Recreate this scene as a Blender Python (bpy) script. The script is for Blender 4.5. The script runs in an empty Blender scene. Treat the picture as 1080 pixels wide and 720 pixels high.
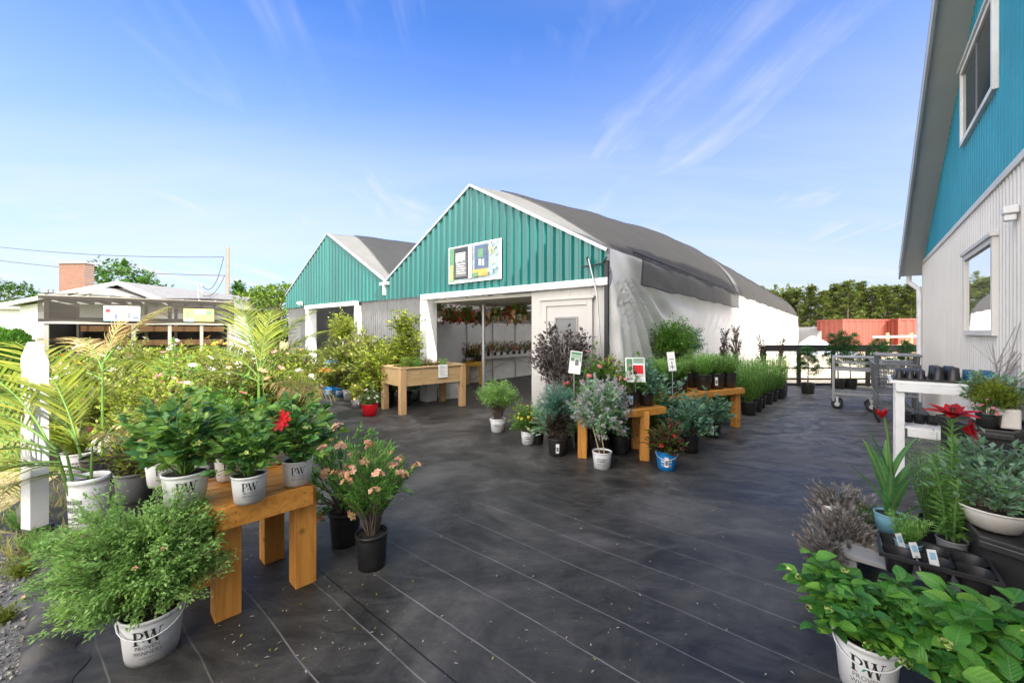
import bpy, math, random
import numpy as np
R = math.radians
S = bpy.context.scene
COL = S.collection
rng = np.random.default_rng(7)
random.seed(7)
FPX, HZ, CX, CH = 420.0, 350.0, 540.0, 1.6      # focal length in photo pixels, horizon row, centre column, eye height

def G(px, py, z=0.0):
    Y = FPX*(CH-z)/(py-HZ)
    return ((px-CX)/FPX*Y, Y)
def AT(px, Y):
    return ((px-CX)/FPX*Y, Y)
def ZAT(py, Y):
    return CH-(py-HZ)/FPX*Y

VEINED = {'leaf_hyd', 'leaf_hib', 'leaf_canna', 'leaf_sage', 'red_petals'}
# ------------------------------------------------------------------ mesh builder
class MB:
    def __init__(s):
        s.v = []; s.n = 0; s.f = []; s.lv = {}
    def add(s, verts, faces, mat=0, smooth=False):
        verts = np.asarray(verts, dtype=np.float64).reshape(-1, 3)
        if isinstance(faces, np.ndarray):
            s.f.append((faces+s.n, mat, smooth))
        else:
            by = {}
            for f in faces: by.setdefault(len(f), []).append(f)
            for k, fl in by.items(): s.f.append((np.array(fl, dtype=np.int64)+s.n, mat, smooth))
        s.v.append(verts); s.n += len(verts)
    def mesh(s, name, mats):
        me = bpy.data.meshes.new(name)
        v = np.concatenate(s.v) if s.v else np.zeros((0, 3))
        me.vertices.add(len(v)); me.vertices.foreach_set('co', v.ravel().astype(np.float32))
        tot = []; idx = []; mi = []; sm = []
        for a, m, q in s.f:
            idx.append(a.ravel()); tot.append(np.full(len(a), a.shape[1])); mi.append(np.full(len(a), m)); sm.append(np.full(len(a), q))
        idx = np.concatenate(idx); tot = np.concatenate(tot); mi = np.concatenate(mi); sm = np.concatenate(sm)
        me.loops.add(len(idx)); me.loops.foreach_set('vertex_index', idx.astype(np.int32))
        me.polygons.add(len(tot))
        st = np.concatenate(([0], np.cumsum(tot)[:-1]))
        me.polygons.foreach_set('loop_start', st.astype(np.int32))
        me.polygons.foreach_set('loop_total', tot.astype(np.int32))
        me.polygons.foreach_set('material_index', mi.astype(np.int32))
        me.polygons.foreach_set('use_smooth', sm.astype(bool))
        if s.lv and any(m.name in VEINED for m in mats):
            L = np.zeros((len(v), 3)); 
            for o, a in s.lv.items(): L[o:o+len(a)] = a
            at = me.attributes.new('leaf_xy', 'FLOAT_VECTOR', 'POINT'); at.data.foreach_set('vector', L.ravel().astype(np.float32))
        for m in mats: me.materials.append(m)
        me.update(calc_edges=True)
        return me
    def build(s, name, mats, parent=None, loc=(0, 0, 0), rz=0.0, bevel=0):
        if not isinstance(mats, (list, tuple)): mats = [mats]
        return link(name, s.mesh(name, mats), parent, loc, rz, bevel)
    # shapes
    def box(s, x0, y0, z0, x1, y1, z1, mat=0):
        v = [(x0,y0,z0),(x1,y0,z0),(x1,y1,z0),(x0,y1,z0),(x0,y0,z1),(x1,y0,z1),(x1,y1,z1),(x0,y1,z1)]
        s.add(v, [(0,3,2,1),(4,5,6,7),(0,1,5,4),(1,2,6,5),(2,3,7,6),(3,0,4,7)], mat); return s
    def beam(s, a, b, w, h, mat=0, up=(0, 0, 1)):
        a = np.array(a, float); b = np.array(b, float); d = b-a; d /= np.linalg.norm(d)
        u = np.array(up, float)
        if abs(d@u) > .95: u = np.array((1., 0, 0))
        x = np.cross(d, u); x /= np.linalg.norm(x); z = np.cross(x, d)
        v = []
        for p in (a, b):
            for sx, sz in ((-1,-1),(1,-1),(1,1),(-1,1)): v.append(p+x*sx*w/2+z*sz*h/2)
        s.add(v, [(0,1,2,3),(7,6,5,4),(0,4,5,1),(1,5,6,2),(2,6,7,3),(3,7,4,0)], mat); return s
    def prism(s, poly, z0, z1, mat=0):
        n = len(poly)
        v = [(p[0],p[1],z0) for p in poly]+[(p[0],p[1],z1) for p in poly]
        f = [tuple(range(n))[::-1], tuple(range(n, 2*n))]+[(i,(i+1)%n,n+(i+1)%n,n+i) for i in range(n)]
        s.add(v, f, mat); return s
    def tube(s, pts, rad, sides=6, mat=0, cap=True, smooth=True):
        pts = np.asarray(pts, float); n = len(pts)
        rad = np.broadcast_to(np.asarray(rad, float), (n,))
        t = np.gradient(pts, axis=0); t /= np.linalg.norm(t, axis=1)[:, None]+1e-9
        ref = np.array((0, 0, 1.)) if abs(t[0][2]) < .9 else np.array((1., 0, 0))
        x = np.cross(t, ref); x /= np.linalg.norm(x, axis=1)[:, None]+1e-9
        y = np.cross(t, x)
        a = np.linspace(0, 2*math.pi, sides, endpoint=False)
        v = pts[:, None]+rad[:, None, None]*(np.cos(a)[None, :, None]*x[:, None]+np.sin(a)[None, :, None]*y[:, None])
        i = np.arange(n-1)[:, None]*sides; j = np.arange(sides)[None]; k = (j+1) % sides
        f = np.stack([i+j, i+k, i+sides+k, i+sides+j], -1).reshape(-1, 4)
        s.add(v, f, mat, smooth)
        if cap:
            s.add(v[0], [tuple(range(sides))], mat); s.add(v[-1], [tuple(range(sides))[::-1]], mat)
        return s
    def lathe(s, prof, n=28, c=(0, 0, 0), mat=0, smooth=True, wob=0):
        prof = np.asarray(prof, float); a = np.linspace(0, 2*math.pi, n, endpoint=False)
        w = 1+wob*np.sin(3*a+1)
        v = np.stack([prof[:, 0][:, None]*np.cos(a)*w+c[0], prof[:, 0][:, None]*np.sin(a)*w+c[1], np.repeat(prof[:, 1][:, None], n, 1)+c[2]], -1)
        i = np.arange(len(prof)-1)[:, None]*n; j = np.arange(n)[None]; k = (j+1) % n
        s.add(v, np.stack([i+j, i+k, i+n+k, i+n+j], -1).reshape(-1, 4), mat, smooth); return s
    def grid(s, P, mat=0, smooth=True, mats=None):
        P = np.asarray(P, float); a, b = P.shape[:2]
        i = np.arange(a-1)[:, None]*b; j = np.arange(b-1)[None]
        f = np.stack([i+j, i+j+1, i+b+j+1, i+b+j], -1)
        if mats is None: s.add(P, f.reshape(-1, 4), mat, smooth)
        else:
            o = s.n; s.v.append(P.reshape(-1, 3)); s.n += a*b
            for r in range(a-1): s.f.append((f[r]+o, mats[r], smooth))
        return s
    def ball(s, c, r, mat=0, n=10, m=6, sq=(1, 1, 1)):
        th = np.linspace(.01, math.pi-.01, m+1)
        prof = [(math.sin(t)*r, -math.cos(t)*r) for t in th]
        o = MB(); o.lathe(prof, n)
        s.add(o.v[0]*np.array(sq)+np.array(c), o.f[0][0], mat, True); return s
    def leaves(s, tm, pos, d, up, size, wid=1.0, mat=0, smooth=True):
        tv, tf = tm
        pos = np.asarray(pos, float); n = len(pos)
        if n == 0: return s
        d = np.asarray(d, float); d = d/(np.linalg.norm(d, axis=1)[:, None]+1e-9)
        up = np.broadcast_to(np.asarray(up, float), (n, 3))
        x = np.cross(d, up); x /= np.linalg.norm(x, axis=1)[:, None]+1e-9
        z = np.cross(x, d)
        size = np.broadcast_to(np.asarray(size, float), (n,))
        w = np.broadcast_to(np.asarray(wid, float), (n,))
        tv = np.asarray(tv, float)
        v = pos[:, None]+size[:, None, None]*(tv[None, :, 0, None]*w[:, None, None]*x[:, None]+tv[None, :, 1, None]*d[:, None]+tv[None, :, 2, None]*z[:, None])
        k = len(tv); off = (np.arange(n)*k)[:, None, None]; o = s.n
        s.lv[s.n] = np.tile(tv, (n, 1)); s.v.append(v.reshape(-1, 3)); s.n += n*k
        for f in tf:
            s.f.append(((np.asarray(f)[None]+off).reshape(-1, np.asarray(f).shape[1])+o, mat, smooth))
        return s

def link(name, me, parent=None, loc=(0, 0, 0), rz=0.0, bevel=0):
    o = bpy.data.objects.new(name, me); COL.objects.link(o)
    o.location = loc; o.rotation_euler = (0, 0, rz)
    if parent is not None: o.parent = parent
    if bevel:
        m = o.modifiers.new('bevel', 'BEVEL'); m.width = bevel; m.segments = 2; m.limit_method = 'ANGLE'; m.angle_limit = R(40)
    return o
def tag(o, label=None, cat=None, group=None, kind=None):
    if label: o['label'] = label
    if cat: o['category'] = cat
    if group: o['group'] = group
    if kind: o['kind'] = kind
    return o
def empty(name, loc=(0, 0, 0), rz=0.0, label=None, cat=None, group=None):
    o = bpy.data.objects.new(name, None); COL.objects.link(o)
    o.location = loc; o.rotation_euler = (0, 0, rz); o.empty_display_size = .1
    return tag(o, label, cat, group)
def dup(o, loc=None, rz=None, label=None, group=None, parent=None, sc=None):
    kids = [c for c in KIDS(o)]
    c = o.copy(); COL.objects.link(c)
    if parent is not None: c.parent = parent
    if loc is not None: c.location = loc
    if rz is not None: c.rotation_euler = (0, 0, rz)
    if sc is not None: c.scale = (sc, sc, sc)
    if label: c['label'] = label
    if group: c['group'] = group
    for k in kids: dup(k, parent=c)
    return c
def KIDS(o): return [k for k in bpy.data.objects if k.parent == o]

# ------------------------------------------------------------------ materials
MATS = {}
def nodes(name):
    m = bpy.data.materials.new(name); m.use_nodes = True
    nt = m.node_tree; b = nt.nodes['Principled BSDF']
    MATS[name] = m
    return m, nt, b
def N(nt, t, **kw):
    n = nt.nodes.new(t)
    for k, v in kw.items():
        if k in n.inputs: n.inputs[k].default_value = v
        else: setattr(n, k, v)
    return n
def ramp(nt, fac, stops):
    r = nt.nodes.new('ShaderNodeValToRGB'); e = r.color_ramp.elements
    while len(e) < len(stops): e.new(.5)
    for i, (p, c) in enumerate(stops):
        e[i].position = p; e[i].color = (*c, 1) if len(c) == 3 else c
    nt.links.new(fac, r.inputs['Fac']); return r
def g3(v): return (v, v, v)

def mat(name, col, rough=.6, var=.12, scale=6.0, bump=0.0, bscale=60.0, metal=0.0, spec=.5, stretch=(1, 1, 1), trans=0.0, dirt=0.0):
    m, nt, b = nodes(name)
    tc = N(nt, 'ShaderNodeTexCoord'); mp = N(nt, 'ShaderNodeMapping'); mp.inputs['Scale'].default_value = stretch
    nt.links.new(tc.outputs['Object'], mp.inputs['Vector'])
    no = N(nt, 'ShaderNodeTexNoise', Scale=scale, Detail=6.0, Roughness=.6)
    nt.links.new(mp.outputs['Vector'], no.inputs['Vector'])
    c = np.array(col)
    rp = ramp(nt, no.outputs['Fac'], [(.3, tuple(c*(1-var))), (.7, tuple(np.minimum(c*(1+var), .95)))])
    out = rp.outputs['Color']
    if dirt:
        n2 = N(nt, 'ShaderNodeTexNoise', Scale=scale*.45, Detail=9.0, Roughness=.7)
        nt.links.new(mp.outputs['Vector'], n2.inputs['Vector'])
        r2 = ramp(nt, n2.outputs['Fac'], [(.48, g3(0.)), (.68, g3(dirt))])
        mx = N(nt, 'ShaderNodeMix', data_type='RGBA'); nt.links.new(r2.outputs['Color'], mx.inputs['Factor'])
        nt.links.new(out, mx.inputs['A']); mx.inputs['B'].default_value = (.13, .11, .085, 1)
        out = mx.outputs['Result']
    nt.links.new(out, b.inputs['Base Color'])
    b.inputs['Roughness'].default_value = rough; b.inputs['Metallic'].default_value = metal
    b.inputs['Specular IOR Level'].default_value = spec
    if bump:
        n3 = N(nt, 'ShaderNodeTexNoise', Scale=bscale, Detail=4.0); nt.links.new(mp.outputs['Vector'], n3.inputs['Vector'])
        bp = N(nt, 'ShaderNodeBump', Strength=bump, Distance=.01)
        nt.links.new(n3.outputs['Fac'], bp.inputs['Height']); nt.links.new(bp.outputs['Normal'], b.inputs['Normal'])
    if trans:
        tr = N(nt, 'ShaderNodeBsdfTranslucent'); nt.links.new(out, tr.inputs['Color'])
        ms = N(nt, 'ShaderNodeMixShader'); ms.inputs['Fac'].default_value = trans
        nt.links.new(b.outputs[0], ms.inputs[1]); nt.links.new(tr.outputs[0], ms.inputs[2])
        nt.links.new(ms.outputs[0], nt.nodes['Material Output'].inputs['Surface'])
    return m
def foliage(name, cols, rough=.5, trans=.3, spec=.35):
    m, nt, b = nodes(name)
    ge = N(nt, 'ShaderNodeNewGeometry')
    oi = N(nt, 'ShaderNodeObjectInfo')
    k = len(cols)
    rp = ramp(nt, ge.outputs['Random Per Island'], [(i/(k-1) if k > 1 else 0, c) for i, c in enumerate(cols)])
    hs = N(nt, 'ShaderNodeHueSaturation')
    mr = N(nt, 'ShaderNodeMapRange'); mr.inputs['To Min'].default_value = .85; mr.inputs['To Max'].default_value = 1.18
    nt.links.new(oi.outputs['Random'], mr.inputs['Value']); nt.links.new(mr.outputs['Result'], hs.inputs['Value'])
    nt.links.new(rp.outputs['Color'], hs.inputs['Color'])
    tco = N(nt, 'ShaderNodeTexCoord'); nv = N(nt, 'ShaderNodeTexNoise', Scale=7.0, Detail=2.0); nt.links.new(tco.outputs['Object'], nv.inputs['Vector'])
    rv = ramp(nt, nv.outputs['Fac'], [(.32, (.72, .76, .70)), (.52, g3(1.)), (.70, (1.22, 1.14, .95))])
    mv = N(nt, 'ShaderNodeMix', data_type='RGBA', blend_type='MULTIPLY'); mv.inputs['Factor'].default_value = 1; nt.links.new(hs.outputs['Color'], mv.inputs['A']); nt.links.new(rv.outputs['Color'], mv.inputs['B'])
    out = mv.outputs['Result']
    if name in VEINED:
        at = N(nt, 'ShaderNodeAttribute', attribute_name='leaf_xy'); sx_ = N(nt, 'ShaderNodeSeparateXYZ'); nt.links.new(at.outputs['Vector'], sx_.inputs[0])
        def q(op, a, c=None):
            n = N(nt, 'ShaderNodeMath', operation=op)
            for i, e in enumerate((a, c)):
                if e is None: continue
                if isinstance(e, (int, float)): n.inputs[i].default_value = e
                else: nt.links.new(e, n.inputs[i])
            return n.outputs[0]
        ax = q('ABSOLUTE', sx_.outputs['X']); mid = q('LESS_THAN', ax, .018)
        wv = q('PINGPONG', q('MULTIPLY', q('SUBTRACT', sx_.outputs['Y'], q('MULTIPLY', ax, .9)), 7.5), .5)
        vn = q('MAXIMUM', mid, q('MULTIPLY', q('LESS_THAN', wv, .07), .7))
        lt = N(nt, 'ShaderNodeMix', data_type='RGBA'); nt.links.new(q('MULTIPLY', vn, .38), lt.inputs['Factor']); nt.links.new(out, lt.inputs['A'])
        lt.inputs['B'].default_value = (.35, .45, .16, 1) if 'leaf' in name else (.30, .004, .006, 1)
        out = lt.outputs['Result']
        bp = N(nt, 'ShaderNodeBump', Strength=.55, Distance=.004); nt.links.new(wv, bp.inputs['Height']); nt.links.new(bp.outputs['Normal'], b.inputs['Normal'])
    nt.links.new(out, b.inputs['Base Color'])
    b.inputs['Roughness'].default_value = rough; b.inputs['Specular IOR Level'].default_value = spec
    if trans:
        tr = N(nt, 'ShaderNodeBsdfTranslucent'); nt.links.new(out, tr.inputs['Color'])
        ms = N(nt, 'ShaderNodeMixShader'); ms.inputs['Fac'].default_value = trans
        nt.links.new(b.outputs[0], ms.inputs[1]); nt.links.new(tr.outputs[0], ms.inputs[2])
        nt.links.new(ms.outputs[0], nt.nodes['Material Output'].inputs['Surface'])
    return m
def wood(name, c1, c2, axis=0, rough=.55, scale=1.0):
    m, nt, b = nodes(name)
    tc = N(nt, 'ShaderNodeTexCoord'); mp = N(nt, 'ShaderNodeMapping')
    sc = [22, 22, 22]; sc[axis] = 1.6
    mp.inputs['Scale'].default_value = [q*scale for q in sc]
    nt.links.new(tc.outputs['Object'], mp.inputs['Vector'])
    no = N(nt, 'ShaderNodeTexNoise', Scale=1.0, Detail=8.0, Roughness=.62, Distortion=1.2)
    nt.links.new(mp.outputs['Vector'], no.inputs['Vector'])
    rp = ramp(nt, no.outputs['Fac'], [(.28, c1), (.5, tuple((np.array(c1)+np.array(c2))/2)), (.72, c2)])
    vo = N(nt, 'ShaderNodeTexVoronoi', Scale=5.0); nt.links.new(tc.outputs['Object'], vo.inputs['Vector'])
    kr = ramp(nt, vo.outputs['Distance'], [(.05, g3(.35)), (.13, g3(1.))])
    mx = N(nt, 'ShaderNodeMix', data_type='RGBA', blend_type='MULTIPLY'); mx.inputs['Factor'].default_value = .8
    nt.links.new(rp.outputs['Color'], mx.inputs['A']); nt.links.new(kr.outputs['Color'], mx.inputs['B'])
    nt.links.new(mx.outputs['Result'], b.inputs['Base Color']); b.inputs['Roughness'].default_value = rough
    bp = N(nt, 'ShaderNodeBump', Strength=.25, Distance=.004)
    nt.links.new(no.outputs['Fac'], bp.inputs['Height']); nt.links.new(bp.outputs['Normal'], b.inputs['Normal'])
    return m
def net(name, col, alpha, rough=.8, trans=0.0):
    m, nt, b = nodes(name)
    tc = N(nt, 'ShaderNodeTexCoord')
    mp = N(nt, 'ShaderNodeMapping'); mp.inputs['Scale'].default_value = (.6, 3.5, 3.5)
    nt.links.new(tc.outputs['Object'], mp.inputs['Vector'])
    no = N(nt, 'ShaderNodeTexNoise', Scale=2.2, Detail=8.0, Roughness=.7); nt.links.new(mp.outputs['Vector'], no.inputs['Vector'])
    c = np.array(col)
    rp = ramp(nt, no.outputs['Fac'], [(.3, tuple(c*.72)), (.7, tuple(c*1.3))])
    nt.links.new(rp.outputs['Color'], b.inputs['Base Color']); b.inputs['Roughness'].default_value = rough
    b.inputs['Specular IOR Level'].default_value = .2
    if trans:
        tl_ = N(nt, 'ShaderNodeBsdfTransparent'); ms = N(nt, 'ShaderNodeMixShader'); ms.inputs['Fac'].default_value = trans
        nt.links.new(b.outputs[0], ms.inputs[1]); nt.links.new(tl_.outputs[0], ms.inputs[2]); nt.links.new(ms.outputs[0], nt.nodes['Material Output'].inputs['Surface'])
    if alpha < 1:
        tr = N(nt, 'ShaderNodeBsdfTransparent'); ms = N(nt, 'ShaderNodeMixShader'); ms.inputs['Fac'].default_value = alpha
        nt.links.new(tr.outputs[0], ms.inputs[1]); nt.links.new(b.outputs[0], ms.inputs[2])
        nt.links.new(ms.outputs[0], nt.nodes['Material Output'].inputs['Surface'])
    return m

M = {}
M['stain'] = wood('stained_wood', (.40, .15, .018), (.66, .31, .06))
M['stain_v'] = wood('stained_wood_upright', (.38, .14, .018), (.64, .30, .06), axis=2)
M['cedar'] = wood('cedar_wood', (.34, .22, .10), (.50, .36, .19), axis=0)
M['cedar_v'] = wood('cedar_wood_upright', (.40, .24, .11), (.55, .36, .19), axis=2)
M['greywood'] = wood('weathered_wood', (.22, .20, .17), (.36, .33, .29), axis=0)
M['greywood_v'] = wood('weathered_wood_upright', (.17, .155, .135), (.30, .275, .24), axis=2)
M['brownwood'] = wood('brown_boards', (.24, .12, .055), (.36, .20, .10), axis=0)
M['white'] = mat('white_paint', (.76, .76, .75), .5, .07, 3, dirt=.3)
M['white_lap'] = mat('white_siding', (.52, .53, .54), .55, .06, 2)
M['offwhite'] = mat('off_white_cladding', (.66, .635, .59), .5, .05, 1.2, dirt=.08)
M['teal'] = mat('teal_steel', (.008, .125, .118), .30, .2, 1.1, spec=.5, stretch=(1, 1, .25))
M['teal_r'] = mat('blue_teal_steel', (.014, .23, .32), .38, .14, 1.0, spec=.5)
M['soffit'] = mat('grey_soffit', (.46, .48, .49), .6, .06, 2)
M['poly'] = mat('grey_polycarbonate', (.21, .215, .22), .35, .16, 2.5, trans=.25, dirt=.15)
M['inner'] = mat('pale_grey_partition', (.82, .83, .84), .5, .08, 2.5, dirt=.08)
M['film'] = mat('white_greenhouse_film', (.80, .785, .755), .5, .06, 1.3, trans=.2, dirt=.05, bump=.15, bscale=9)
M['seam'] = mat('grey_seam_tape', (.09, .09, .088), .6, .1, 4)
M['film_roof'] = mat('weathered_roof_film', (.56, .56, .55), .5, .08, 1.3, trans=.74, dirt=.1)
M['net'] = net('grey_shade_net', (.030, .029, .028), 1, trans=.30)
M['net_dark'] = net('black_shade_net', (.020, .022, .025), 1, trans=.42)
M['net_thin'] = net('thin_shade_net', (.028, .025, .022), .80)
M['net_fence'] = net('fence_netting', (.06, .06, .06), .16)
M['pole'] = mat('weathered_pole', (.19, .17, .145), .85, .2, 6, stretch=(6, 6, .4))
M['front_panel'] = mat('beige_grey_panel', (.47, .455, .43), .55, .06, 1.5, dirt=.12)
M['galv'] = mat('galvanised_steel', (.46, .47, .48), .4, .12, 5, metal=.6)
M['steel'] = mat('grey_wire_steel', (.24, .25, .26), .4, .1, 8, metal=.5)
M['black'] = mat('black_plastic', (.018, .018, .019), .42, .25, 5, dirt=.18)
M['black_soft'] = mat('black_paint', (.02, .02, .021), .6, .2, 5)
M['rubber'] = mat('black_rubber', (.02, .02, .02), .7)
M['potwhite'] = mat('white_pot_plastic', (.72, .72, .72), .38, .05, 9, dirt=.4)
M['potblue'] = mat('blue_pot_plastic', (.012, .22, .60), .35, .05, 6)
M['potcyan'] = mat('pale_blue_pot_plastic', (.20, .42, .52), .4, .06, 6)
M['potblue_dark'] = mat('dark_blue_plastic', (.012, .09, .15), .4, .1, 6)
M['potred'] = mat('red_pot_plastic', (.62, .008, .02), .35, .05, 6)
M['potgrey'] = mat('grey_pot_plastic', (.22, .225, .23), .5, .1, 6)
M['terracotta'] = mat('terracotta', (.48, .19, .08), .75, .12, 7)
M['potpurple'] = mat('maroon_pot_plastic', (.14, .012, .03), .4)
M['cream'] = mat('cream_planter', (.66, .62, .56), .55, .06, 6, dirt=.2)
M['soil'] = mat('potting_soil', (.022, .016, .011), .95, .4, 30, bump=.9, bscale=90)
M['ink'] = mat('black_print', (.015, .015, .016), .5, .05)
M['inkgrey'] = mat('grey_print', (.16, .16, .165), .5, .05)
M['inkteal'] = mat('teal_print', (.01, .22, .17), .5, .05)
M['paper'] = mat('white_card', (.76, .76, .74), .55, .03)
M['signgreen'] = mat('green_print', (.10, .24, .13), .5, .2, 20)
M['signred'] = mat('red_print', (.60, .02, .03), .5, .3, 60)
M['signblue'] = mat('pale_blue_print', (.30, .50, .68), .5, .12, 9)
M['signyellow'] = mat('yellow_print', (.62, .58, .12), .5, .3, 14)
M['signdark'] = mat('slate_print', (.025, .03, .04), .5, .2, 12)
M['signnavy'] = mat('denim_blue_print', (.07, .11, .19), .5, .2, 12)
M['signorange'] = mat('orange_print', (.66, .33, .08), .5, .35, 30)
M['signpale'] = mat('pale_floral_print', (.30, .38, .42), .5, .35, 9)
M['bark'] = mat('grey_brown_bark', (.13, .10, .08), .9, .3, 14, bump=.6, bscale=30, stretch=(1, 1, .3))
M['twig'] = mat('thin_twig', (.15, .11, .085), .8, .2, 20)
M['twig_grey'] = mat('pale_grey_twig', (.36, .33, .30), .85, .2, 20)
M['cane'] = mat('bamboo_cane', (.55, .42, .24), .6, .15, 15)
M['greenstem'] = mat('green_stem', (.10, .20, .03), .5, .2, 15)
M['paleplank'] = mat('pale_grey_plank', (.28, .28, .275), .8, .15, 4)
M['shingle'] = mat('grey_shingles', (.17, .17, .175), .9, .2, 5, bump=.4, bscale=20)
M['container'] = mat('rust_red_container', (.22, .045, .028), .55, .1, 2, dirt=.08)
M['tarp'] = mat('grey_blue_tarp', (.38, .45, .50), .5, .12, 1.5, bump=.4, bscale=3)
M['yellowp'] = mat('yellow_paint', (.62, .33, .02), .5, .1, 5)
M['petal_red'] = foliage('red_petals', [(.40, .006, .010), (.62, .016, .022)], .5, .25)
M['petal_pink'] = foliage('pink_petals', [(.62, .09, .13), (.70, .25, .28), (.75, .42, .38)], .5, .25)
M['petal_peach'] = foliage('peach_petals', [(.72, .36, .20), (.75, .50, .36), (.70, .22, .20), (.76, .56, .22)], .5, .25)
M['petal_white'] = foliage('white_petals', [(.74, .72, .70), (.76, .62, .58)], .5, .25)
M['petal_yellow'] = foliage('yellow_petals', [(.72, .50, .01), (.75, .60, .03)], .5, .25)
M['petal_orange'] = foliage('orange_petals', [(.70, .20, .02), (.72, .36, .03)], .5, .25)
M['petal_lilac'] = foliage('grey_lilac_florets', [(.30, .26, .32), (.46, .41, .47), (.22, .19, .24), (.38, .36, .39)], .6, .2)
M['petal_bud'] = foliage('pale_green_buds', [(.40, .50, .12), (.58, .60, .22)], .6, .2)
for nm, cols in dict(
    cinq=[(.19, .36, .09), (.28, .48, .13), (.38, .58, .20)],
    hib=[(.025, .13, .055), (.08, .25, .05), (.20, .39, .06), (.30, .50, .09)],
    azal=[(.09, .24, .04), (.15, .34, .06), (.23, .43, .10)],
    hyd=[(.03, .15, .03), (.05, .22, .036), (.11, .33, .04), (.20, .43, .05)],
    lime=[(.16, .25, .018), (.24, .31, .026), (.32, .35, .045), (.06, .13, .012)],
    olive=[(.13, .20, .022), (.20, .26, .032), (.27, .29, .065), (.05, .10, .012)],
    green=[(.06, .17, .025), (.11, .26, .035), (.17, .34, .05)],
    fern=[(.17, .38, .08), (.27, .50, .11), (.36, .60, .18)],
    purple=[(.05, .038, .04), (.10, .075, .075), (.20, .17, .165), (.14, .10, .085)],
    bluegreen=[(.07, .20, .12), (.14, .30, .20), (.24, .40, .30), (.13, .29, .08)],
    juniper=[(.06, .20, .15), (.11, .29, .22), (.17, .36, .27)],
    sage=[(.16, .34, .21), (.26, .45, .30), (.38, .55, .42), (.20, .42, .12)],
    brown=[(.18, .16, .15), (.32, .29, .27), (.45, .42, .39), (.16, .12, .10)],
    deadbrown=[(.05, .038, .032), (.09, .07, .055), (.07, .055, .05)],
    palm=[(.13, .18, .016), (.22, .28, .026), (.31, .33, .05), (.08, .13, .016)],
    palmdry=[(.42, .30, .12), (.52, .40, .20), (.30, .26, .07)],
    redleaf=[(.22, .02, .02), (.10, .03, .025), (.08, .16, .03), (.12, .20, .04)],
    canna=[(.05, .19, .06), (.09, .27, .08), (.14, .35, .12)],
    pine=[(.055, .085, .016), (.095, .13, .026), (.15, .18, .04), (.035, .06, .014)],
    conifer=[(.03, .11, .035), (.055, .16, .045), (.09, .21, .065)],
    tree=[(.035, .10, .018), (.06, .15, .025), (.09, .19, .03)],
    brighttree=[(.09, .17, .02), (.15, .25, .03), (.21, .31, .045)],
    hedge=[(.05, .16, .02), (.09, .23, .03), (.13, .29, .045)],
    mixflower=[(.62, .10, .10), (.70, .30, .05), (.65, .45, .08), (.55, .05, .12), (.70, .55, .50)],
    drygrass=[(.42, .34, .18), (.30, .30, .10), (.18, .26, .06)],
).items():
    M['f_'+nm] = foliage('leaf_'+nm, cols, rough=.36 if nm in ('hib', 'hyd', 'canna') else .55, trans=.3 if nm in ('hib', 'lime', 'olive', 'palm', 'green') else .42)

# glass that mirrors the sky
m, nt, b = nodes('window_glass'); b.inputs['Base Color'].default_value = (.02, .03, .035, 1); b.inputs['Roughness'].default_value = .03
b.inputs['Specular IOR Level'].default_value = 1.0; b.inputs['IOR'].default_value = 2.6; M['glass'] = m
m, nt, b = nodes('mirror_glass'); b.inputs['Base Color'].default_value = (.82, .85, .88, 1); b.inputs['Roughness'].default_value = .02
b.inputs['Metallic'].default_value = .9; M['mirror'] = m
# brick
m, nt, b = nodes('chimney_brick')
tc = N(nt, 'ShaderNodeTexCoord'); mp = N(nt, 'ShaderNodeMapping'); mp.inputs['Rotation'].default_value = (R(90), 0, 0)
nt.links.new(tc.outputs['Object'], mp.inputs['Vector'])
br = N(nt, 'ShaderNodeTexBrick', Scale=4.5); br.inputs['Color1'].default_value = (.10, .026, .013, 1); br.inputs['Color2'].default_value = (.19, .062, .03, 1)
br.inputs['Mortar'].default_value = (.24, .20, .17, 1); br.inputs['Mortar Size'].default_value = .03
nt.links.new(mp.outputs['Vector'], br.inputs['Vector']); nt.links.new(br.outputs['Color'], b.inputs['Base Color']); b.inputs['Roughness'].default_value = .9
M['brick'] = m

# ------------------------------------------------------------------ ground materials
def ground_mat(name, stops, scale, bump, bscale, rough=.95, dist=.02):
    m, nt, b = nodes(name)
    tc = N(nt, 'ShaderNodeTexCoord')
    n1 = N(nt, 'ShaderNodeTexNoise', Scale=scale, Detail=10.0, Roughness=.65); nt.links.new(tc.outputs['Object'], n1.inputs['Vector'])
    n2 = N(nt, 'ShaderNodeTexNoise', Scale=bscale, Detail=6.0, Roughness=.7); nt.links.new(tc.outputs['Object'], n2.inputs['Vector'])
    ad = N(nt, 'ShaderNodeMath', operation='MULTIPLY_ADD'); nt.links.new(n2.outputs['Fac'], ad.inputs[0]); ad.inputs[1].default_value = .5
    sb = N(nt, 'ShaderNodeMath', operation='MULTIPLY'); nt.links.new(n1.outputs['Fac'], sb.inputs[0]); sb.inputs[1].default_value = .55
    nt.links.new(sb.outputs[0], ad.inputs[2])
    rp = ramp(nt, ad.outputs[0], stops); nt.links.new(rp.outputs['Color'], b.inputs['Base Color'])
    b.inputs['Roughness'].default_value = rough; b.inputs['Specular IOR Level'].default_value = .2
    bp = N(nt, 'ShaderNodeBump', Strength=bump, Distance=dist); nt.links.new(n2.outputs['Fac'], bp.inputs['Height']); nt.links.new(bp.outputs['Normal'], b.inputs['Normal'])
    return m
M['ground'] = ground_mat('dry_ground', [(.36, (.20, .22, .06)), (.5, (.34, .29, .14)), (.62, (.45, .37, .22))], .35, .8, 9)
M['sand'] = ground_mat('pale_sand', [(.35, (.46, .40, .29)), (.62, (.64, .57, .44))], .5, .6, 6)
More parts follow.
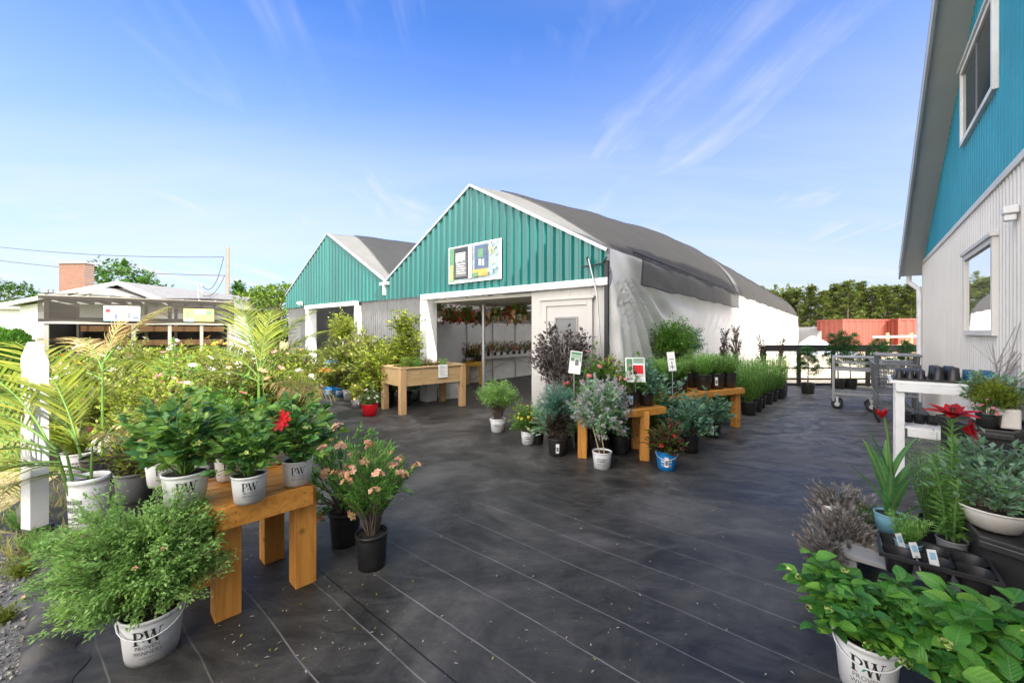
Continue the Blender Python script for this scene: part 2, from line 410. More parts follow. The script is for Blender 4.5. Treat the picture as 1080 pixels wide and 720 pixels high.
M['lawn'] = ground_mat('lawn', [(.36, (.10, .17, .025)), (.52, (.19, .25, .05)), (.64, (.34, .32, .12))], 1.2, .8, 40)
M['gravel'] = ground_mat('grey_gravel', [(.36, (.055, .055, .056)), (.5, (.15, .15, .15)), (.64, (.27, .27, .26))], 3.0, 1.0, 55, dist=.03)

# woven ground cloth with its pale marker stripes
m, nt, b = nodes('woven_ground_cloth')
tc = N(nt, 'ShaderNodeTexCoord')
mp = N(nt, 'ShaderNodeMapping'); mp.vector_type = 'TEXTURE'; mp.inputs['Rotation'].default_value = (0, 0, math.atan2(-.635, .773))
nt.links.new(tc.outputs['Object'], mp.inputs['Vector'])          # x runs along the stripes, y across them
wob = N(nt, 'ShaderNodeTexNoise', Scale=.8, Detail=3.0); nt.links.new(mp.outputs['Vector'], wob.inputs['Vector'])
sx = N(nt, 'ShaderNodeSeparateXYZ'); nt.links.new(mp.outputs['Vector'], sx.inputs[0])
def mth(op, a, b_=None, c=None):
    n = N(nt, 'ShaderNodeMath', operation=op)
    for i, q in enumerate((a, b_, c)):
        if q is None: continue
        if isinstance(q, (int, float)): n.inputs[i].default_value = q
        else: nt.links.new(q, n.inputs[i])
    return n.outputs[0]
y = mth('MULTIPLY_ADD', wob.outputs['Fac'], .10, mth('ADD', sx.outputs['Y'], -.05-1.464+.1525+30.5))
fr = mth('ABSOLUTE', mth('SUBTRACT', mth('MODULO', y, .305), .1525))
line = mth('LESS_THAN', fr, .0036)
wear = N(nt, 'ShaderNodeTexNoise', Scale=2.3, Detail=8.0, Roughness=.75); nt.links.new(mp.outputs['Vector'], wear.inputs['Vector'])
wr = ramp(nt, wear.outputs['Fac'], [(.35, g3(.25)), (.60, g3(1.))])
line = mth('MULTIPLY', line, wr.outputs['Color'])
fade = N(nt, 'ShaderNodeMapRange'); nt.links.new(sx.outputs['Y'], fade.inputs['Value'])
fade.inputs['From Min'].default_value = 2.2; fade.inputs['From Max'].default_value = 4.4; fade.inputs['To Min'].default_value = .45; fade.inputs['To Max'].default_value = 0
line = mth('MULTIPLY', line, fade.outputs['Result'])
lf = N(nt, 'ShaderNodeMapRange'); nt.links.new(sx.outputs['X'], lf.inputs['Value']); lf.inputs['From Min'].default_value = -3.0; lf.inputs['From Max'].default_value = -1.9; lf.inputs['To Min'].default_value = .25; lf.inputs['To Max'].default_value = 1.0
line = mth('MULTIPLY', line, lf.outputs['Result'])
# base cloth: worn, dusty patches
d1 = N(nt, 'ShaderNodeTexNoise', Scale=.9, Detail=9.0, Roughness=.66, Distortion=.6); nt.links.new(tc.outputs['Object'], d1.inputs['Vector'])
mp2 = N(nt, 'ShaderNodeMapping'); mp2.inputs['Scale'].default_value = (.9, 1.9, 1); mp2.inputs['Rotation'].default_value = (0, 0, R(38))
nt.links.new(tc.outputs['Object'], mp2.inputs['Vector'])
d2 = N(nt, 'ShaderNodeTexNoise', Scale=2.0, Detail=10.0, Roughness=.75, Distortion=1.5); nt.links.new(mp2.outputs['Vector'], d2.inputs['Vector'])
bc = ramp(nt, d1.outputs['Fac'], [(.32, (.0108, .0105, .0098)), (.50, (.021, .020, .0188)), (.70, (.048, .046, .043))])
# scuffed rings where carts turn, and a dusty strip near the carts
vm = N(nt, 'ShaderNodeVectorMath', operation='DISTANCE'); nt.links.new(tc.outputs['Object'], vm.inputs[0]); vm.inputs[1].default_value = (2.1, 6.6, 0)
rad = mth('ADD', mth('MULTIPLY', d1.outputs['Fac'], 1.1), mth('MULTIPLY_ADD', d2.outputs['Fac'], .35, vm.outputs['Value']))
cmb = N(nt, 'ShaderNodeCombineXYZ'); nt.links.new(mth('MULTIPLY', rad, 12.0), cmb.inputs[0])
rn = N(nt, 'ShaderNodeTexNoise', Scale=1.0, Detail=5.0, Roughness=.6); nt.links.new(cmb.outputs[0], rn.inputs['Vector'])
rw = ramp(nt, rn.outputs['Fac'], [(.42, g3(0.)), (.62, g3(1.))])
ring = mth('MULTIPLY', rw.outputs['Color'], ramp(nt, mth('MULTIPLY', vm.outputs['Value'], .2), [(.30, g3(0.)), (.42, g3(1.)), (.70, g3(.7)), (.86, g3(0.))]).outputs['Color'])
ring = mth('MULTIPLY', ring, ramp(nt, d1.outputs['Fac'], [(.36, g3(.15)), (.56, g3(1.))]).outputs['Color'])
xp = N(nt, 'ShaderNodeSeparateXYZ'); nt.links.new(tc.outputs['Object'], xp.inputs[0])
strip = N(nt, 'ShaderNodeMapRange'); nt.links.new(xp.outputs['X'], strip.inputs['Value'])
strip.inputs['From Min'].default_value = 2.2; strip.inputs['From Max'].default_value = 5.2; strip.inputs['To Min'].default_value = 0.0; strip.inputs['To Max'].default_value = .75
dust = ramp(nt, d2.outputs['Fac'], [(.40, g3(0.)), (.60, g3(1.))])
pk0 = N(nt, 'ShaderNodeTexNoise', Scale=1.7, Detail=6.0, Roughness=.6); nt.links.new(tc.outputs['Object'], pk0.inputs['Vector'])
haze_ = ramp(nt, d1.outputs['Fac'], [(.42, g3(0.)), (.62, g3(.5))])
dmask = mth('MAXIMUM', mth('MAXIMUM', mth('MULTIPLY', mth('MULTIPLY', ring, .62), ramp(nt, pk0.outputs['Fac'], [(.40, g3(.15)), (.58, g3(1.))]).outputs['Color']), mth('MULTIPLY', haze_.outputs['Color'], ramp(nt, d2.outputs['Fac'], [(.3, g3(.2)), (.7, g3(1.))]).outputs['Color'])), mth('MULTIPLY', dust.outputs['Color'], mth('ADD', strip.outputs['Result'], .20)))
mx = N(nt, 'ShaderNodeMix', data_type='RGBA'); nt.links.new(dmask, mx.inputs['Factor']); nt.links.new(bc.outputs['Color'], mx.inputs['A']); mx.inputs['B'].default_value = (.168, .160, .146, 1)
# specks
vo = N(nt, 'ShaderNodeTexVoronoi', Scale=26.0); nt.links.new(tc.outputs['Object'], vo.inputs['Vector'])
sp = mth('MULTIPLY', mth('LESS_THAN', vo.outputs['Distance'], .085), mth('GREATER_THAN', d2.outputs['Fac'], .56))
mx2 = N(nt, 'ShaderNodeMix', data_type='RGBA'); nt.links.new(mth('MAXIMUM', line, mth('MULTIPLY', sp, .5)), mx2.inputs['Factor'])
nt.links.new(mx.outputs['Result'], mx2.inputs['A']); mx2.inputs['B'].default_value = (.34, .33, .31, 1)
seam = mth('LESS_THAN', mth('ABSOLUTE', mth('SUBTRACT', mth('MULTIPLY_ADD', wob.outputs['Fac'], .05, sx.outputs['Y']), 1.27)), .0045)
seam2 = mth('LESS_THAN', mth('ABSOLUTE', mth('SUBTRACT', mth('MULTIPLY_ADD', wob.outputs['Fac'], .08, sx.outputs['Y']), 5.45)), .008)
mx3 = N(nt, 'ShaderNodeMix', data_type='RGBA'); nt.links.new(mth('MULTIPLY', mth('MAXIMUM', seam, seam2), .85), mx3.inputs['Factor']); nt.links.new(mx2.outputs['Result'], mx3.inputs['A']); mx3.inputs['B'].default_value = (.004, .004, .004, 1)
nt.links.new(mx3.outputs['Result'], b.inputs['Base Color'])
rr = ramp(nt, d1.outputs['Fac'], [(.3, g3(.36)), (.7, g3(.62))]); nt.links.new(rr.outputs['Color'], b.inputs['Roughness'])
b.inputs['Specular IOR Level'].default_value = .30
wv = N(nt, 'ShaderNodeTexNoise', Scale=1.1, Detail=4.0, Distortion=2.0); nt.links.new(mp2.outputs['Vector'], wv.inputs['Vector'])
fine = N(nt, 'ShaderNodeTexChecker', Scale=420.0); nt.links.new(mp.outputs['Vector'], fine.inputs['Vector'])
mp3 = N(nt, 'ShaderNodeMapping'); mp3.inputs['Scale'].default_value = (2.2, 3.6, 1); mp3.inputs['Rotation'].default_value = (0, 0, R(36)); nt.links.new(tc.outputs['Object'], mp3.inputs['Vector'])
wk = N(nt, 'ShaderNodeTexNoise', Scale=1.6, Detail=7.0, Roughness=.62, Distortion=2.5); nt.links.new(mp3.outputs['Vector'], wk.inputs['Vector'])
pk = N(nt, 'ShaderNodeTexNoise', Scale=16.0, Detail=5.0, Roughness=.6, Distortion=.8); nt.links.new(tc.outputs['Object'], pk.inputs['Vector'])
hh = mth('ADD', mth('ADD', mth('MULTIPLY', wv.outputs['Fac'], 1.2), mth('ADD', mth('MULTIPLY', wk.outputs['Fac'], .55), mth('ADD', mth('MULTIPLY', pk.outputs['Fac'], .10), mth('MULTIPLY', rn.outputs['Fac'], .015)))), mth('ADD', mth('MULTIPLY', d2.outputs['Fac'], .28), mth('MULTIPLY', fine.outputs['Fac'], .006)))
bp = N(nt, 'ShaderNodeBump', Strength=.2, Distance=.05); nt.links.new(hh, bp.inputs['Height']); nt.links.new(bp.outputs['Normal'], b.inputs['Normal'])
M['cloth'] = m
# ------------------------------------------------------------------ camera, sky, sun
cam = bpy.data.cameras.new('camera'); co = bpy.data.objects.new('camera', cam); COL.objects.link(co)
co.location = (0, 0, CH); co.rotation_euler = (R(90), 0, 0)
cam.sensor_width = 36; cam.lens = FPX/1080*36; cam.shift_y = -10/1080; cam.clip_start = .05; cam.clip_end = 2000
S.camera = co
SUN_EL = R(36.5); SX, SY = .65, -.76                     # towards the sun on the ground plan
w = bpy.data.worlds.new('World'); S.world = w; w.use_nodes = True
nt = w.node_tree; bg = nt.nodes['Background']
sky = N(nt, 'ShaderNodeTexSky', sky_type='NISHITA'); sky.sun_disc = False
sky.sun_elevation = SUN_EL; sky.sun_rotation = math.atan2(SX, SY); sky.altitude = 100; sky.air_density = 1.0; sky.dust_density = .35; sky.ozone_density = 3.0
hs = N(nt, 'ShaderNodeHueSaturation', Hue=.507, Saturation=1.2, Value=.72); nt.links.new(sky.outputs[0], hs.inputs['Color'])
tc = N(nt, 'ShaderNodeTexCoord'); sp = N(nt, 'ShaderNodeSeparateXYZ'); nt.links.new(tc.outputs['Generated'], sp.inputs[0])
def wm(op, a, b_=None):
    n = N(nt, 'ShaderNodeMath', operation=op)
    for i, q in enumerate((a, b_)):
        if q is None: continue
        if isinstance(q, (int, float)): n.inputs[i].default_value = q
        else: nt.links.new(q, n.inputs[i])
    return n.outputs[0]
zz = wm('MAXIMUM', wm('ADD', sp.outputs['Z'], .12), .03)
cb = N(nt, 'ShaderNodeCombineXYZ'); nt.links.new(wm('DIVIDE', sp.outputs['X'], zz), cb.inputs[0]); nt.links.new(wm('DIVIDE', sp.outputs['Y'], zz), cb.inputs[1])
def cirrus(rot, scale, loc, sc, lo, hi, dist):
    mp = N(nt, 'ShaderNodeMapping'); mp.inputs['Rotation'].default_value = (0, 0, R(rot)); mp.inputs['Scale'].default_value = scale; mp.inputs['Location'].default_value = loc
    nt.links.new(cb.outputs[0], mp.inputs['Vector'])
    n = N(nt, 'ShaderNodeTexNoise', Scale=sc, Detail=9.0, Roughness=.58, Distortion=dist); nt.links.new(mp.outputs[0], n.inputs['Vector'])
    return ramp(nt, n.outputs['Fac'], [(lo, g3(0.)), (hi, g3(1.))]).outputs['Color']
c1 = cirrus(12, (2.1, .55, 1), (3.1, 1.7, 0), .8, .46, .72, 1.6)
c3 = cirrus(10, (1, 1, 1), (1.3, 9.7, 0), .8, .40, .58, .2)
c1 = wm('MULTIPLY', c1, c3)
c2 = cirrus(24, (.35, 1.5, 1), (7.7, 4.4, 0), .6, .40, .72, .5)
low = N(nt, 'ShaderNodeMapRange'); nt.links.new(sp.outputs['Z'], low.inputs['Value'])
low.inputs['From Min'].default_value = .0; low.inputs['From Max'].default_value = .52; low.inputs['To Min'].default_value = .95; low.inputs['To Max'].default_value = .25
cm = wm('MULTIPLY', wm('MAXIMUM', wm('MULTIPLY', c1, 1.5), wm('MULTIPLY', c2, .8)), low.outputs['Result'])
veil = N(nt, 'ShaderNodeMapRange'); nt.links.new(sp.outputs['Z'], veil.inputs['Value'])
veil.inputs['From Min'].default_value = .0; veil.inputs['From Max'].default_value = .60; veil.inputs['To Min'].default_value = .97; veil.inputs['To Max'].default_value = .0
fill_glow = N(nt, 'ShaderNodeMapRange'); nt.links.new(sp.outputs['Y'], fill_glow.inputs['Value'])      # unseen glow added to the sky behind the camera to fill the shade
fill_glow.inputs['From Min'].default_value = .15; fill_glow.inputs['From Max'].default_value = -.35; fill_glow.inputs['To Min'].default_value = 0; fill_glow.inputs['To Max'].default_value = .9

tint = N(nt, 'ShaderNodeMix', data_type='RGBA', blend_type='MULTIPLY'); tint.inputs['Factor'].default_value = 1; nt.links.new(hs.outputs[0], tint.inputs['A']); tint.inputs['B'].default_value = (.79, .90, 1.10, 1)
vx = N(nt, 'ShaderNodeMix', data_type='RGBA'); nt.links.new(veil.outputs['Result'], vx.inputs['Factor']); nt.links.new(tint.outputs['Result'], vx.inputs['A']); vx.inputs['B'].default_value = (1.62, 1.80, 2.18, 1)
mx = N(nt, 'ShaderNodeMix', data_type='RGBA'); nt.links.new(wm('MINIMUM', cm, .8), mx.inputs['Factor']); nt.links.new(vx.outputs['Result'], mx.inputs['A']); mx.inputs['B'].default_value = (2.2, 2.25, 2.35, 1)
mb = N(nt, 'ShaderNodeMix', data_type='RGBA'); nt.links.new(fill_glow.outputs['Result'], mb.inputs['Factor']); nt.links.new(mx.outputs['Result'], mb.inputs['A']); mb.inputs['B'].default_value = (14.0, 13.2, 12.4, 1)
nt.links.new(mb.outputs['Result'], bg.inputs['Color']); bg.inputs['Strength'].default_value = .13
sun = bpy.data.lights.new('sun', 'SUN'); so = bpy.data.objects.new('sun', sun); COL.objects.link(so)
sun.energy = 2.7; sun.angle = R(.6); sun.color = (1, .93, .82)
from mathutils import Vector
so.rotation_euler = Vector((-SX*math.cos(SUN_EL)/math.hypot(SX, SY), -SY*math.cos(SUN_EL)/math.hypot(SX, SY), -math.sin(SUN_EL))).to_track_quat('-Z', 'Y').to_euler()
S.view_settings.view_transform = 'Standard'; S.view_settings.look = 'None'; S.view_settings.exposure = 1.76; S.view_settings.gamma = 1
S.render.engine = 'CYCLES'; S.cycles.use_denoising = True; S.cycles.max_bounces = 7; S.cycles.diffuse_bounces = 3; S.cycles.glossy_bounces = 3
S.cycles.transparent_max_bounces = 10; S.cycles.transmission_bounces = 3; S.cycles.caustics_reflective = False; S.cycles.caustics_refractive = False
S.cycles.sample_clamp_indirect = 6

# ------------------------------------------------------------------ ground sheets (structure)
def sheet(name, poly, z, m):
    b = MB(); b.add([(p[0], p[1], z) for p in poly], [tuple(range(len(poly)))])
    return tag(b.build(name, m), kind='structure')
sheet('ground', [(-600, -60), (600, -60), (600, 900), (-600, 900)], -.012, M['ground'])
sheet('lawn', [(-40, 4.6), (-5.2, 4.6), (-7.0, 9), (-14, 30), (-40, 30)], -.008, M['lawn'])
sheet('sand_lot', [(-4, 30), (9.2, 11.9), (22, 8.5), (90, 10), (90, 90), (-4, 90)], -.008, M['sand'])
sheet('gravel_drive', [(-12, 2.9), (-12, -8), (6, -8), (1.5, -.6), (-2.2, 2.1), (-3.6, 3.15), (-6, 3.3)], -.004, M['gravel'])
sheet('ground_cloth', [(2.6, -2.2), (-2.12, 1.72), (-2.62, 2.22), (-3.75, 3.12), (-4.4, 3.3), (-6.2, 6.4), (-9.2, 14.6), (-2, 24), (9.4, 11.9), (13, 9.5), (9.2, 8.0), (2.9, .4)], .0, M['cloth'])
# the cloth turned up and crumpled along its free edge
b = MB(); P = []
ed = np.array([(-1.3, 1.07), (-1.75, 1.43), (-2.12, 1.74), (-2.4, 2.02), (-2.66, 2.26), (-3.1, 2.62), (-3.6, 3.02)])
tt = np.linspace(0, len(ed)-1.001, 70)
for q in tt:
    i = int(q); p = ed[i]*(1-q+i)+ed[i+1]*(q-i); nrm = np.array((.635, .773))
    hgt = .035+.03*math.sin(q*5.1)+.022*math.sin(q*13.7+1)
    P.append([(*(p+nrm*(.16+.03*math.sin(q*9))), .004), (*(p+nrm*.08), max(.01, hgt*.8)), (*(p+nrm*.02), max(.012, hgt)), (*(p-nrm*(.03+.02*math.sin(q*7))), max(.006, hgt*.4)), (*(p-nrm*.06), .002)])
b.grid(P); tag(b.build('ground_cloth_edge', M['cloth']), kind='structure')

# ------------------------------------------------------------------ greenhouses
ES = np.array((.7727, -.6348)); ET = np.array((.6348, .7727)); P0 = np.array((-1.97, 9.2)); GRZ = math.atan2(-.6348, .7727)
def gw(s, t):
    p = P0+ES*s+ET*t; return (float(p[0]), float(p[1]))
HB = 2.43                                               # underside of the gable cladding
def roofz(s, s0, half, ze, zp): return ze+(zp-ze)*(1-abs(s-s0)/half)
def corrugated(b, s0, s1, zlo, zhi, y=0.0, pitch=.185, dep=.042, mat=0, wr=.045):
    """upright ribbed sheet facing -y; zlo/zhi are functions of s"""
    n = int((s1-s0)/pitch)+1; us = []
    for i in range(n+1):
        c = s0+i*pitch
        fl = .012 if dep < .03 else .03
        for du, d in ((-wr/2-fl, 0), (-wr/2+.006, -dep), (wr/2-.006, -dep), (wr/2+fl, 0)):
            if s0 <= c+du <= s1: us.append((c+du, d))
    us = [(s0, 0)]+us+[(s1, 0)]
    us = sorted(set(us))
    v = []; f = []
    for u, d in us: v += [(u, y+d, zlo(u)), (u, y+d, max(zhi(u), zlo(u)+.001))]
    for i in range(len(us)-1): f.append((2*i, 2*i+2, 2*i+3, 2*i+1))
    b.add(v, f, mat)
def cut_tops(us): pass

def hoop(w_, half, ze, zp, gothic):
    """w_ in -1..1 across the roof -> (offset, z): blend of straight gable and gothic arch"""
    zl = ze+(zp-ze)*(1-abs(w_))
    th = (1-abs(w_))*math.pi/2
    # gothic arch: bulges outwards at the shoulders
    xg = half*math.cos(th)**.86*1.0; zg = ze+(zp-ze)*math.sin(th)**.92
    xs = half*abs(w_)
    x = xs*(1-gothic)+xg*gothic; z = zl*(1-gothic)+zg*gothic
    return math.copysign(x, w_) if w_ else 0.0, z

def greenhouse(s0, half, ze, zp, zr, length, lab, net_start, net_mat, open_s, name='greenhouse', net_tilt=.15):
    g = empty(name, (*gw(0, 0), 0), GRZ, lab, 'greenhouse')
    sl, sr = s0-half, s0+half
    top = lambda u: roofz(u, s0, half, ze, zp)-.02
    b = MB(); 
    # insert the peak so the sheet follows the rake exactly
    corrugated(b, sl+.02, s0, lambda u: HB, top); corrugated(b, s0, sr-.02, lambda u: HB, top)
    b.build('gable_cladding', M['teal'], g)
    b = MB()
    for a, c in (((sl, 0), (s0, 1)), ((s0, 1), (sr, 0))):
        za = ze if a[1] == 0 else zp; zc = ze if c[1] == 0 else zp
        b.beam((a[0], -.015, za), (c[0], -.015, zc), .08, .05)
    b.build('rake_trim', M['galv'], g)
    # roof: straight gable at the front easing into a gothic hoop
    ts = [0, .35, .8, 1.3, 2, 3, 4.2, 6, 8, 9.7, 10.1, 10.5, 12, 15, 19, 24, 30, length]
    ts = [t for t in ts if t <= length]
    ws = np.linspace(-1, 1, 41)
    def ridge(t): return zp+(zr-zp)*(1-math.exp(-t/3.4))
    def gothic(t): return min(1, t/7)**.8*.72
    def pt(w_, t, lift=0.0):
        x, z = hoop(w_, half, ze, ridge(t), gothic(t))
        sag = .03*math.sin(t*2.1+w_*4)+.02*math.sin(t*5.3+w_*9) if t > .5 else 0
        n = abs(x)/half
        return (s0+x*(1+lift*.3), t, z+sag*(.3+n)+lift)
    fine = sorted(set(np.round(np.concatenate([ts, np.arange(0, length, .5)]), 3)))
    b = MB(); b.grid([[pt(w_, t) for w_ in ws] for t in fine]); b.build('roof_film', M['film_roof'], g)
    # shade net over the film
    fn = [t for t in fine if net_start <= t]
    fn = [net_start]+[t for t in fn if t > net_start+.05]
    wn = np.linspace(-1, 1, 45)
    b = MB(); b.grid([[pt(w_, t-(abs(w_)*net_tilt if t == net_start else 0), .03) for w_ in wn] for t in fn if t <= 10.0]); 
    nb = b.build('shade_net', net_mat, g)
    b = MB(); b.grid([[pt(w_, t, .036) for w_ in wn] for t in [10.25]+[t for t in fn if t > 10.3]]); b.build('shade_net', net_mat, g)
    b = MB(); b.grid([[pt(w_, t+.3*abs(w_), .045+(.012 if 10<t<10.3 else 0)) for w_ in wn] for t in (9.85, 10.05, 10.25)]); b.build('net_seam', M['seam'], g)
    # back gable
    b = MB(); t = length
    pr = [pt(w_, t) for w_ in np.linspace(-1, 1, 21)]
    b.add([(sl, t, 0)]+pr+[(sr, t, 0)], [tuple(range(23))[::-1]]); b.build('back_wall', M['film'], g)
    return g, pt

# main house
MS0, MH = 1.452, 3.07; ML = 36.9
g1, pt1 = greenhouse(MS0, MH, 2.9, 4.64, 5.2, ML, 'large greenhouse with green ribbed gable, banner over its open entrance, grey net roof', .95, M['net'], (0, 3.0))
SR = MS0+MH
# beam and posts of the entrance
b = MB(); b.box(-.13, -.09, HB-.09, SR+.03, -.005, HB+.03); b.build('entrance_beam', M['white'], g1, bevel=.008)
b = MB(); b.box(-.16, -.07, 0, .1, .22, HB-.1); b.build('post', M['white'], g1, bevel=.006)
b = MB(); b.box(0.1, .12, HB-.16, 3.0, 1.9, HB-.1); b.build('entrance_soffit', M['offwhite'], g1)
b = MB(); corrugated(b, -1.62, -.165, lambda u: .02, lambda u: HB-.005, .05, .09, .015, wr=.03); b.build('grey_panel', M['poly'], g1)
# door wall at the right of the entrance
b = MB(); corrugated(b, 3.0, SR-.06, lambda u: .02, lambda u: HB-.1, .02, .2, .006, wr=.02); b.build('front_wall', M['front_panel'], g1)
b = MB(); b.box(3.0, .03, 0, 3.06, .6, HB-.1); b.build('wall_return', M['front_panel'], g1)
b = MB()
dx0, dx1, dz = 3.36, 4.16, 2.05
for q in ((dx0-.1, 0, dx0, dz+.1), (dx1, 0, dx1+.1, dz+.1), (dx0-.0, dz, dx1, dz+.1)): b.box(q[0], -.035, q[1], q[2], .015, q[3])
b.box(dx0-.14, -.06, dz+.1, dx1+.14, .015, dz+.14)
b.build('door_frame', M['front_panel'], g1, bevel=.004)
b = MB(); b.box(dx0, -.012, .02, dx1, .012, dz); door = b.build('door', M['front_panel'], g1)
b = MB()
for q in ((.17, 1.14, .20, 1.86), (.60, 1.14, .63, 1.86), (.20, 1.14, .60, 1.17), (.20, 1.83, .60, 1.86)): b.box(dx0+q[0], -.03, q[1], dx0+q[2], -.012, q[3])
b.build('window_frame', M['paleplank'], door)
b = MB(); b.box(dx0+.2, -.02, 1.17, dx0+.6, -.013, 1.83); b.build('window', M['poly'], door)
b = MB(); b.tube([(dx1-.07, -.02, 1.0), (dx1-.07, -.07, 1.0), (dx1-.16, -.07, 1.0)], .012); b.build('handle', M['galv'], door)
# right long side: loose film curtain with drag folds, plus the net flap above it
def side(b, sgn, t0, t1, z0, z1, amp):
    P = []
    for t in np.arange(t0, t1, .06):
        row = []
        for z in np.linspace(z0, z1, 44):
            near = math.exp(-max(0, t-.3)/3.0)
            q = (t*.9+(z-2.9)*1.25)                       # folds run down and back from the front top corner
            ang = math.atan2(2.95-z, t+.02); r0 = math.hypot(t, 2.95-z)
            fold = (abs(math.sin(ang*17+.6*math.sin(r0*2)))*2-1)*.8+.25*math.sin(ang*47+1)
            far = math.sin(t*1.9+.5*math.sin(z*2))*.4+.35*math.sin(t*7+z*1.3)*.3
            r_ = math.hypot(t, 2.95-z)
            low_ = min(1, max(0, (2.66-z)/.5))
            d = .085*math.sin(ang*32+.5*math.sin(r0*1.7))*min(1, r0/.7)*math.exp(-max(0, r0-2.7)/.9)*low_+far*.03+.5*near*.02*math.sin(q*9)
            d2 = .018*math.sin((t*2.2+(2.9-z)*2.6)*4)*math.exp(-((t-7.5)/1.8)**2)*math.exp(-((z-2.1)/.5)**2)*2
            row.append((SR+.02+sgn*(d*amp+d2*amp*(1 if z < 2.0 else .25))+.05*math.sin(math.pi*(z/2.9)), t, z))
        P.append(row)
    b.grid(P)
b = MB(); side(b, 1, .04, ML+.05, 0, 2.93, 1.0); b.build('side_curtain', M['film'], g1)
b = MB(); P = []
for t in np.arange(.75, 9.3, .07):
    z1 = 2.95; z0 = 2.40+.014*math.sin(t*2.2)+.010*math.sin(t*5.1)+.0*t
    P.append([(SR+.25+.018*math.sin(t*2.6+k)+.010*math.sin(t*9+3*k)-.17*(k == 0), t, z1+(z0-z1)*k) for k in np.linspace(0, 1, 7)])
b.grid(P); b.build('net_flap', M['net'], g1)
b = MB(); b.tube([p[-1] for p in P], .016, 5); b.tube([(SR+.12, t, 2.97) for t in np.arange(.7, ML, 1)], .018, 5); b.tube([p for p in P[0]], .016, 5); b.build('net_rope', M['black_soft'], g1)
# roll-up crank at the front right corner
b = MB(); b.tube([(SR-.28, -.12, 2.78), (SR-.12, -.14, 2.2), (SR-.02, -.16, .9)], .014); b.build('crank_pole', M['galv'], g1)
b = MB(); b.tube([(SR-.42, -.1, 2.66), (SR-.05, -.1, 2.68), (SR+.02, -.08, 2.78)], .014); b.tube([(SR-.3, -.06, 2.72), (SR-.3, -.13, 2.8)], .02); b.box(SR-.03, -.07, 0, SR+.03, -.01, HB+.3); b.build('corner_gear', M['black_soft'], g1)
# inside: partition, hoops, posts
b = MB(); 
for t0 in np.arange(.4, 20, 1.2):
    b.box(-1.60, t0, .0, -1.57, t0+1.17, 1.9)
b.build('partition', M['inner'], g1)
b = MB()
for t0 in np.arange(.4, 20, 1.2): b.box(-1.565, t0+1.165, 0, -1.53, t0+1.205, 2.9)
for t0 in (4, 8, 12): b.tube([( -1.6, t0, 2.5), (SR, t0, 2.5)], .02)
b.build('partition_stud', M['galv'], g1)
def hoops(g, s0, half, ze, pt, ts):
    for t in ts:
        b = MB(); b.tube([(p[0]*1, p[1], p[2]-.05) for p in (pt(w_*.985, t) for w_ in np.linspace(-1, 1, 25))], .022, 6)
        b.build('hoop', M['galv'], g)
hoops(g1, MS0, MH, 2.9, pt1, (1.5, 3, 4.5, 6, 7.5, 9, 11, 13))
for s_, t_ in ((.62, 1.25), (1.85, 2.35), (.75, 4.2), (2.4, 5.2), (.6, 7.5)):
    b = MB(); b.tube([(s_, t_, 0), (s_, t_, HB+.5)], .045, 10); b.build('post', M['galv'], g1)
b = MB()
for t_ in (1.25, 3.4, 5.5): b.tube([(-1.55, t_, 2.42), (4.4, t_, 2.42)], .022)
for s_ in (0, 1.2, 2.4, 3.6): b.tube([(s_, .5, 2.36), (s_, 9, 2.36)], .014)
b.build('basket_rail', M['galv'], g1)

# left house
LS0, LH = -4.725, 3.1
g2, pt2 = greenhouse(LS0, LH, 2.9, 4.6, 5.0, 30, 'farther greenhouse with green gable, plain without a banner, black net roof', .85, M['net_dark'], (-6.05, -3.08), name='greenhouse', net_tilt=.62)
b = MB(); b.box(-6.2, -.09, HB-.09, -2.95, -.005, HB+.03); b.build('entrance_beam', M['white'], g2, bevel=.008)
for s_ in (-6.16, -3.1):
    b = MB(); b.box(s_, -.07, 0, s_+.2, .2, HB-.1); b.build('post', M['white'], g2, bevel=.006)
b = MB(); corrugated(b, LS0-LH+.05, -6.17, lambda u: .02, lambda u: HB, .05, .09, .015, wr=.03); b.build('grey_panel', M['poly'], g2)
b = MB(); corrugated(b, -2.89, -1.63, lambda u: .02, lambda u: HB, .05, .09, .015, wr=.03); b.build('grey_panel', M['poly'], g2)
b = MB(); b.box(LS0-LH+.02, .2, 0, LS0-LH+.06, 30, 2.92); b.build('side_wall', M['poly'], g2)
b = MB(); b.box(LS0-LH+.1, 3.4, 0, -1.65, 3.45, 2.9); b.build('inner_wall', M['inner'], g2)
b = MB(); b.box(-1.78, -.1, 2.80, -1.46, .3, 2.87); b.box(-1.65, -.1, 2.55, -1.6, -.02, 2.8); b.build('valley_gutter', M['white'], g2)
b = MB(); b.box(-6.5, -.14, 2.48, -6.38, -.06, 2.56); b.ball((-6.34, -.14, 2.56), .05); b.ball((-6.54, -.14, 2.56), .05); b.build('flood_light', M['white'], g2)

# printed banner on the main gable
def wall_sign(name, origin, rz, w_, h, rects, label, cat, thick=.02, texts=(), group=None):
    o = empty(name, origin, rz, label, cat, group)
    b = MB(); b.box(0, 0, 0, w_, thick, h); b.build('board', M['paper'], o)
    by = {}
    for x0, z0, x1, z1, mt in rects: by.setdefault(mt, []).append((x0, z0, x1, z1))
    lay = 0
    ms = list(by); b = MB()
    for i, (x0, z0, x1, z1, mt) in enumerate(rects):
        y = -.002-.0015*i
        b.add([(x0*w_, y, z0*h), (x1*w_, y, z0*h), (x1*w_, y, z1*h), (x0*w_, y, z1*h)], [(0, 1, 2, 3)], ms.index(mt))
    if rects: b.build('print', [M[q] for q in ms], o)
    for tx, x, z, size, mt in texts:
        tv, tf = text_geo(tx, size); 
        v = [(x*w_+p[0], -.004-.0015*len(rects), z*h+p[1]) for p in tv]
        b = MB(); b.add(v, tf); b.build('lettering', M[mt], o)
    return o
TXT = {}
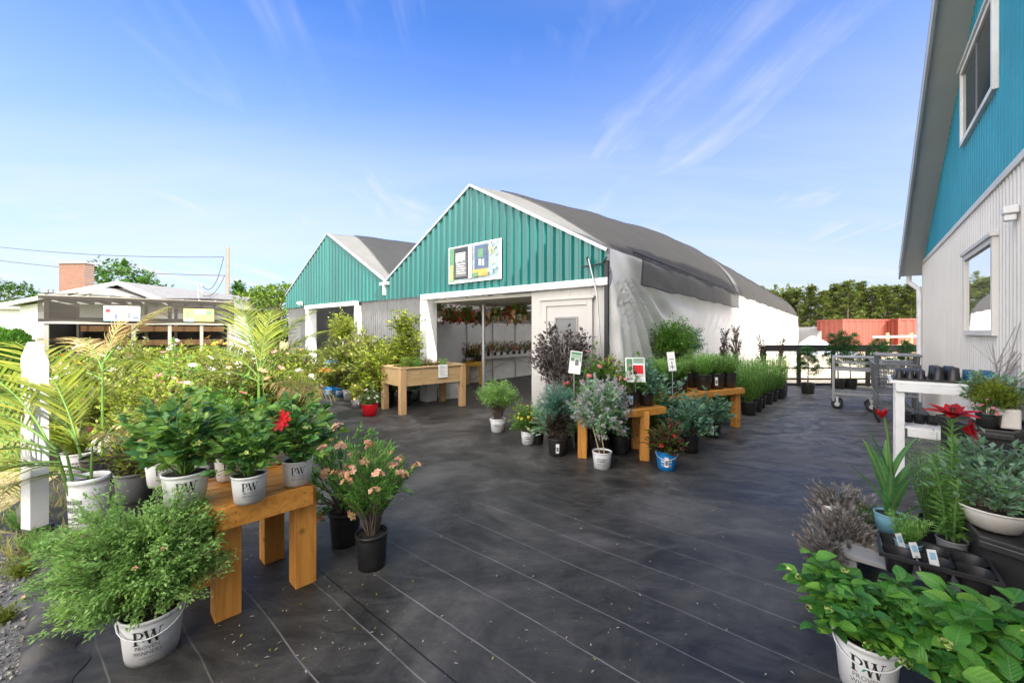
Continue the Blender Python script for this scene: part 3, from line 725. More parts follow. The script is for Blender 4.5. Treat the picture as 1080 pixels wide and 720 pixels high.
def text_geo(s, size):
    if s not in TXT:
        cu = bpy.data.curves.new('t', 'FONT'); cu.body = s; cu.size = 1; cu.resolution_u = 2
        ob = bpy.data.objects.new('t', cu); COL.objects.link(ob)
        dg = bpy.context.evaluated_depsgraph_get(); dg.update()
        me = bpy.data.meshes.new_from_object(ob.evaluated_get(dg))
        v = np.array([tuple(q.co) for q in me.vertices]); f = [tuple(p.vertices) for p in me.polygons]
        bpy.data.objects.remove(ob); bpy.data.curves.remove(cu); bpy.data.meshes.remove(me)
        TXT[s] = (v, f)
    v, f = TXT[s]
    return v*size, f
def scatter_rects(x0, z0, x1, z1, n, mt, sz, seed):
    r_ = random.Random(seed); out = []
    for _ in range(n):
        x = r_.uniform(x0, x1-sz); z = r_.uniform(z0, z1-sz*1.6); q = sz*r_.uniform(.5, 1)
        out.append((x, z, x+q, z+q*1.6, mt))
    return out
rects = [(.02, .05, .98, .97, 'signpale'), (.02, .05, .12, .97, 'signgreen'), (.04, .09, .09, .5, 'signyellow'), (.12, .10, .40, .95, 'signdark'), (.15, .17, .37, .80, 'inkgrey')]
for i, z in enumerate(np.linspace(.25, .50, 5)): rects.append((.17, z, .35-.02*(i % 2), z+.022, 'paper'))
rects += [(.16, .56, .20, .76, 'paper'), (.22, .58, .26, .78, 'paper'), (.28, .56, .30, .80, 'paper'), (.32, .60, .35, .78, 'paper'), (.16, .78, .36, .81, 'paper')]
rects += [(.42, .1, .48, .95, 'paper'), (.54, .30, .78, .92, 'signnavy'), (.60, .60, .70, .82, 'signgreen'), (.62, .40, .66, .56, 'paper'), (.68, .38, .72, .54, 'paper'), (.50, .12, .79, .30, 'signorange'), (.50, .12, .62, .22, 'signgreen')]
rects += scatter_rects(.80, .35, .97, .95, 9, 'signyellow', .035, 3)+scatter_rects(.80, .1, .95, .4, 5, 'signblue', .06, 5)+scatter_rects(.84, .7, .97, .97, 6, 'signdark', .03, 8)
def s_at(px): 
    k = (px-CX)/FPX
    return (k*P0[1]-P0[0])/(ES[0]-k*ES[1])
sa, sb_ = s_at(475.5), s_at(530.5)
wall_sign('banner', (*gw(sa, -.06), 2.63), GRZ, sb_-sa, .78, rects, 'framed printed banner of two posters high on the green gable', 'banner')

# ------------------------------------------------------------------ shop building on the right
BRZ = math.atan2(-.755, -.656); BC = (8.8, 8.5)
EZ, SL, APX = 3.08, .49, 8.0
bl = empty('shop_building', (*BC, 0), BRZ, 'tall blue and white ribbed metal building with a sloping grey soffit', 'building')
zr = lambda u: EZ+SL*(u if u < APX else 2*APX-u)
b = MB(); corrugated(b, 0, 2*APX, lambda u: 0.0, lambda u: EZ-.03, 0, .115, .02, wr=.04)
b.build('lower_wall', M['offwhite'], bl)
b = MB(); corrugated(b, .0, APX, lambda u: EZ+.03, lambda u: zr(u)-.02, 0, .115, .02, wr=.04); corrugated(b, APX, 2*APX, lambda u: EZ+.03, lambda u: zr(u)-.02, 0, .115, .02, wr=.04)
b.build('upper_cladding', M['teal_r'], bl)
b = MB(); b.box(-.01, -.035, EZ-.035, 2*APX, -.0, EZ+.035); b.build('trim_strip', M['offwhite'], bl)
b = MB(); b.box(-.04, -.03, 0, .06, .02, EZ-.04); b.build('corner_trim', M['offwhite'], bl)
b = MB(); b.box(0, .02, 0, .05, 12, EZ+.02); b.box(2*APX-.05, .02, 0, 2*APX, 12, EZ); b.box(.05, 11.95, 0, 2*APX-.05, 12, EZ); b.build('wall', M['offwhite'], bl)
b = MB(); b.box(-3.3, 4.6, 0, 6.2, 10, 9.6); b.build('added_sun_block', M['offwhite'], bl)  # unseen block added to keep the sun off the film wall
b = MB(); b.box(-3.5, 4.4, 9.602, 6.4, 10.2, 9.9); b.build('added_sun_block_cap', M['shingle'], bl)  # cap of the added block
OV = .34
def rake(u0, u1, y0, y1, z_off0, z_off1, nm, mt):
    b = MB()
    for ua, ub in ((u0, APX), (APX, u1)):
        v = []
        for u in (ua, ub):
            for y in (y0, y1):
                for zo in (z_off0, z_off1): v.append((u, y, zr(u)+zo))
        b.add(v, [(0,1,3,2),(4,6,7,5),(0,4,5,1),(2,3,7,6),(0,2,6,4),(1,5,7,3)])
    return b.build(nm, mt, bl)
rake(-.42, 2*APX+.42, -OV, .0, -.02, .01, 'soffit', M['soffit'])
rake(-.45, 2*APX+.45, -OV-.03, -OV, -.06, .17, 'fascia', M['soffit'])
rake(-.45, 2*APX+.45, -OV-.03, 12.3, .17, .21, 'roof', M['shingle'])
b = MB(); b.box(-.55, -.34, zr(-.45)+.02, -.44, 12, zr(-.45)+.13); b.build('gutter', M['soffit'], bl)
b = MB(); b.tube([(-.46, -.2, zr(-.45)+.02), (-.46, -.2, 2.72), (-.1, -.07, 2.52), (-.05, -.07, 2.3), (-.05, -.07, .1)], .045, 8); b.build('downspout', M['white'], bl)
def t_at(px):
    k = (px-CX)/FPX
    return (BC[0]-k*BC[1])/(.656-k*.755)
def bwin(px0, px1, z0, z1, gm, frame_m, fr=.06, split=False):
    t0, t1 = t_at(px0), t_at(px1)
    o = MB()
    for q in ((t0, z0, t0+fr, z1), (t1-fr, z0, t1, z1), (t0+fr, z0, t1-fr, z0+fr), (t0+fr, z1-fr, t1-fr, z1)): o.box(q[0], -.055, q[1], q[2], -.001, q[3])
    f = o.build('window', frame_m, bl, bevel=.004)
    p = MB(); p.box(t0+fr, -.03, z0+fr, t1-fr, -.022, z1-fr); p.build('pane', gm, f)
    if split:
        p = MB(); tm = (t0+t1)/2; p.box(tm-.012, -.036, z0+fr, tm+.012, -.03, z1-fr); p.build('mullion', M['inkgrey'], f)
    p = MB(); p.box(t0-.03, -.075, z1, t1+.03, -.001, z1+.04); p.build('cap', M['offwhite'], f)
bwin(1022, 1055, 1.56, 2.56, M['mirror'], M['offwhite'])
bwin(1018.5, 1055, 4.03, 5.02, M['glass'], M['white'], split=True)
b = MB(); tl = t_at(1077); b.box(tl-.03, -.11, 2.63, tl+.07, -.02, 2.70); b.box(tl-.02, -.10, 2.57, tl+.05, -.03, 2.625); b.build('wall_lamp', M['white'], bl, bevel=.01)

# ------------------------------------------------------------------ far things on the right
def ribbed_box(name, x, y, rz, L, W_, H, label):
    o = empty(name, (x, y, 0), rz, label, 'container', 'shipping containers beyond the fence')
    for (ax, ln, nm) in (('x', L, 'side_panel'), ('y', W_, 'end_panel')):
        for off in (0, 1):
            n = int(ln/.14); v = []; f = []
            for i in range(n+1):
                u = .1+(ln-.2)*i/n; d = .05 if (i//2) % 2 else 0
                base = (W_ if ax == 'x' else L)*off; sg = d if off == 0 else -d
                for z in (.15, H-.1): v.append((u, base+sg, z) if ax == 'x' else (base+sg, u, z))
            for i in range(n): f.append((2*i, 2*i+2, 2*i+3, 2*i+1))
            b = MB(); b.add(v, f); b.build(nm, M['container'], o)
    b = MB()
    for px_ in (0, L):
        for py_ in (0, W_): b.box(px_-.06, py_-.06, 0, px_+.08, py_+.08, H)
    for z in (.08, H-.06): b.box(0, -.03, z-.07, L, .05, z+.07); b.box(0, W_-.05, z-.07, L, W_+.03, z+.07); b.box(-.03, 0, z-.07, .05, W_, z+.07); b.box(L-.05, 0, z-.07, L+.03, W_, z+.07)
    b.box(0, 0, H-.06, L, W_, H); b.build('frame', M['container'], o)
    return o
ribbed_box('shipping_container', *AT(889, 32), R(3), 3.9, 2.4, 2.62, 'rust red ribbed shipping container, the one nearer the white tent')
ribbed_box('shipping_container', *AT(947.5, 31.5), R(-4), 6.0, 2.4, 2.66, 'rust red ribbed shipping container half hidden behind the shop corner')
# timber frame in front of the second container
tf = empty('timber_frame', (*AT(936, 26), 0), R(-2), 'pale timber frame with diagonal braces before the second red container', 'frame')
for x in (0, 1.5, 2.9):
    b = MB(); b.beam((x, 0, 0), (x, 0, 1.55), .12, .12); b.build('upright', M['cedar_v'], tf)
b = MB(); b.beam((-.9, 0, 1.28), (3.3, 0, 1.34), .09, .12); b.beam((-.9, .08, .7), (3.3, .08, .7), .09, .1); b.build('rail', M['white'], tf)
b = MB(); b.beam((0, .1, .1), (1.4, .1, 1.2), .08, .1); b.beam((1.5, .1, .1), (2.9, .1, 1.3), .08, .1); b.build('brace', M['cedar'], tf)
# white hoop tent and tarp-covered heap
ht = empty('hoop_tent', (*AT(861, 34), 0), R(8), 'small white hoop tent beyond the fence left of the red containers', 'tent')
b = MB(); prof = [(-1.75, 0)]+[(-1.75*math.cos(a), .9+1.15*math.sin(a)**.9) for a in np.linspace(0, math.pi, 15)]+[(1.75, 0)]
b.grid([[(1.75+x, y_, z) for x, z in prof] for y_ in (0, 1, 2, 3, 4, 5)]); b.build('cover', M['film_roof'], ht)
b = MB(); b.add([(1.75+x, .02, z) for x, z in prof], [tuple(range(len(prof)))]); b.build('end_wall', M['film'], ht)
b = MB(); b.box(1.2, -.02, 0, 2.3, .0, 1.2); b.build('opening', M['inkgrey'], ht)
hp = MB(); r2 = random.Random(3); Pp = []
for i in range(15):
    u = i/14; row = []
    for j in range(11):
        v = j/10; hgt = math.sin(math.pi*v)**.45*(.75+.35*math.sin(u*5+1))*min(1, 6*u, 6*(1-u))
        row.append((u*3.4, (v-.5)*2.2, 1.25*hgt+.03*math.sin(9*u+13*v)))
    Pp.append(row)
hp.grid(Pp); o = hp.build('tarp_heap', M['tarp'], None, (*AT(846, 28), 0), R(4)); tag(o, 'pale blue-grey tarp draped over a heap beside the hoop tent', 'tarp')

# fence along the back of the yard
fa = np.array(AT(806, 11.75)); fb = np.array(AT(988, 11.75))
FL = float(np.linalg.norm(fb-fa))
fe = empty('yard_fence', (fa[0], fa[1], 0), 0, 'black rail fence with netting along the back edge of the yard', 'fence')
for x in np.linspace(0, FL, 6):
    b = MB(); b.box(x-.04, -.04, 0, x+.04, .04, 1.17); b.build('post', M['black_soft'], fe)
b = MB(); b.box(0, -.07, 1.03, FL, -.042, 1.19); b.box(0, -.09, 1.19, FL, .02, 1.215); b.build('top_rail', M['black_soft'], fe)
b = MB(); b.box(0, -.06, .52, FL, -.042, .56); b.build('mid_rail', M['greywood'], fe)
b = MB(); b.box(0, -.07, .02, FL, -.042, .10); b.box(0, -.07, .20, FL, -.042, .25); b.build('bottom_board', M['black_soft'], fe)
b = MB(); b.add([(0, .045, .0), (FL, .045, 0), (FL, .045, 1.05), (0, .045, 1.05)], [(0, 1, 2, 3)]); b.build('netting', M['net_fence'], fe)

# ------------------------------------------------------------------ left: house, pergola, pole
hx, hy = AT(130, 22)
ho = empty('house', (hx, hy, 0), R(-4), 'low white house with shallow gables and a wide brick chimney', 'house')
zt = ZAT(298, 22)-.05; ze = ZAT(319, 22)-.05
Lw, Rw = -7.2, 3.1
b = MB(); b.prism([(Lw+.5, .3), (Rw-.4, .3), (Rw-.4, 9), (Lw+.5, 9)], 0, ze-.1); 
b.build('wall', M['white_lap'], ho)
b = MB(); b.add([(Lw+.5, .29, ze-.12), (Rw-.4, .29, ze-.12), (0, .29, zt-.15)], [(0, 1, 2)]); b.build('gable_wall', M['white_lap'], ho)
b = MB()
for xa, xb in ((Lw, 0), (0, Rw)):
    za, zb = (ze-.1, zt) if xa < 0 else (zt, ze-.1)
    b.add([(xa, -.25, za), (xb, -.25, zb), (xb, 9.5, zb), (xa, 9.5, za), (xa, -.25, za+.1), (xb, -.25, zb+.1), (xb, 9.5, zb+.1), (xa, 9.5, za+.1)], [(0,3,2,1),(4,5,6,7),(0,1,5,4),(1,2,6,5),(2,3,7,6),(3,0,4,7)])
rf = b.build('roof', M['shingle'], ho)
cx0, cz = AT(65, 24)[0]-hx, 0
b = MB(); b.box(-6.75, 2.2, zt-1.7, -5.05, 2.75, ZAT(277, 24.3)); ch = b.build('chimney', M['brick'], rf)
b = MB(); b.box(-6.82, 2.13, ZAT(277, 24.3), -4.98, 2.82, ZAT(277, 24.3)+.1); b.build('chimney_cap', M['paleplank'], ch)
b = MB(); b.box(-6.85, 2.1, zt-1.6, -4.9, 2.85, zt-.72); b.build('flashing', M['shingle'], ch)
b = MB()
for k in ((Lw, ze-.1, 0, zt), (0, zt, Rw, ze-.1)): b.beam((k[0], -.28, k[1]), (k[2], -.28, k[3]), .05, .2)
b.build('bargeboard', M['white'], ho)
b = MB(); px0, pz0 = -3.4, ze-.12
b.beam((-3.6, -.9, ze-.1), (-.3, -.9, zt-.38), .05, .16); b.beam((-.3, -.9, zt-.38), (2.2, -.9, ze-.05), .05, .16); b.build('porch_bargeboard', M['white'], ho)
b = MB(); b.add([(-3.5, -.85, ze-.1), (2.1, -.85, ze-.1), (-.3, -.85, zt-.45)], [(0, 1, 2)]); b.build('porch_gable', M['white_lap'], ho)
b = MB()
for xa, xb, za, zb in ((-3.6, -.3, ze-.05, zt-.3), (-.3, 2.2, zt-.3, ze+.02)): b.add([(xa, -.92, za), (xb, -.92, zb), (xb, .6, zb), (xa, .6, za)], [(0, 1, 2, 3)])
b.build('porch_roof', M['shingle'], ho)
for x in (-6.2, -5.9):
    b = MB(); b.tube([(x, 1.2, ze), (x, 1.2, ze+.95)], .07, 8); b.build('vent_pipe', M['inkgrey'], ho)
for x in (-5.6, -2.6, 1.2):
    b = MB(); b.box(x, .24, 1.0, x+.9, .3, 2.1); q = b.build('window', M['white'], ho); b = MB(); b.box(x+.08, .22, 1.08, x+.82, .245, 2.02); b.build('pane', M['glass'], q)
# left wing
wx, wy = AT(-60, 25)
wg = empty('house_wing', (wx, wy, 0), 0, 'white garage with flat grey roof at the left edge behind the hedge', 'garage')
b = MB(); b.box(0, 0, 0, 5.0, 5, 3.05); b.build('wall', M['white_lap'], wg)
b = MB(); b.box(-.3, -.4, 3.05, 5.4, 5.3, 3.3); b.build('roof', M['shingle'], wg)
b = MB(); b.box(-.3, -.44, 3.02, 5.4, -.4, 3.3); b.build('fascia', M['paleplank'], wg)
b = MB(); b.box(3.2, -.03, 0, 4.6, 0, 2.2); b.build('door', M['white'], wg)

# pergola with shade net
pa = np.array(AT(41, 11.4)); pb = np.array(AT(247, 14.2)); PL = float(np.linalg.norm(pb-pa)); prz = math.atan2(pb[1]-pa[1], pb[0]-pa[0])
pg = empty('shade_pergola', (pa[0], pa[1], 0), prz, 'grey timber pergola hung with dark shade net behind the plants', 'pergola')
zb0, zb1 = 1.92, 2.62
PT = (0.15, PL*.43, PL*.62, PL*.80, PL*.99)
for x in PT:
    b = MB(); b.box(x-.045, -.045, 0, x+.045, .045, zb1); b.build('post', M['greywood_v'], pg)
for x in PT:
    b = MB(); b.box(x-.05, 3.4, 0, x+.05, 3.5, zb1); b.build('post', M['greywood_v'], pg)
b = MB(); b.box(0, -.10, zb0-.08, PL, -.061, zb0+.06); b.box(0, -.10, zb1-.06, PL, -.061, zb1+.05); b.build('beam', M['greywood'], pg)
for x in np.linspace(.1, PL-.1, 11):
    b = MB(); b.beam((x, -.05, zb1+.02), (x, 3.6, zb1+.02), .05, .12); b.build('rafter', M['greywood'], pg)
b = MB(); Pn = []
for x in np.linspace(0, PL, 60):
    Pn.append([(x, -.115+.015*math.sin(x*3+z*4), z) for z in np.linspace(zb0-.03+.03*math.sin(x*2.3), zb1+.03, 6)])
b.grid(Pn); b.build('shade_net', M['net_thin'], pg)
b = MB(); b.grid([[(x, y_, zb1+.1+.03*math.sin(x*2+y_)) for y_ in np.linspace(-.1, 3.6, 6)] for x in np.linspace(0, PL, 20)]); b.build('roof_net', M['net_thin'], pg)
b = MB()
for z in (.55, 1.1, 1.62):
    b.box(.3, 3.05, z, PL-.2, 3.38, z+.2)
b.build('shelf_board', M['brownwood'], pg)
b = MB(); b.box(.12, .1, 0, .14, 3.5, zb1-.1); b.build('side_screen', M['black_soft'], pg)
b = MB(); b.box(0.0, 3.55, 0, PL, 3.6, zb1-.5); b.build('back_screen', M['black_soft'], pg)
def psign(px0, px1, py0, py1, rects, texts, label):
    k0 = (px0-CX)/FPX; d = np.array((math.cos(prz), math.sin(prz)))
    def u_at(k): return (k*pa[1]-pa[0])/(d[0]-k*d[1])
    u0, u1 = u_at((px0-CX)/FPX), u_at((px1-CX)/FPX); Y = pa[1]+d[1]*(u0+u1)/2
    z0, z1 = ZAT(py1, Y), ZAT(py0, Y)
    o = np.array(pa)+d*u0+np.array((d[1], -d[0]))*.17
    return wall_sign('banner', (o[0], o[1], z0), prz, u1-u0, z1-z0, rects, label, 'banner', texts=texts, group='banners hung on the pergola')
psign(110.5, 148.5, 323, 338.5, [(.0, .0, 1, .5, 'signblue'), (.05, .55, .18, .8, 'signred'), (.3, .12, .36, .5, 'signnavy'), (.40, .16, .62, .28, 'paper'), (.66, .2, .72, .55, 'signnavy'), (.8, .15, .95, .3, 'signnavy'), (.35, .6, .9, .68, 'signblue')], [], 'white and sky blue banner on the pergola net')
psign(194, 225.5, 326, 339, [(.0, .0, 1, 1, 'signyellow'), (.35, .6, .7, .95, 'paper'), (.02, -.02, .32, .22, 'signblue'), (.1, .3, .16, .8, 'signgreen'), (.34, .2, .38, .5, 'signgreen'), (.6, .2, .9, .3, 'signgreen'), (.75, .55, .92, .85, 'signgreen')], [], 'yellow-green banner on the pergola net')
# utility pole, mast and wires
pox, poy = AT(240, 30)
po = empty('utility_pole', (pox, poy, 0), 0, 'weathered wooden utility pole rising behind the pergola', 'pole')
b = MB(); b.tube([(0, 0, 0), (0, 0, 4), (.02, 0, ZAT(260.5, 30))], [.16, .14, .115], 10); b.build('shaft', M['pole'], po)
b = MB(); b.tube([(-.12, -.1, 7.05), (-.32, -.1, 7.05)], .03); b.tube([(-.12, -.1, 6.1), (-.25, -.1, 6.1)], .03); b.build('insulator', M['paleplank'], po)
msx, msy = AT(209.5, 24)
ma = MB(); ma.tube([(0, 0, 1), (0, 0, ZAT(300, 24))], .05, 6); ma.tube([(0, 0, ZAT(300, 24)), (.12, 0, ZAT(299, 24)), (.25, 0, ZAT(302, 24))], .05, 6); ma.tube([(.12, 0, ZAT(306, 24)), (.25, 0, ZAT(309, 24))], .03, 5)
tag(ma.build('service_mast', M['galv'], None, (msx, msy, 0)), 'thin metal service mast left of the utility pole', 'mast')
def wire(a, c, sag, label):
    a = np.array(a); c = np.array(c); P = [(a+(c-a)*q)-np.array((0, 0, sag*4*q*(1-q))) for q in np.linspace(0, 1, 24)]
    tag(MB().tube(P, .02, 4, cap=False).build('cable', M['black_soft']), label, 'cable', 'overhead cables')
wire((AT(-60, 34)[0], 34, ZAT(253, 34)), (pox-.3, 30, ZAT(271, 30)), .45, 'upper overhead cable running from the left edge to the pole')
wire((AT(-60, 34)[0], 34, ZAT(266.5, 34)), (pox-.2, 30, ZAT(290.5, 30)), .4, 'lower overhead cable passing behind the brick chimney')
wire((pox-.3, 30, ZAT(271, 30)), (msx+.25, 24, ZAT(302, 24)), 1.0, 'upper slack cable between the pole and the service mast')
wire((pox-.2, 30, ZAT(290, 30)), (msx+.25, 24, ZAT(312, 24)), .5, 'lower slack cable between the pole and the service mast')
# ------------------------------------------------------------------ leaf shapes  (x across, y along, z up)
def q4(*f): return [np.array(f)]
LEAF = (np.array([(0,0,0),(-.24,.42,.07),(0,.45,0),(.24,.42,.07),(0,1,-.10)]), q4((0,2,1),(0,3,2),(1,2,4),(2,3,4)))
def bigleaf(wid, droop, fold):
    ys = [0, .16, .38, .62, .84, 1.0]; ws = [.02, .62, 1, .88, .48, .0]
    v = []
    for y, w_ in zip(ys, ws):
        z = -droop*y*y; v += [(-wid*w_, y, z+fold*w_), (0, y, z), (wid*w_, y, z+fold*w_)]
    f = []
    for i in range(5): f += [(3*i, 3*i+1, 3*i+4, 3*i+3), (3*i+1, 3*i+2, 3*i+5, 3*i+4)]
    return np.array(v), [np.array(f)]
BIG = bigleaf(.33, .22, .07)
HYD = bigleaf(.33, .30, .12)
NARROW = (np.array([(0,0,0),(-.11,.45,.03),(.11,.45,.03),(0,1,-.08)]), q4((0,2,3,1)))
NEEDLE = (np.array([(-.03,0,0),(.03,0,0),(.012,1,0),(-.012,1,0)]), q4((0,1,2,3)))
CARD = (np.array([(-.5,0,0),(.5,0,0),(.42,1,.1),(-.38,.9,-.08)]), q4((0,1,2,3)))
def strap(w_, bend, n=6):
    v = []
    for i in range(n+1):
        q = i/n; a = bend*q
        y = math.sin(a)/bend if bend else q; z = -(1-math.cos(a))/bend if bend else 0
        ww = w_*(1-(max(0, q-.35)/.65)**2)*(.6+.4*min(1, q*4)); v += [(-ww, y, z+.25*ww), (0, y, z), (ww, y, z+.25*ww)]
    f = []
    for i in range(n): f += [(3*i,3*i+1,3*i+4,3*i+3),(3*i+1,3*i+2,3*i+5,3*i+4)]
    return np.array(v), [np.array(f)]
STRAP = strap(.030, 1.3); BLADE = strap(.014, 1.0, 4); CANNA = strap(.082, .5, 8); PINNA = strap(.021, .8, 3)
def flower(n, w_, tilt, ring2=0):
    v = []; f = []
    for i in range(n):
        a = 2*math.pi*i/n; ca, sa_ = math.cos(a), math.sin(a); o = len(v)
        for x, y, z in ((0, .02, 0), (-w_, .6, .6*tilt), (w_, .6, .6*tilt), (-w_*.5, 1, tilt*.8), (w_*.5, 1, tilt*.8)):
            v.append((x*ca-y*sa_, z, x*sa_+y*ca))
        f += [(o, o+2, o+1), (o+1, o+2, o+4), (o+1, o+4, o+3)]
    v = np.array(v)*.5; return v, [np.array(f)]
FL5 = flower(5, .36, .35); FL8 = flower(9, .24, .3); FLC = flower(4, .42, .2)
def dirs(n, r_):
    v = r_.normal(size=(n, 3)); return v/np.linalg.norm(v, axis=1)[:, None]

def shrub(seed, h, r, ns, nl, leaf, ls, fm, sm='twig', shape='dome', u0=.35, spread=.10, up=.35, out=.6, rnd=.7, wid=1.0, sr=.006, flo=None, base=.03, bare=0.0, wob=.12, opp=False, tipdense=1.0):
    """stems grow out of a pot to an uneven envelope; leaves sit along them, flowers at the tips"""
    r_ = np.random.default_rng(seed); F_ = MB(); T_ = MB(); B_ = MB(); tips = []
    lobes = r_.uniform(0, 2*math.pi, 3)
    for i in range(ns):
        az = i*2.39996+r_.normal()*.25; q = (i+.5)/ns
        if shape == 'dome': ph = math.acos(1-q*.98); 
        elif shape == 'ball': ph = math.acos(1-1.75*q)
        elif shape == 'vase': ph = math.sqrt(q)*1.05
        else: ph = math.sqrt(q)*.5
        lob = 1+.14*math.sin(2*az+lobes[0])+.10*math.sin(3*az+lobes[1])
        k = lob*r_.uniform(.72, 1.08)
        if shape == 'ball': c = h-r; tip = np.array((r*math.sin(ph)*math.cos(az)*k, r*math.sin(ph)*math.sin(az)*k, c+r*math.cos(ph)*k))
        elif shape == 'vase': tip = np.array((r*math.sin(ph)/math.sin(1.05)*math.cos(az)*k, r*math.sin(ph)/math.sin(1.05)*math.sin(az)*k, h*(math.cos(ph)**.6)*r_.uniform(.75, 1.05)))
        elif shape == 'column': 
            zq = r_.uniform(.12, 1); tip = np.array((r*math.cos(az)*k*(1-.35*zq**3), r*math.sin(az)*k*(1-.35*zq**3), h*zq))
        else: tip = np.array((r*math.sin(ph)*math.cos(az)*k, r*math.sin(ph)*math.sin(az)*k, bare*h+(1-bare)*h*max(.0, math.cos(ph))**.8*k+.02))
        b0 = np.array((math.cos(az), math.sin(az), 0))*base*r_.uniform(.1, 1)
        if shape in ('ball',): b0 = np.array((0, 0, (h-r)*.8))
        if shape == 'column': b0 = np.array((0, 0, tip[2]*.7))
        mid = b0*.5+tip*.5; mid[2] = max(mid[2], tip[2]*.62)*1.0+h*.08; mid[:2] *= .75
        u = np.linspace(0, 1, 7)[:, None]; pts = b0*(1-u)**2+2*mid*u*(1-u)+tip*u*u
        pts[1:-1] += r_.normal(size=(5, 3))*.012*h
        T_.tube(pts, np.linspace(sr, sr*.35, 7), 4, cap=False)
        tips.append((tip, pts[-1]-pts[-2]))
        uu = u0+(1-u0)*r_.uniform(0, 1, nl)**(1/tipdense)
        if opp: uu = np.repeat(np.linspace(u0, 1, (nl+1)//2), 2)[:nl]
        P = b0*(1-uu[:, None])**2+2*mid*(uu*(1-uu))[:, None]+tip*(uu**2)[:, None]
        tg = (tip-mid); tg /= np.linalg.norm(tg)+1e-9
        P = P+dirs(nl, r_)*spread*r*r_.uniform(.1, 1, nl)[:, None]
        rad = P.copy(); rad[:, 2] = 0; rad /= np.linalg.norm(rad, axis=1)[:, None]+1e-6
        D = out*rad+tg*.35+np.array((0, 0, up))+dirs(nl, r_)*rnd
        if opp:
            a = np.arange(nl)*math.pi+(np.arange(nl)//2)*1.57+az
            D = np.stack([np.cos(a), np.sin(a), np.full(nl, .25+up*.5)], -1)+tg*.25+dirs(nl, r_)*rnd*.5
        F_.leaves(leaf, P, D, np.array((0, 0, 1.))+r_.normal(size=(nl, 3))*.35, ls*r_.uniform(.55, 1.12, nl), wid)
    if flo:
        for (n, tmpl, size, mt, mode) in flo:
            pick = r_.permutation(len(tips))[:n] if mode != 'low' else r_.permutation(len(tips))[:n]
            for j in pick:
                tp, tg = tips[j]; tg = tg/np.linalg.norm(tg)
                if mode == 'cluster':
                    m_ = 16; o = dirs(m_, r_)*size*np.array((1, 1, .7)); B_.leaves(FLC, tp+o+tg*size*.4, o+dirs(m_, r_)*.3*size, (0, .3, 1.), size*.8)
                elif mode == 'spike':
                    m_ = 22; uz = r_.uniform(0, 1, m_); o = dirs(m_, r_)*size*(1-uz*.8)[:, None]*.55; B_.leaves(FLC, tp+o+(tg*.6+np.array((0, 0, .5)))*(uz*size*2.4)[:, None], o+dirs(m_, r_)*.01, (0, .3, 1.), size*.55)
                elif mode == 'truss':
                    m_ = 6; o = dirs(m_, r_)*size*.7; o[:, 2] = abs(o[:, 2]); B_.leaves(FL5, tp+o, o+tg*size*.5, (0, .3, 1.), size*r_.uniform(.8, 1.2, m_))
                else:
                    B_.leaves(tmpl, [tp+tg*size*.15+np.array((0, 0, size*.1))], [tg+dirs(1, r_)[0]*.5+np.array((0, -.25, .3))], (0.2, .3, 1.), size*r_.uniform(.8, 1.2))
    return F_, T_, B_, fm, sm, (flo[0][3] if flo else None)
SP = {}
def species(key, n, fn):
    for i in range(n):
        F_, T_, B_, fm, sm, pm = fn(i)
        SP.setdefault(key, []).append((F_.mesh('foliage', [M[fm]]) if F_.n else None, T_.mesh('stems', [M[sm]]) if T_.n else None, B_.mesh('blossoms', [M[pm]]) if B_.n else None))
def clumps(seed, h, r, n, leaf, ls, fm, spr=.35, sm='greenstem', flo=None):
    """strap or grass leaves rising from the crown of the plant"""
    r_ = np.random.default_rng(seed); F_ = MB(); T_ = MB(); B_ = MB()
    az = r_.uniform(0, 2*math.pi, n); el = r_.uniform(.15, 1, n)**.7
    D = np.stack([np.cos(az)*spr*el*1.3, np.sin(az)*spr*el*1.3, np.ones(n)], -1)+r_.normal(size=(n, 3))*.08
    P = np.stack([np.cos(az), np.sin(az), np.zeros(n)], -1)*r*.18*r_.uniform(0, 1, n)[:, None]
    # leaves bend outward: their "up" points back to the axis
    U = np.stack([-np.cos(az), -np.sin(az), np.full(n, .25)], -1)
    F_.leaves(leaf, P, D, U, h*r_.uniform(.6, 1.15, n), 1.0)
    if flo:
        m_, tm, size, pm = flo
        for i in range(m_):
            a = r_.uniform(0, 6.28); tp = np.array((math.cos(a)*r*.5, math.sin(a)*r*.5, h*r_.uniform(.85, 1.15)))
            T_.tube([(0, 0, 0), tp*np.array((.4, .4, .6)), tp], [.004, .003, .002], 4, cap=False)
            B_.leaves(tm, [tp], [(math.cos(a)*.4, -.4, .7)], (0, .2, 1.), size*r_.uniform(.8, 1.2))
    return F_, T_, B_, fm, sm, (flo[3] if flo else None)
def feathery(seed, h, r, ns, nl, fm, ls=.05):
    r_ = np.random.default_rng(seed); F_ = MB(); T_ = MB()
    for i in range(ns):
        az = i*2.4; rr = r*math.sqrt((i+.5)/ns); top = np.array((math.cos(az)*rr, math.sin(az)*rr, h*r_.uniform(.65, 1.05)*(1-.2*rr/r)))
        b0 = top*np.array((.3, .3, 0)); pts = np.stack([b0, b0*.6+top*np.array((.55, .55, .5)), top]); T_.tube(pts, [.004, .003, .0015], 4, cap=False)
        u = r_.uniform(.12, 1, nl); P = b0*(1-u)[:, None]+top*u[:, None]+r_.normal(size=(nl, 3))*.012*h
        a = r_.uniform(0, 6.28, nl); D = np.stack([np.cos(a), np.sin(a), np.full(nl, .55)], -1)+r_.normal(size=(nl, 3))*.3
        F_.leaves(NARROW, P, D, (0, 0, 1.), ls*r_.uniform(.6, 1.3, nl)*(1.1-.4*u), .55)
    return F_, T_, MB(), fm, 'greenstem', None

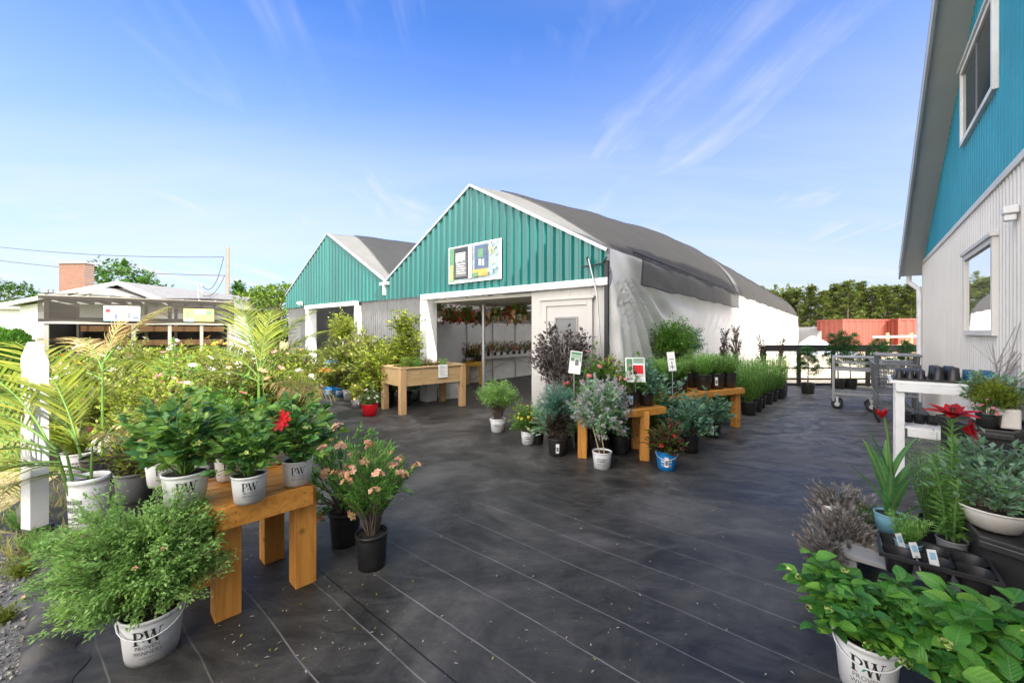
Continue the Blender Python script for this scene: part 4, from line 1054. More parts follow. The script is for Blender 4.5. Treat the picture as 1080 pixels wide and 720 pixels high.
species('cinq', 1, lambda i: shrub(11, .60, .37, 320, 130, LEAF, .029, 'f_cinq', u0=.42, spread=.13, rnd=.85, wid=.85, sr=.004, base=.07, bare=.10, flo=[(7, FL5, .026, 'petal_peach', 'one')], tipdense=1.3))
species('cinqs', 1, lambda i: shrub(12, .62, .36, 130, 70, LEAF, .036, 'f_cinq', shape='vase', u0=.45, spread=.20, rnd=.9, wid=.8, sr=.004, base=.06, tipdense=1.3))
species('hib', 3, lambda i: shrub(20+i, .42, .24, 28, 17, BIG, .075, 'f_hib', 'greenstem', u0=.30, spread=.14, up=.35, out=.7, rnd=.55, sr=.005, base=.03, bare=.12, flo=[(5, FL5, .035, 'petal_bud', 'one')]))
species('azal', 2, lambda i: shrub(30+i, .48, .28, 64, 26, LEAF, .055, 'f_azal', u0=.50, spread=.10, up=.5, wid=.62, sr=.005, base=.03, shape='dome', flo=[(24, FL5, .036, 'petal_peach', 'truss')], tipdense=1.4))
species('azalup', 1, lambda i: shrub(34, .56, .27, 60, 34, LEAF, .055, 'f_azal', u0=.30, spread=.08, up=.8, wid=.55, sr=.004, base=.03, shape='vase', flo=[(16, FL5, .034, 'petal_peach', 'truss')]))
species('hyd', 2, lambda i: shrub(40+i, .34, .34, 46, 11, HYD, .108, 'f_hyd', 'greenstem', u0=.50, spread=.05, up=.25, rnd=.45, sr=.005, base=.07, opp=True, bare=.12, flo=[(9, FLC, .020, 'petal_bud', 'cluster')]))
species('spirea', 3, lambda i: shrub(50+i, .50, .33, 64, 40, LEAF, .05, 'f_lime', u0=.3, spread=.15, wid=1.1, base=.05))
species('olive', 3, lambda i: shrub(60+i, .60, .33, 56, 38, LEAF, .058, 'f_olive', u0=.25, spread=.16, wid=1.0, base=.05, shape=('dome', 'vase', 'dome')[i]))
species('rosew', 2, lambda i: shrub(70+i, .58, .32, 44, 38, LEAF, .055, 'f_olive', u0=.3, spread=.16, wid=1.2, base=.04, flo=[(10, FL8, .075, 'petal_white', 'one')]))
species('rosep', 2, lambda i: shrub(74+i, .56, .30, 42, 36, LEAF, .055, 'f_green', u0=.3, spread=.16, wid=1.2, base=.04, flo=[(8, FL8, .07, 'petal_pink', 'one')]))
species('rosepeach', 1, lambda i: shrub(77, .55, .30, 42, 38, LEAF, .05, 'f_lime', u0=.3, spread=.16, wid=1.1, base=.04, flo=[(12, FL8, .06, 'petal_peach', 'one')]))
species('daylily', 2, lambda i: clumps(80+i, .62, .35, 60, STRAP, 1, 'f_lime', .55, flo=(2, FL5, .09, ('petal_orange', 'petal_peach')[i])))
species('grass', 2, lambda i: clumps(84+i, .65, .32, 150, BLADE, 1, 'f_olive', .5))
species('drygrass', 1, lambda i: clumps(87, .7, .35, 120, BLADE, 1, 'f_palmdry', .6))
species('feather', 3, lambda i: feathery(90+i, .90, .22, 38, 60, 'f_fern', .075))
species('featherlow', 2, lambda i: feathery(95+i, .38, .19, 50, 44, 'f_fern', .06))
species('ninebark', 1, lambda i: shrub(100, 1.45, .60, 90, 44, LEAF, .075, 'f_purple', 'twig_grey', u0=.45, spread=.14, wid=1.2, sr=.010, base=.06, shape='vase', tipdense=1.2))
species('lilac', 1, lambda i: shrub(110, .84, .33, 120, 40, LEAF, .055, 'f_sage', 'cane', u0=.5, spread=.2, wid=1.2, sr=.006, base=.05, bare=.18, shape='ball', flo=[(115, FLC, .040, 'petal_lilac', 'spike')]))
species('yellowfl', 1, lambda i: shrub(120, .44, .29, 60, 40, LEAF, .045, 'f_green', u0=.3, spread=.16, base=.05, flo=[(30, FL5, .045, 'petal_yellow', 'one')]))
species('juniptop', 1, lambda i: shrub(130, .62, .27, 90, 60, NARROW, .05, 'f_juniper', shape='ball', u0=.2, spread=.2, base=.03, wid=.8))
species('junipbase', 1, lambda i: shrub(131, .50, .20, 80, 40, NARROW, .05, 'f_deadbrown', shape='column', u0=.1, spread=.25, base=.03, wid=.9))
species('bluerose', 3, lambda i: shrub(140+i, .50, .34, 56, 36, LEAF, .065, 'f_bluegreen', u0=.3, spread=.16, wid=1.25, base=.05))
species('redleaf', 1, lambda i: shrub(150, .30, .26, 50, 34, LEAF, .06, 'f_redleaf', u0=.3, spread=.16, wid=.9, base=.05, flo=[(4, FL8, .05, 'petal_red', 'one')]))
species('sage', 2, lambda i: shrub(160+i, .28, .23, 44, 30, LEAF, .055, 'f_sage', u0=.2, spread=.16, wid=1.1, up=.5, base=.07))
species('brown', 2, lambda i: shrub(170+i, .25, .21, 70, 40, LEAF, .046, 'f_brown', 'twig', u0=.25, spread=.08, wid=.55, up=.9, out=.4, rnd=.4, base=.06, sr=.003))
species('box', 2, lambda i: shrub(180+i, .45, .32, 120, 64, LEAF, .038, 'f_green' if i else 'f_bluegreen', u0=.3, spread=.2, wid=1.1, base=.03, shape='ball' if i else 'dome'))
species('topball', 1, lambda i: shrub(190, 1.05, .34, 90, 40, LEAF, .05, 'f_lime', shape='ball', u0=.1, spread=.2, wid=1.1, base=.02))
species('colvine', 1, lambda i: shrub(195, 1.35, .24, 110, 34, LEAF, .06, 'f_lime', shape='column', u0=.0, spread=.3, wid=1.2, base=.02))
species('bigleafy', 2, lambda i: shrub(200+i, .75, .42, 60, 30, LEAF, .075, 'f_olive' if i else 'f_lime', u0=.25, spread=.16, wid=1.1, base=.04, shape='vase'))
species('darkleaf', 2, lambda i: shrub(205+i, .7, .36, 46, 26, LEAF, .065, 'f_purple', u0=.25, spread=.16, wid=1.1, base=.04))
species('spire', 2, lambda i: shrub(210+i, 1.0, .13, 46, 22, LEAF, .05, 'f_deadbrown', 'twig', shape='column', u0=.2, spread=.2, base=.02))
species('bedding', 3, lambda i: shrub(220+i, .25, .20, 26, 18, LEAF, .045, 'f_green', u0=.2, spread=.16, base=.05, flo=[(20, FL8, .05, ('petal_pink', 'petal_orange', 'petal_red')[i], 'one')]))
species('basket', 3, lambda i: shrub(230+i, .28, .27, 80, 34, LEAF, .05, ('f_green', 'f_lime', 'f_olive')[i], u0=.2, spread=.2, base=.08, bare=-.8, flo=[(44, FL8, .085, ('petal_red', 'petal_peach', 'petal_pink')[i], 'one')]))
species('ivory', 1, lambda i: shrub(235, .3, .25, 34, 22, LEAF, .045, 'f_green', u0=.2, spread=.16, base=.05, flo=[(26, FL8, .05, 'petal_white', 'one')]))
def pompom(seed, h):
    r_ = np.random.default_rng(seed); F_ = MB(); T_ = MB(); T_.tube([(0, 0, 0), (.02, 0, h*.5), (0, .01, h)], [.02, .014, .006], 6, cap=False)
    for i in range(13):
        q = (i+.5)/13; az = i*2.4; z = h*(.30+.68*q); rr = .28*(1-.75*q)+.03
        c = np.array((math.cos(az)*rr, math.sin(az)*rr, z)); T_.tube([(0, 0, z-.08), c], [.008, .004], 4, cap=False)
        n = 360; d = dirs(n, r_); F_.leaves(LEAF, c+d*.13*r_.uniform(.3, 1, n)[:, None], d+np.array((0, 0, .5)), (0, 0.1, 1.), .06, .6)
    return F_, T_, MB(), 'f_conifer', 'bark', None
species('pompom', 3, lambda i: pompom(240+i, 1.1+.15*i))

# ------------------------------------------------------------------ pots
def pot_geo(rt, h, kind):
    """moulded nursery pot: rolled rim, tapered wall, notched foot"""
    rb = rt*(.80 if kind != 'bowl' else .62); rim = rt*.055
    b = MB()
    prof = [(rb*.90, .004), (rb, .0), (rb+(rt-rb)*.06, h*.08), (rb+(rt-rb)*.07+.002, h*.085), (rt-rim*.7, h*.86), (rt-rim*.6, h*.92), (rt, h*.925), (rt+rim*.25, h*.965), (rt, h), (rt-rim, h*.995), (rt-rim*1.5, h*.90), (rb*.96, .02), (0.001, .02)]
    b.lathe(prof, 36)
    return b
def serif_pw():
    q = []
    def quad(*p): q.append(p)
    quad((.0, 0), (.16, 0), (.16, 1), (.0, 1)); quad((-.09, 0), (.26, 0), (.26, .05), (-.09, .05)); quad((-.09, .95), (.0, .95), (.0, 1), (-.09, 1))
    n = 12
    for i in range(n):
        a, c = -math.pi/2+math.pi*i/n, -math.pi/2+math.pi*(i+1)/n
        quad((.16+.30*math.cos(a), .72+.235*math.sin(a)), (.16+.42*math.cos(a), .72+.28*math.sin(a)), (.16+.42*math.cos(c), .72+.28*math.sin(c)), (.16+.30*math.cos(c), .72+.235*math.sin(c)))
    def stroke(x0, y0, x1, y1, w_): quad((x0, y0), (x0+w_, y0), (x1+w_, y1), (x1, y1))
    ox = .62
    stroke(ox, 1, ox+.26, 0, .15); stroke(ox+.30, 0, ox+.50, 1, .05); stroke(ox+.42, 1, ox+.68, 0, .15); stroke(ox+.72, 0, ox+.93, 1, .05)
    for x in (ox-.06, ox+.36, ox+.84): quad((x, .95), (x+.28, .95), (x+.28, 1), (x, 1))
    return q
def onpot(v2, rt, h, lift=.0015):
    rb = rt*.80; out = []
    for x, y in v2:
        y_ = y
        rr = rb+(rt-rb)*(.07+.90*(y_/h))+lift; a = x/rt
        out.append((rr*math.sin(a), -rr*math.cos(a), y_))
    return out
def pw_print(rt, h):
    b = MB(); s = h*.30
    for q in serif_pw():
        # split wide quads so they follow the curve
        (x0, y0), (x1, y1), (x2, y2), (x3, y3) = q
        for i in range(3):
            f0, f1 = i/3, (i+1)/3
            pts = [(x0+(x1-x0)*f0, y0+(y1-y0)*f0), (x0+(x1-x0)*f1, y0+(y1-y0)*f1), (x3+(x2-x3)*f1, y3+(y2-y3)*f1), (x3+(x2-x3)*f0, y3+(y2-y3)*f0)]
            b.add(onpot([((px_-.76)*s, h*.50+py_*s) for px_, py_ in pts], rt, h), [(0, 1, 2, 3)], 0)
    for tx, y, sz in (('PROVEN', .385, .125), ('WINNERS', .265, .125)):
        v, f = text_geo(tx, h*sz); wd = v[:, 0].max()
        b.add(onpot([(p[0]-wd/2, h*y+p[1]) for p in v], rt, h), f, 1)
    lf = [(.48, .18), (.62, .22), (.78, .42), (.62, .38)]
    b.add(onpot([((x-.76)*s, h*.50+y*s) for x, y in lf], rt, h, .0022), [(0, 1, 2, 3)], 2)
    for i in range(10):
        x0 = (-.5+i*.09)*s; b.add(onpot([(x0, h*.19), (x0+.07*s, h*.19), (x0+.07*s, h*.20), (x0, h*.20)], rt, h), [(0, 1, 2, 3)], 1)
    # the second face of the print further round the pot
    for sh in (1.55, -1.55):
        for i, (w_, y) in enumerate(((.9, .56), (.7, .50), (.85, .44), (.6, .38))):
            for j in range(7):
                if (i*3+j) % 4 == 3: continue
                x0 = (sh*2.1-.45+j*.14*w_)*s; b.add(onpot([(x0, h*y), (x0+.10*s, h*y), (x0+.10*s, h*(y+.025)), (x0, h*(y+.025))], rt, h), [(0, 1, 2, 3)], 1)
    return b
def bar_print(rt, h, seed=1):
    b = MB(); r_ = random.Random(seed)
    for y, hh, n in ((.60, .07, 6), (.46, .09, 7), (.34, .03, 9), (.26, .03, 8)):
        for i in range(n):
            x0 = (-.5+i/n)*rt*1.1; w_ = rt*1.1/n*r_.uniform(.55, .85)
            b.add(onpot([(x0, h*y), (x0+w_, h*y), (x0+w_, h*(y+hh)), (x0, h*(y+hh))], rt, h), [(0, 1, 2, 3)])
    return b
PC = {}
PKIND = {'pw': ('potwhite', 'white'), 'white': ('potwhite', 'white'), 'black': ('black', 'black'), 'blue': ('potblue', 'blue'), 'cyan': ('potcyan', 'pale blue'), 'red': ('potred', 'red'),
         'grey': ('potgrey', 'grey'), 'terra': ('terracotta', 'terracotta'), 'maroon': ('potpurple', 'maroon'), 'bowl': ('cream', 'cream'), 'yellow': ('yellowp', 'yellow')}
def pot(parent, kind, rt, h, rz=0.0, loc=(0, 0, 0), bail=False):
    k = (kind, round(rt, 3), round(h, 3))
    if k not in PC:
        me = pot_geo(rt, h, kind).mesh('pot', [M[PKIND[kind][0]]])
        so_ = MB(); so_.lathe([(rt*.955, h*.90), (rt*.6, h*.915), (rt*.2, h*.93), (.001, h*.93)], 20, wob=.0); ms = so_.mesh('soil', [M['soil']])
        pr = None
        if kind == 'pw': pr = pw_print(rt, h).mesh('print', [M['ink'], M['inkgrey'], M['inkteal']])
        if kind in ('blue',): pr = bar_print(rt, h).mesh('print', [M['paper']])
        if kind == 'white': pr = bar_print(rt, h, 5).mesh('print', [M['inkgrey']])
        PC[k] = (me, ms, pr)
    me, ms, pr = PC[k]
    p = link('pot', me, parent, loc, rz); link('soil', ms, p)
    if pr: link('print', pr, p)
    if bail:
        b = MB(); b.tube([(-rt*1.02*math.cos(a), -rt*.9*math.sin(a)*1.0-.01, h*.93-rt*.55*math.sin(a)) for a in np.linspace(0, math.pi, 14)], .0035, 5); b.build('handle', M['paper'], p)
    return p
def put(root, key, z, fs=1.0, rz=None, i=None, fz=None):
    L = SP[key]; f, t, bl_ = L[(random.randrange(len(L)) if i is None else i) % len(L)]
    rz = random.uniform(0, 6.28) if rz is None else rz
    for nm, me in (('foliage', f), ('stems', t), ('blossoms', bl_)):
        if me is None: continue
        o = link(nm, me, root, (0, 0, z), rz); o.scale = (fs, fs, fs if fz is None else fz)
def plant(name, label, cat, loc, kind, rt, ph, key, fs=1.0, rz=None, i=None, prz=None, group=None, fz=None, bail=False, tagc=None):
    o = empty(name, loc, 0, label, cat, group)
    # turn the printed face towards the aisle
    if prz is None: prz = math.atan2(-loc[0]*.6, loc[1])*-1 if False else math.atan2(loc[0], max(loc[1], .1))*-1+0
    pot(o, kind, rt, ph, prz, bail=bail)
    put(o, key, ph*.9, fs, rz, i, fz)
    if tagc: care_tag(o, rt, ph, tagc, prz)
    return o
def care_tag(o, rt, ph, mt='paper', rz=0.0):
    b = MB(); b.add([(-.02, -rt*.98-.004, ph*.25), (.02, -rt*.98-.004, ph*.25), (.022, -rt*1.03-.004, ph*.78), (-.022, -rt*1.03-.004, ph*.78)], [(0, 1, 2, 3)])
    b.add([(-.014, -rt*.99-.0065, ph*.34), (.014, -rt*.99-.0065, ph*.34), (.015, -rt*1.02-.0065, ph*.60), (-.015, -rt*1.02-.0065, ph*.60)], [(0, 1, 2, 3)], 1)
    b.build('care_label', [M[mt], M['inkgrey']], o, rz=rz)

# ------------------------------------------------------------------ wooden tables
def table(poly, legs, z, label, m=('stain', 'stain_v'), apron=.085, leg=.112, name='table', group='stained wooden plant tables'):
    poly = np.array(poly, float); c = poly.mean(0); o = empty(name, (c[0], c[1], 0), 0, label, 'table', group)
    L = [tuple(p-c) for p in poly]; n = len(L)
    # deck boards run along the first edge
    d = np.array(L[1])-np.array(L[0]); d /= np.linalg.norm(d); nn = np.array((-d[1], d[0]))
    vs = [float(np.array(p)@nn) for p in L]; v0, v1 = min(vs), max(vs)
    def clip(v):   # extent of the polygon along d at offset v
        xs = []
        for i in range(n):
            a, b_ = np.array(L[i]), np.array(L[(i+1) % n]); va, vb = a@nn, b_@nn
            if (va-v)*(vb-v) <= 0 and abs(va-vb) > 1e-6: q = (v-va)/(vb-va); xs.append(float((a+(b_-a)*q)@d))
        return (min(xs), max(xs)) if len(xs) > 1 else None
    b = MB(); bw = .092; v = v0+.014
    while v < v1-.03:
        w_ = min(bw-.006, v1-.006-v); r0, r1 = clip(v+.003), clip(v+w_-.003)
        if r0 and r1:
            q = [d*(r0[0]+.02)+nn*v, d*(r0[1]-.02)+nn*v, d*(r1[1]-.02)+nn*(v+w_), d*(r1[0]+.02)+nn*(v+w_)]
            b.prism([tuple(p) for p in q], z-.03, z-.004-.003*((v*50) % 1))
        v += bw
    rzd = math.atan2(d[1], d[0])
    ob = b.build('tabletop', M[m[0]], o, bevel=.003)
    SC = MB()
    for i in range(n):
        a, e = np.array(L[i]), np.array(L[(i+1) % n]); t = e-a; ln = np.linalg.norm(t); t /= ln
        k = np.array((t[1], -t[0]))
        inn = -.032 if k@(c*0-(a+e)/2) < 0 else .032
        q = [a, e, e+k*inn-t*.02*0, a+k*inn]
        for w_ in (.05, ln-.05):
            for zz in (z-apron*.3, z-apron*.72):
                p = a+t*w_-k*(.0012 if inn > 0 else -.0012); ux = t*.0045; SC.add([(*(p-ux), zz), (*p, zz-.0045), (*(p+ux), zz), (*p, zz+.0045)], [(0, 1, 2, 3)])
        if n: b = MB(); b.prism([tuple(p) for p in q], z-apron, z+.002); b.build('apron', M[m[0]], o, bevel=.003)
    SC.build('screw', M['ink'], o)
    for (x, y) in legs:
        b = MB(); x -= c[0]; y -= c[1]; dd = d*leg/2; kk = nn*leg/2
        b.prism([(x-dd[0]-kk[0], y-dd[1]-kk[1]), (x+dd[0]-kk[0], y+dd[1]-kk[1]), (x+dd[0]+kk[0], y+dd[1]+kk[1]), (x-dd[0]+kk[0], y-dd[1]+kk[1])], 0, z-.032)
        b.build('leg', M[m[1]], o, bevel=.004)
    b = MB()
    if len(legs) >= 4:
        for i, j in ((0, 3), (1, 2)):
            p, q = legs[i], legs[j]; b.beam((p[0]-c[0], p[1]-c[1], z-.12), (q[0]-c[0], q[1]-c[1], z-.12), .035, .08)
        b.build('stretcher', M[m[0]], o, bevel=.003)
    return o
T1 = [(-1.564, 2.168), (-1.245, 2.50), (-1.68, 2.90), (-2.10, 2.50), (-1.80, 2.168)]
table(T1, [(-1.63, 2.27), (-1.345, 2.56), (-1.70, 2.82), (-1.98, 2.52)], .64, 'stained wooden table nearest the camera, three white printed pots along its front', apron=.12, leg=.125)
T2 = [(.82, 5.02), (1.52, 4.88), (1.98, 5.12), (1.72, 5.64), (.92, 5.62)]
table(T2, [(.90, 5.10), (1.66, 5.0), (1.70, 5.50), (1.0, 5.54)], .64, 'stained wooden table behind the lilac and the blue pot')
T3 = [(2.33, 5.95), (3.02, 6.30), (2.75, 6.84), (2.06, 6.49)]
table(T3, [(2.40, 6.08), (2.93, 6.36), (2.70, 6.72), (2.15, 6.45)], .63, 'stained wooden table in the middle of the row by the film wall')
T4 = [(3.06, 6.26), (3.92, 6.70), (3.60, 7.30), (2.80, 6.90)]
table(T4, [(3.14, 6.40), (3.78, 6.74), (3.56, 7.18), (2.92, 6.86)], .655, 'stained wooden table at the far end of the row holding black pots of feathery greens')
# front left: pots on the table
def on(px, py, z): return (*G(px, py, z), z)
hb = 'hibiscus'
zt1 = .645
plant('potted_shrub', 'glossy dark-leaved shrub in white printed pot at the left front of the nearest table', 'potted plant', on(196, 531, zt1), 'pw', .108, .185, 'hib', 1.02, i=0, rz=.6)
o = plant('potted_shrub', 'glossy dark-leaved shrub in white printed pot at the middle front of the nearest table', 'potted plant', on(263, 527, zt1), 'pw', .090, .155, 'hib', .80, i=1, rz=2.2)
o = plant('potted_hibiscus', 'dark glossy shrub with one big red bloom in white pot on the nearest table', 'potted plant', on(314, 509, zt1), 'pw', .090, .155, 'hib', .95, i=2, rz=4.0)
b = MB(); b.leaves(FL8, [(-.03, -.12, .42)], [(-.1, -.9, .35)], (0, 0, 1.), .13); b.leaves(FL8, [(-.03, -.125, .425)], [(-.2, -.9, .3)], (.3, 0, 1.), .10); b.tube([(0, 0, .2), (-.03, -.09, .41)], .004, 4); b.build('flower', M['petal_red'], o)
plant('potted_shrub', 'glossy shrub in white pot at the back left of the nearest table', 'potted plant', on(172, 510, zt1), 'pw', .09, .155, 'hib', .9, i=1, rz=5.0)
plant('potted_shrub', 'glossy shrub in white pot tucked behind the middle pot of the nearest table', 'potted plant', on(243, 504, zt1), 'pw', .09, .155, 'hib', .9, i=0, rz=3.3)
plant('potted_shrub', 'glossy shrub in white pot at the back of the nearest table beside the red bloom', 'potted plant', on(291, 487, zt1), 'white', .09, .155, 'hib', .8, i=2, rz=1.0)
# big fine-leaved shrub in the bottom-left corner
gx, gy = G(161, 686)
o = empty('potted_shrub', (gx, gy, 0), 0, 'wide feathery light-green shrub in white printed pot at the gravel edge', 'potted plant')
p = pot(o, 'pw', .128, .225, .55, bail=True); put(o, 'cinq', .18, .92, rz=.4); 
for k in KIDS(o):
    if k.name.startswith(('foliage', 'stems', 'blossoms')): k.location.x -= .07; k.location.y += .04
# peach azaleas
plant('potted_azalea', 'peach and pink flowering azalea in black pot before the nearest table', 'potted plant', (*G(392, 596), 0), 'black', .108, .235, 'azalup', 1.12, rz=.3)
plant('potted_azalea', 'pink and peach azalea in black pot half behind another, against the table leg', 'potted plant', (*G(364, 572), 0), 'black', .115, .25, 'azal', 1.3, rz=2.1)
# lower right hydrangeas
plant('potted_hydrangea', 'broad-leaved hydrangea in white printed pot at the lower right', 'potted plant', (*G(914, 724), 0), 'pw', .118, .235, 'hyd', .80, i=0, rz=.5, bail=True)
plant('potted_hydrangea', 'broad-leaved hydrangea with pale buds in the bottom right corner, pot out of sight', 'potted plant', (1.80, 1.50, 0), 'pw', .118, .235, 'hyd', .95, i=1, rz=2.5)
for i, (x, y, zz_, s_) in enumerate(((889, 596, 0, 1.0), (884, 566, 0, 1.0))):
    o = plant('potted_lavender', ('brown dried bushy lavender in grey pot just behind the hydrangea', 'brown dried lavender in grey pot with white tag beside the canna')[i], 'potted plant', (*G(x, y), 0), 'grey', .085, .15, 'brown', s_, i=i, rz=i*2.)
    if i:
        b = MB(); b.add([(-.19, -.12, .22), (-.10, -.14, .22), (-.10, -.12, .29), (-.19, -.10, .29)], [(0, 1, 2, 3)]); b.build('tag', M['paper'], o)
# ------------------------------------------------------------------ right side benches, trays, lilies
def tray(name, loc, rz, L, W_, H, label, mt='black', cells=(4, 2), humps=True, group=None, inv=False):
    """moulded carry tray: rim, tapered cups seen from the side; inv turns it over"""
    o = empty(name, loc, rz, label, 'tray', group); b = MB(); nx, ny = cells; cw, cd = L/nx, W_/ny
    zr_ = 0 if inv else H
    for i in range(nx):
        for j in range(ny):
            cx_, cy_ = (i+.5)*cw-L/2, (j+.5)*cd-W_/2; n = 16
            pr = [(.49, zr_), (.43, zr_+(H-2*zr_)*.35), (.37, H-zr_), (.0, H-zr_)]
            v = []
            for k, z in pr:
                for a in np.linspace(0, 2*math.pi, n, endpoint=False):
                    e = .62 if k > .45 else .85
                    ca, sa_ = math.cos(a), math.sin(a)
                    v.append((cx_+cw*k*math.copysign(abs(ca)**e, ca), cy_+cd*k*math.copysign(abs(sa_)**e, sa_), z))
            f = []
            for r_ in range(3):
                for q in range(n): f.append((r_*n+q, r_*n+(q+1) % n, (r_+1)*n+(q+1) % n, (r_+1)*n+q))
            b.add(v, f, 0, True)
    b.build('cups', M[mt], o)
    b = MB(); t = .006
    for q in ((-L/2-.015, -W_/2-.015, L/2+.015, -W_/2), (-L/2-.015, W_/2, L/2+.015, W_/2+.015), (-L/2-.015, -W_/2, -L/2, W_/2), (L/2, -W_/2, L/2+.015, W_/2)): b.box(q[0], q[1], zr_-.018 if not inv else 0, q[2], q[3], zr_+.004 if not inv else .02)
    b.build('rim', M[mt], o)
    return o
# low plank stand with the black tray and pots
sx_, sy_ = G(980, 600, .20)
st = empty('plank_stand', (2.42, 2.52, 0), R(-42), 'low pale plank stand under the black tray and lily pots', 'stand')
b = MB(); b.box(-.26, -.21, .17, .35, -.02, .2); b.box(-.26, .01, .17, .35, .2, .2); b.build('deck', M['paleplank'], st, bevel=.004)
for x in (-.21, .29):
    for y_ in (-.16, .15):
        b = MB(); b.box(x-.035, y_-.035, 0, x+.035, y_+.035, .17); b.build('leg', M['paleplank'], st, bevel=.004)
tray('carry_tray', (*G(984, 606, .21), .205), R(-40), .44, .30, .12, 'black moulded carry tray below the red lilies on the plank stand', cells=(3, 2))
def canna():
    loc = (*G(938, 560, .21), .205)
    o = empty('potted_canna', loc, 0, 'tall upright canna with a closed red bud in pale blue pot', 'potted plant'); pot(o, 'cyan', .085, .135)
    b = MB(); b.tube([(0, 0, .1), (.01, 0, .4), (-.01, 0, .68), (-.035, 0, .80)], [.014, .012, .009, .006], 8); b.build('stem', M['f_canna'], o)
    r_ = np.random.default_rng(5); 
    for az, z, l, t in ((2.9, .16, .42, .9), (.3, .18, .38, .8), (-1.9, .12, .44, .7), (1.5, .2, .46, .5), (3.3, .3, .40, .45), (-.2, .36, .36, .4), (-1.2, .05, .38, 1.0), (2.3, .42, .34, .35), (4.0, .1, .45, .5), (.9, .25, .42, .6), (-.8, .22, .4, .5)):
        b = MB(); b.leaves(CANNA, [(math.cos(az)*.012, math.sin(az)*.012, z)], [(math.cos(az)*t*.55, math.sin(az)*t*.55, 1)], [(-math.cos(az), -math.sin(az), .4)], l); b.build('leaf', M['f_canna'], o)
    b = MB()
    for k in range(6):
        a = k*1.05; b.leaves(LEAF, [(-.05, 0, .79)], [(math.cos(a)*.35-.2, math.sin(a)*.35, .6)], [(0, 0, 1.)], .085, 1.1)
    b.build('flower', M['petal_red'], o)
canna()
def lily(px, py, h, blooms, label, seed, rt=.072):
    loc = (*G(px, py, .21), .205); o = empty('potted_lily', loc, 0, label, 'potted plant'); pot(o, 'grey', rt, .125)
    r_ = np.random.default_rng(seed); F_ = MB(); T_ = MB()
    for (dx, dy, hh) in ((0.0, 0, h), (.04, .03, h*.78), (-.05, .02, h*.7), (-.02, -.04, h*.55), (.06, -.03, h*.6)):
        pts = np.array([(dx*.4, dy*.4, .1), (dx*.8, dy*.8, .1+(hh-.1)*.5), (dx*1.6, dy*1.6, hh)]); T_.tube(pts, [.008, .007, .005], 6, cap=False)
        n = int(110*hh/h); u = np.linspace(.05, .97, n); P = pts[0]*((1-u)**2)[:, None]+2*pts[1]*(u*(1-u))[:, None]+pts[2]*(u*u)[:, None]
        a = np.arange(n)*2.4; D = np.stack([np.cos(a), np.sin(a), .35+.4*u], -1)+r_.normal(size=(n, 3))*.15
        F_.leaves(LEAF, P, D, (0, 0, 1.), .105*(1-.35*u)*r_.uniform(.8, 1.1, n), .62)
    F_.build('foliage', M['f_fern'], o); T_.build('stems', M['f_canna'], o)
    for (x, y, z, sz, d) in blooms:
        b = MB()
        for k in range(6):
            a = k*math.pi/3+.2; d0 = np.array(d, float); d0 /= np.linalg.norm(d0)
            e1 = np.cross(d0, (0, 0, 1.)); e1 /= np.linalg.norm(e1)+1e-9; e2 = np.cross(d0, e1); rad_ = e1*math.cos(a)+e2*math.sin(a)
            b.leaves(bigleaf(.24 if k % 2 else .32, .75, .07), [(x, y, z)], [rad_*.8+d0*1.3], [d0], sz*(1 if k % 2 else 1.06))
        for k in range(6):
            a = k*math.pi/3+.7; e1 = np.cross(d0, (0, 0, 1.)); e1 /= np.linalg.norm(e1)+1e-9; e2 = np.cross(d0, e1); rad_ = e1*math.cos(a)+e2*math.sin(a); b.leaves(bigleaf(.30, .5, .10), [np.array((x, y, z))+d0*.012], [rad_*.75+d0*1.3], [d0], sz*.78)
        f = b.build('flower', M['petal_red'], o)
        b = MB()
        for k in range(6):
            a = k*1.047; b.tube([(x, y, z), np.array((x, y, z))+np.array(d)/np.linalg.norm(d)*sz*.6+np.array((math.cos(a), math.sin(a), 0))*.012], .0016, 4)
            b.ball(tuple(np.array((x, y, z))+np.array(d)/np.linalg.norm(d)*sz*.6+np.array((math.cos(a), math.sin(a), 0))*.012), .005, n=6, m=4)
        b.build('stamens', M['ink'], f)
lily(1004, 588, .90, [(.0, .0, .86, .118, (-.12, -.16, 1)), (.085, .02, .79, .095, (.6, -.8, .2))], 'red lily with a large open bloom above leafy stems on the plank stand', 3)
plant('potted_herb', 'small leafy plant in pale blue pot beside the tray, between canna and lily', 'potted plant', (*G(958, 588, .21), .205), 'cyan', .065, .11, 'featherlow', .55, rz=1.)
b = MB()
for i, (px, py) in enumerate(((951, 572), (966, 582), (985, 590))):
    o = empty('plant_tag', (*G(px, py, .34), .33), .2-.2*i, ('pale blue plant tag sticking up left of the tray', 'white plant tag in the small blue pot', 'white plant tag before the lily pot')[i], 'tag')
    b = MB(); b.box(-.022, -.001, -.02, .022, .001, .06); b.box(-.006, -.001, -.12, .006, .001, -.02); b.build('card', M['paper'], o); 
    b = MB(); b.add([(-.014, -.0025, .01), (.014, -.0025, .01), (.014, -.0025, .045), (-.014, -.0025, .045)], [(0, 1, 2, 3)]); b.build('print', M['signblue'], o)
    for k in KIDS(o): k.rotation_euler = (R(-20), 0, 0)
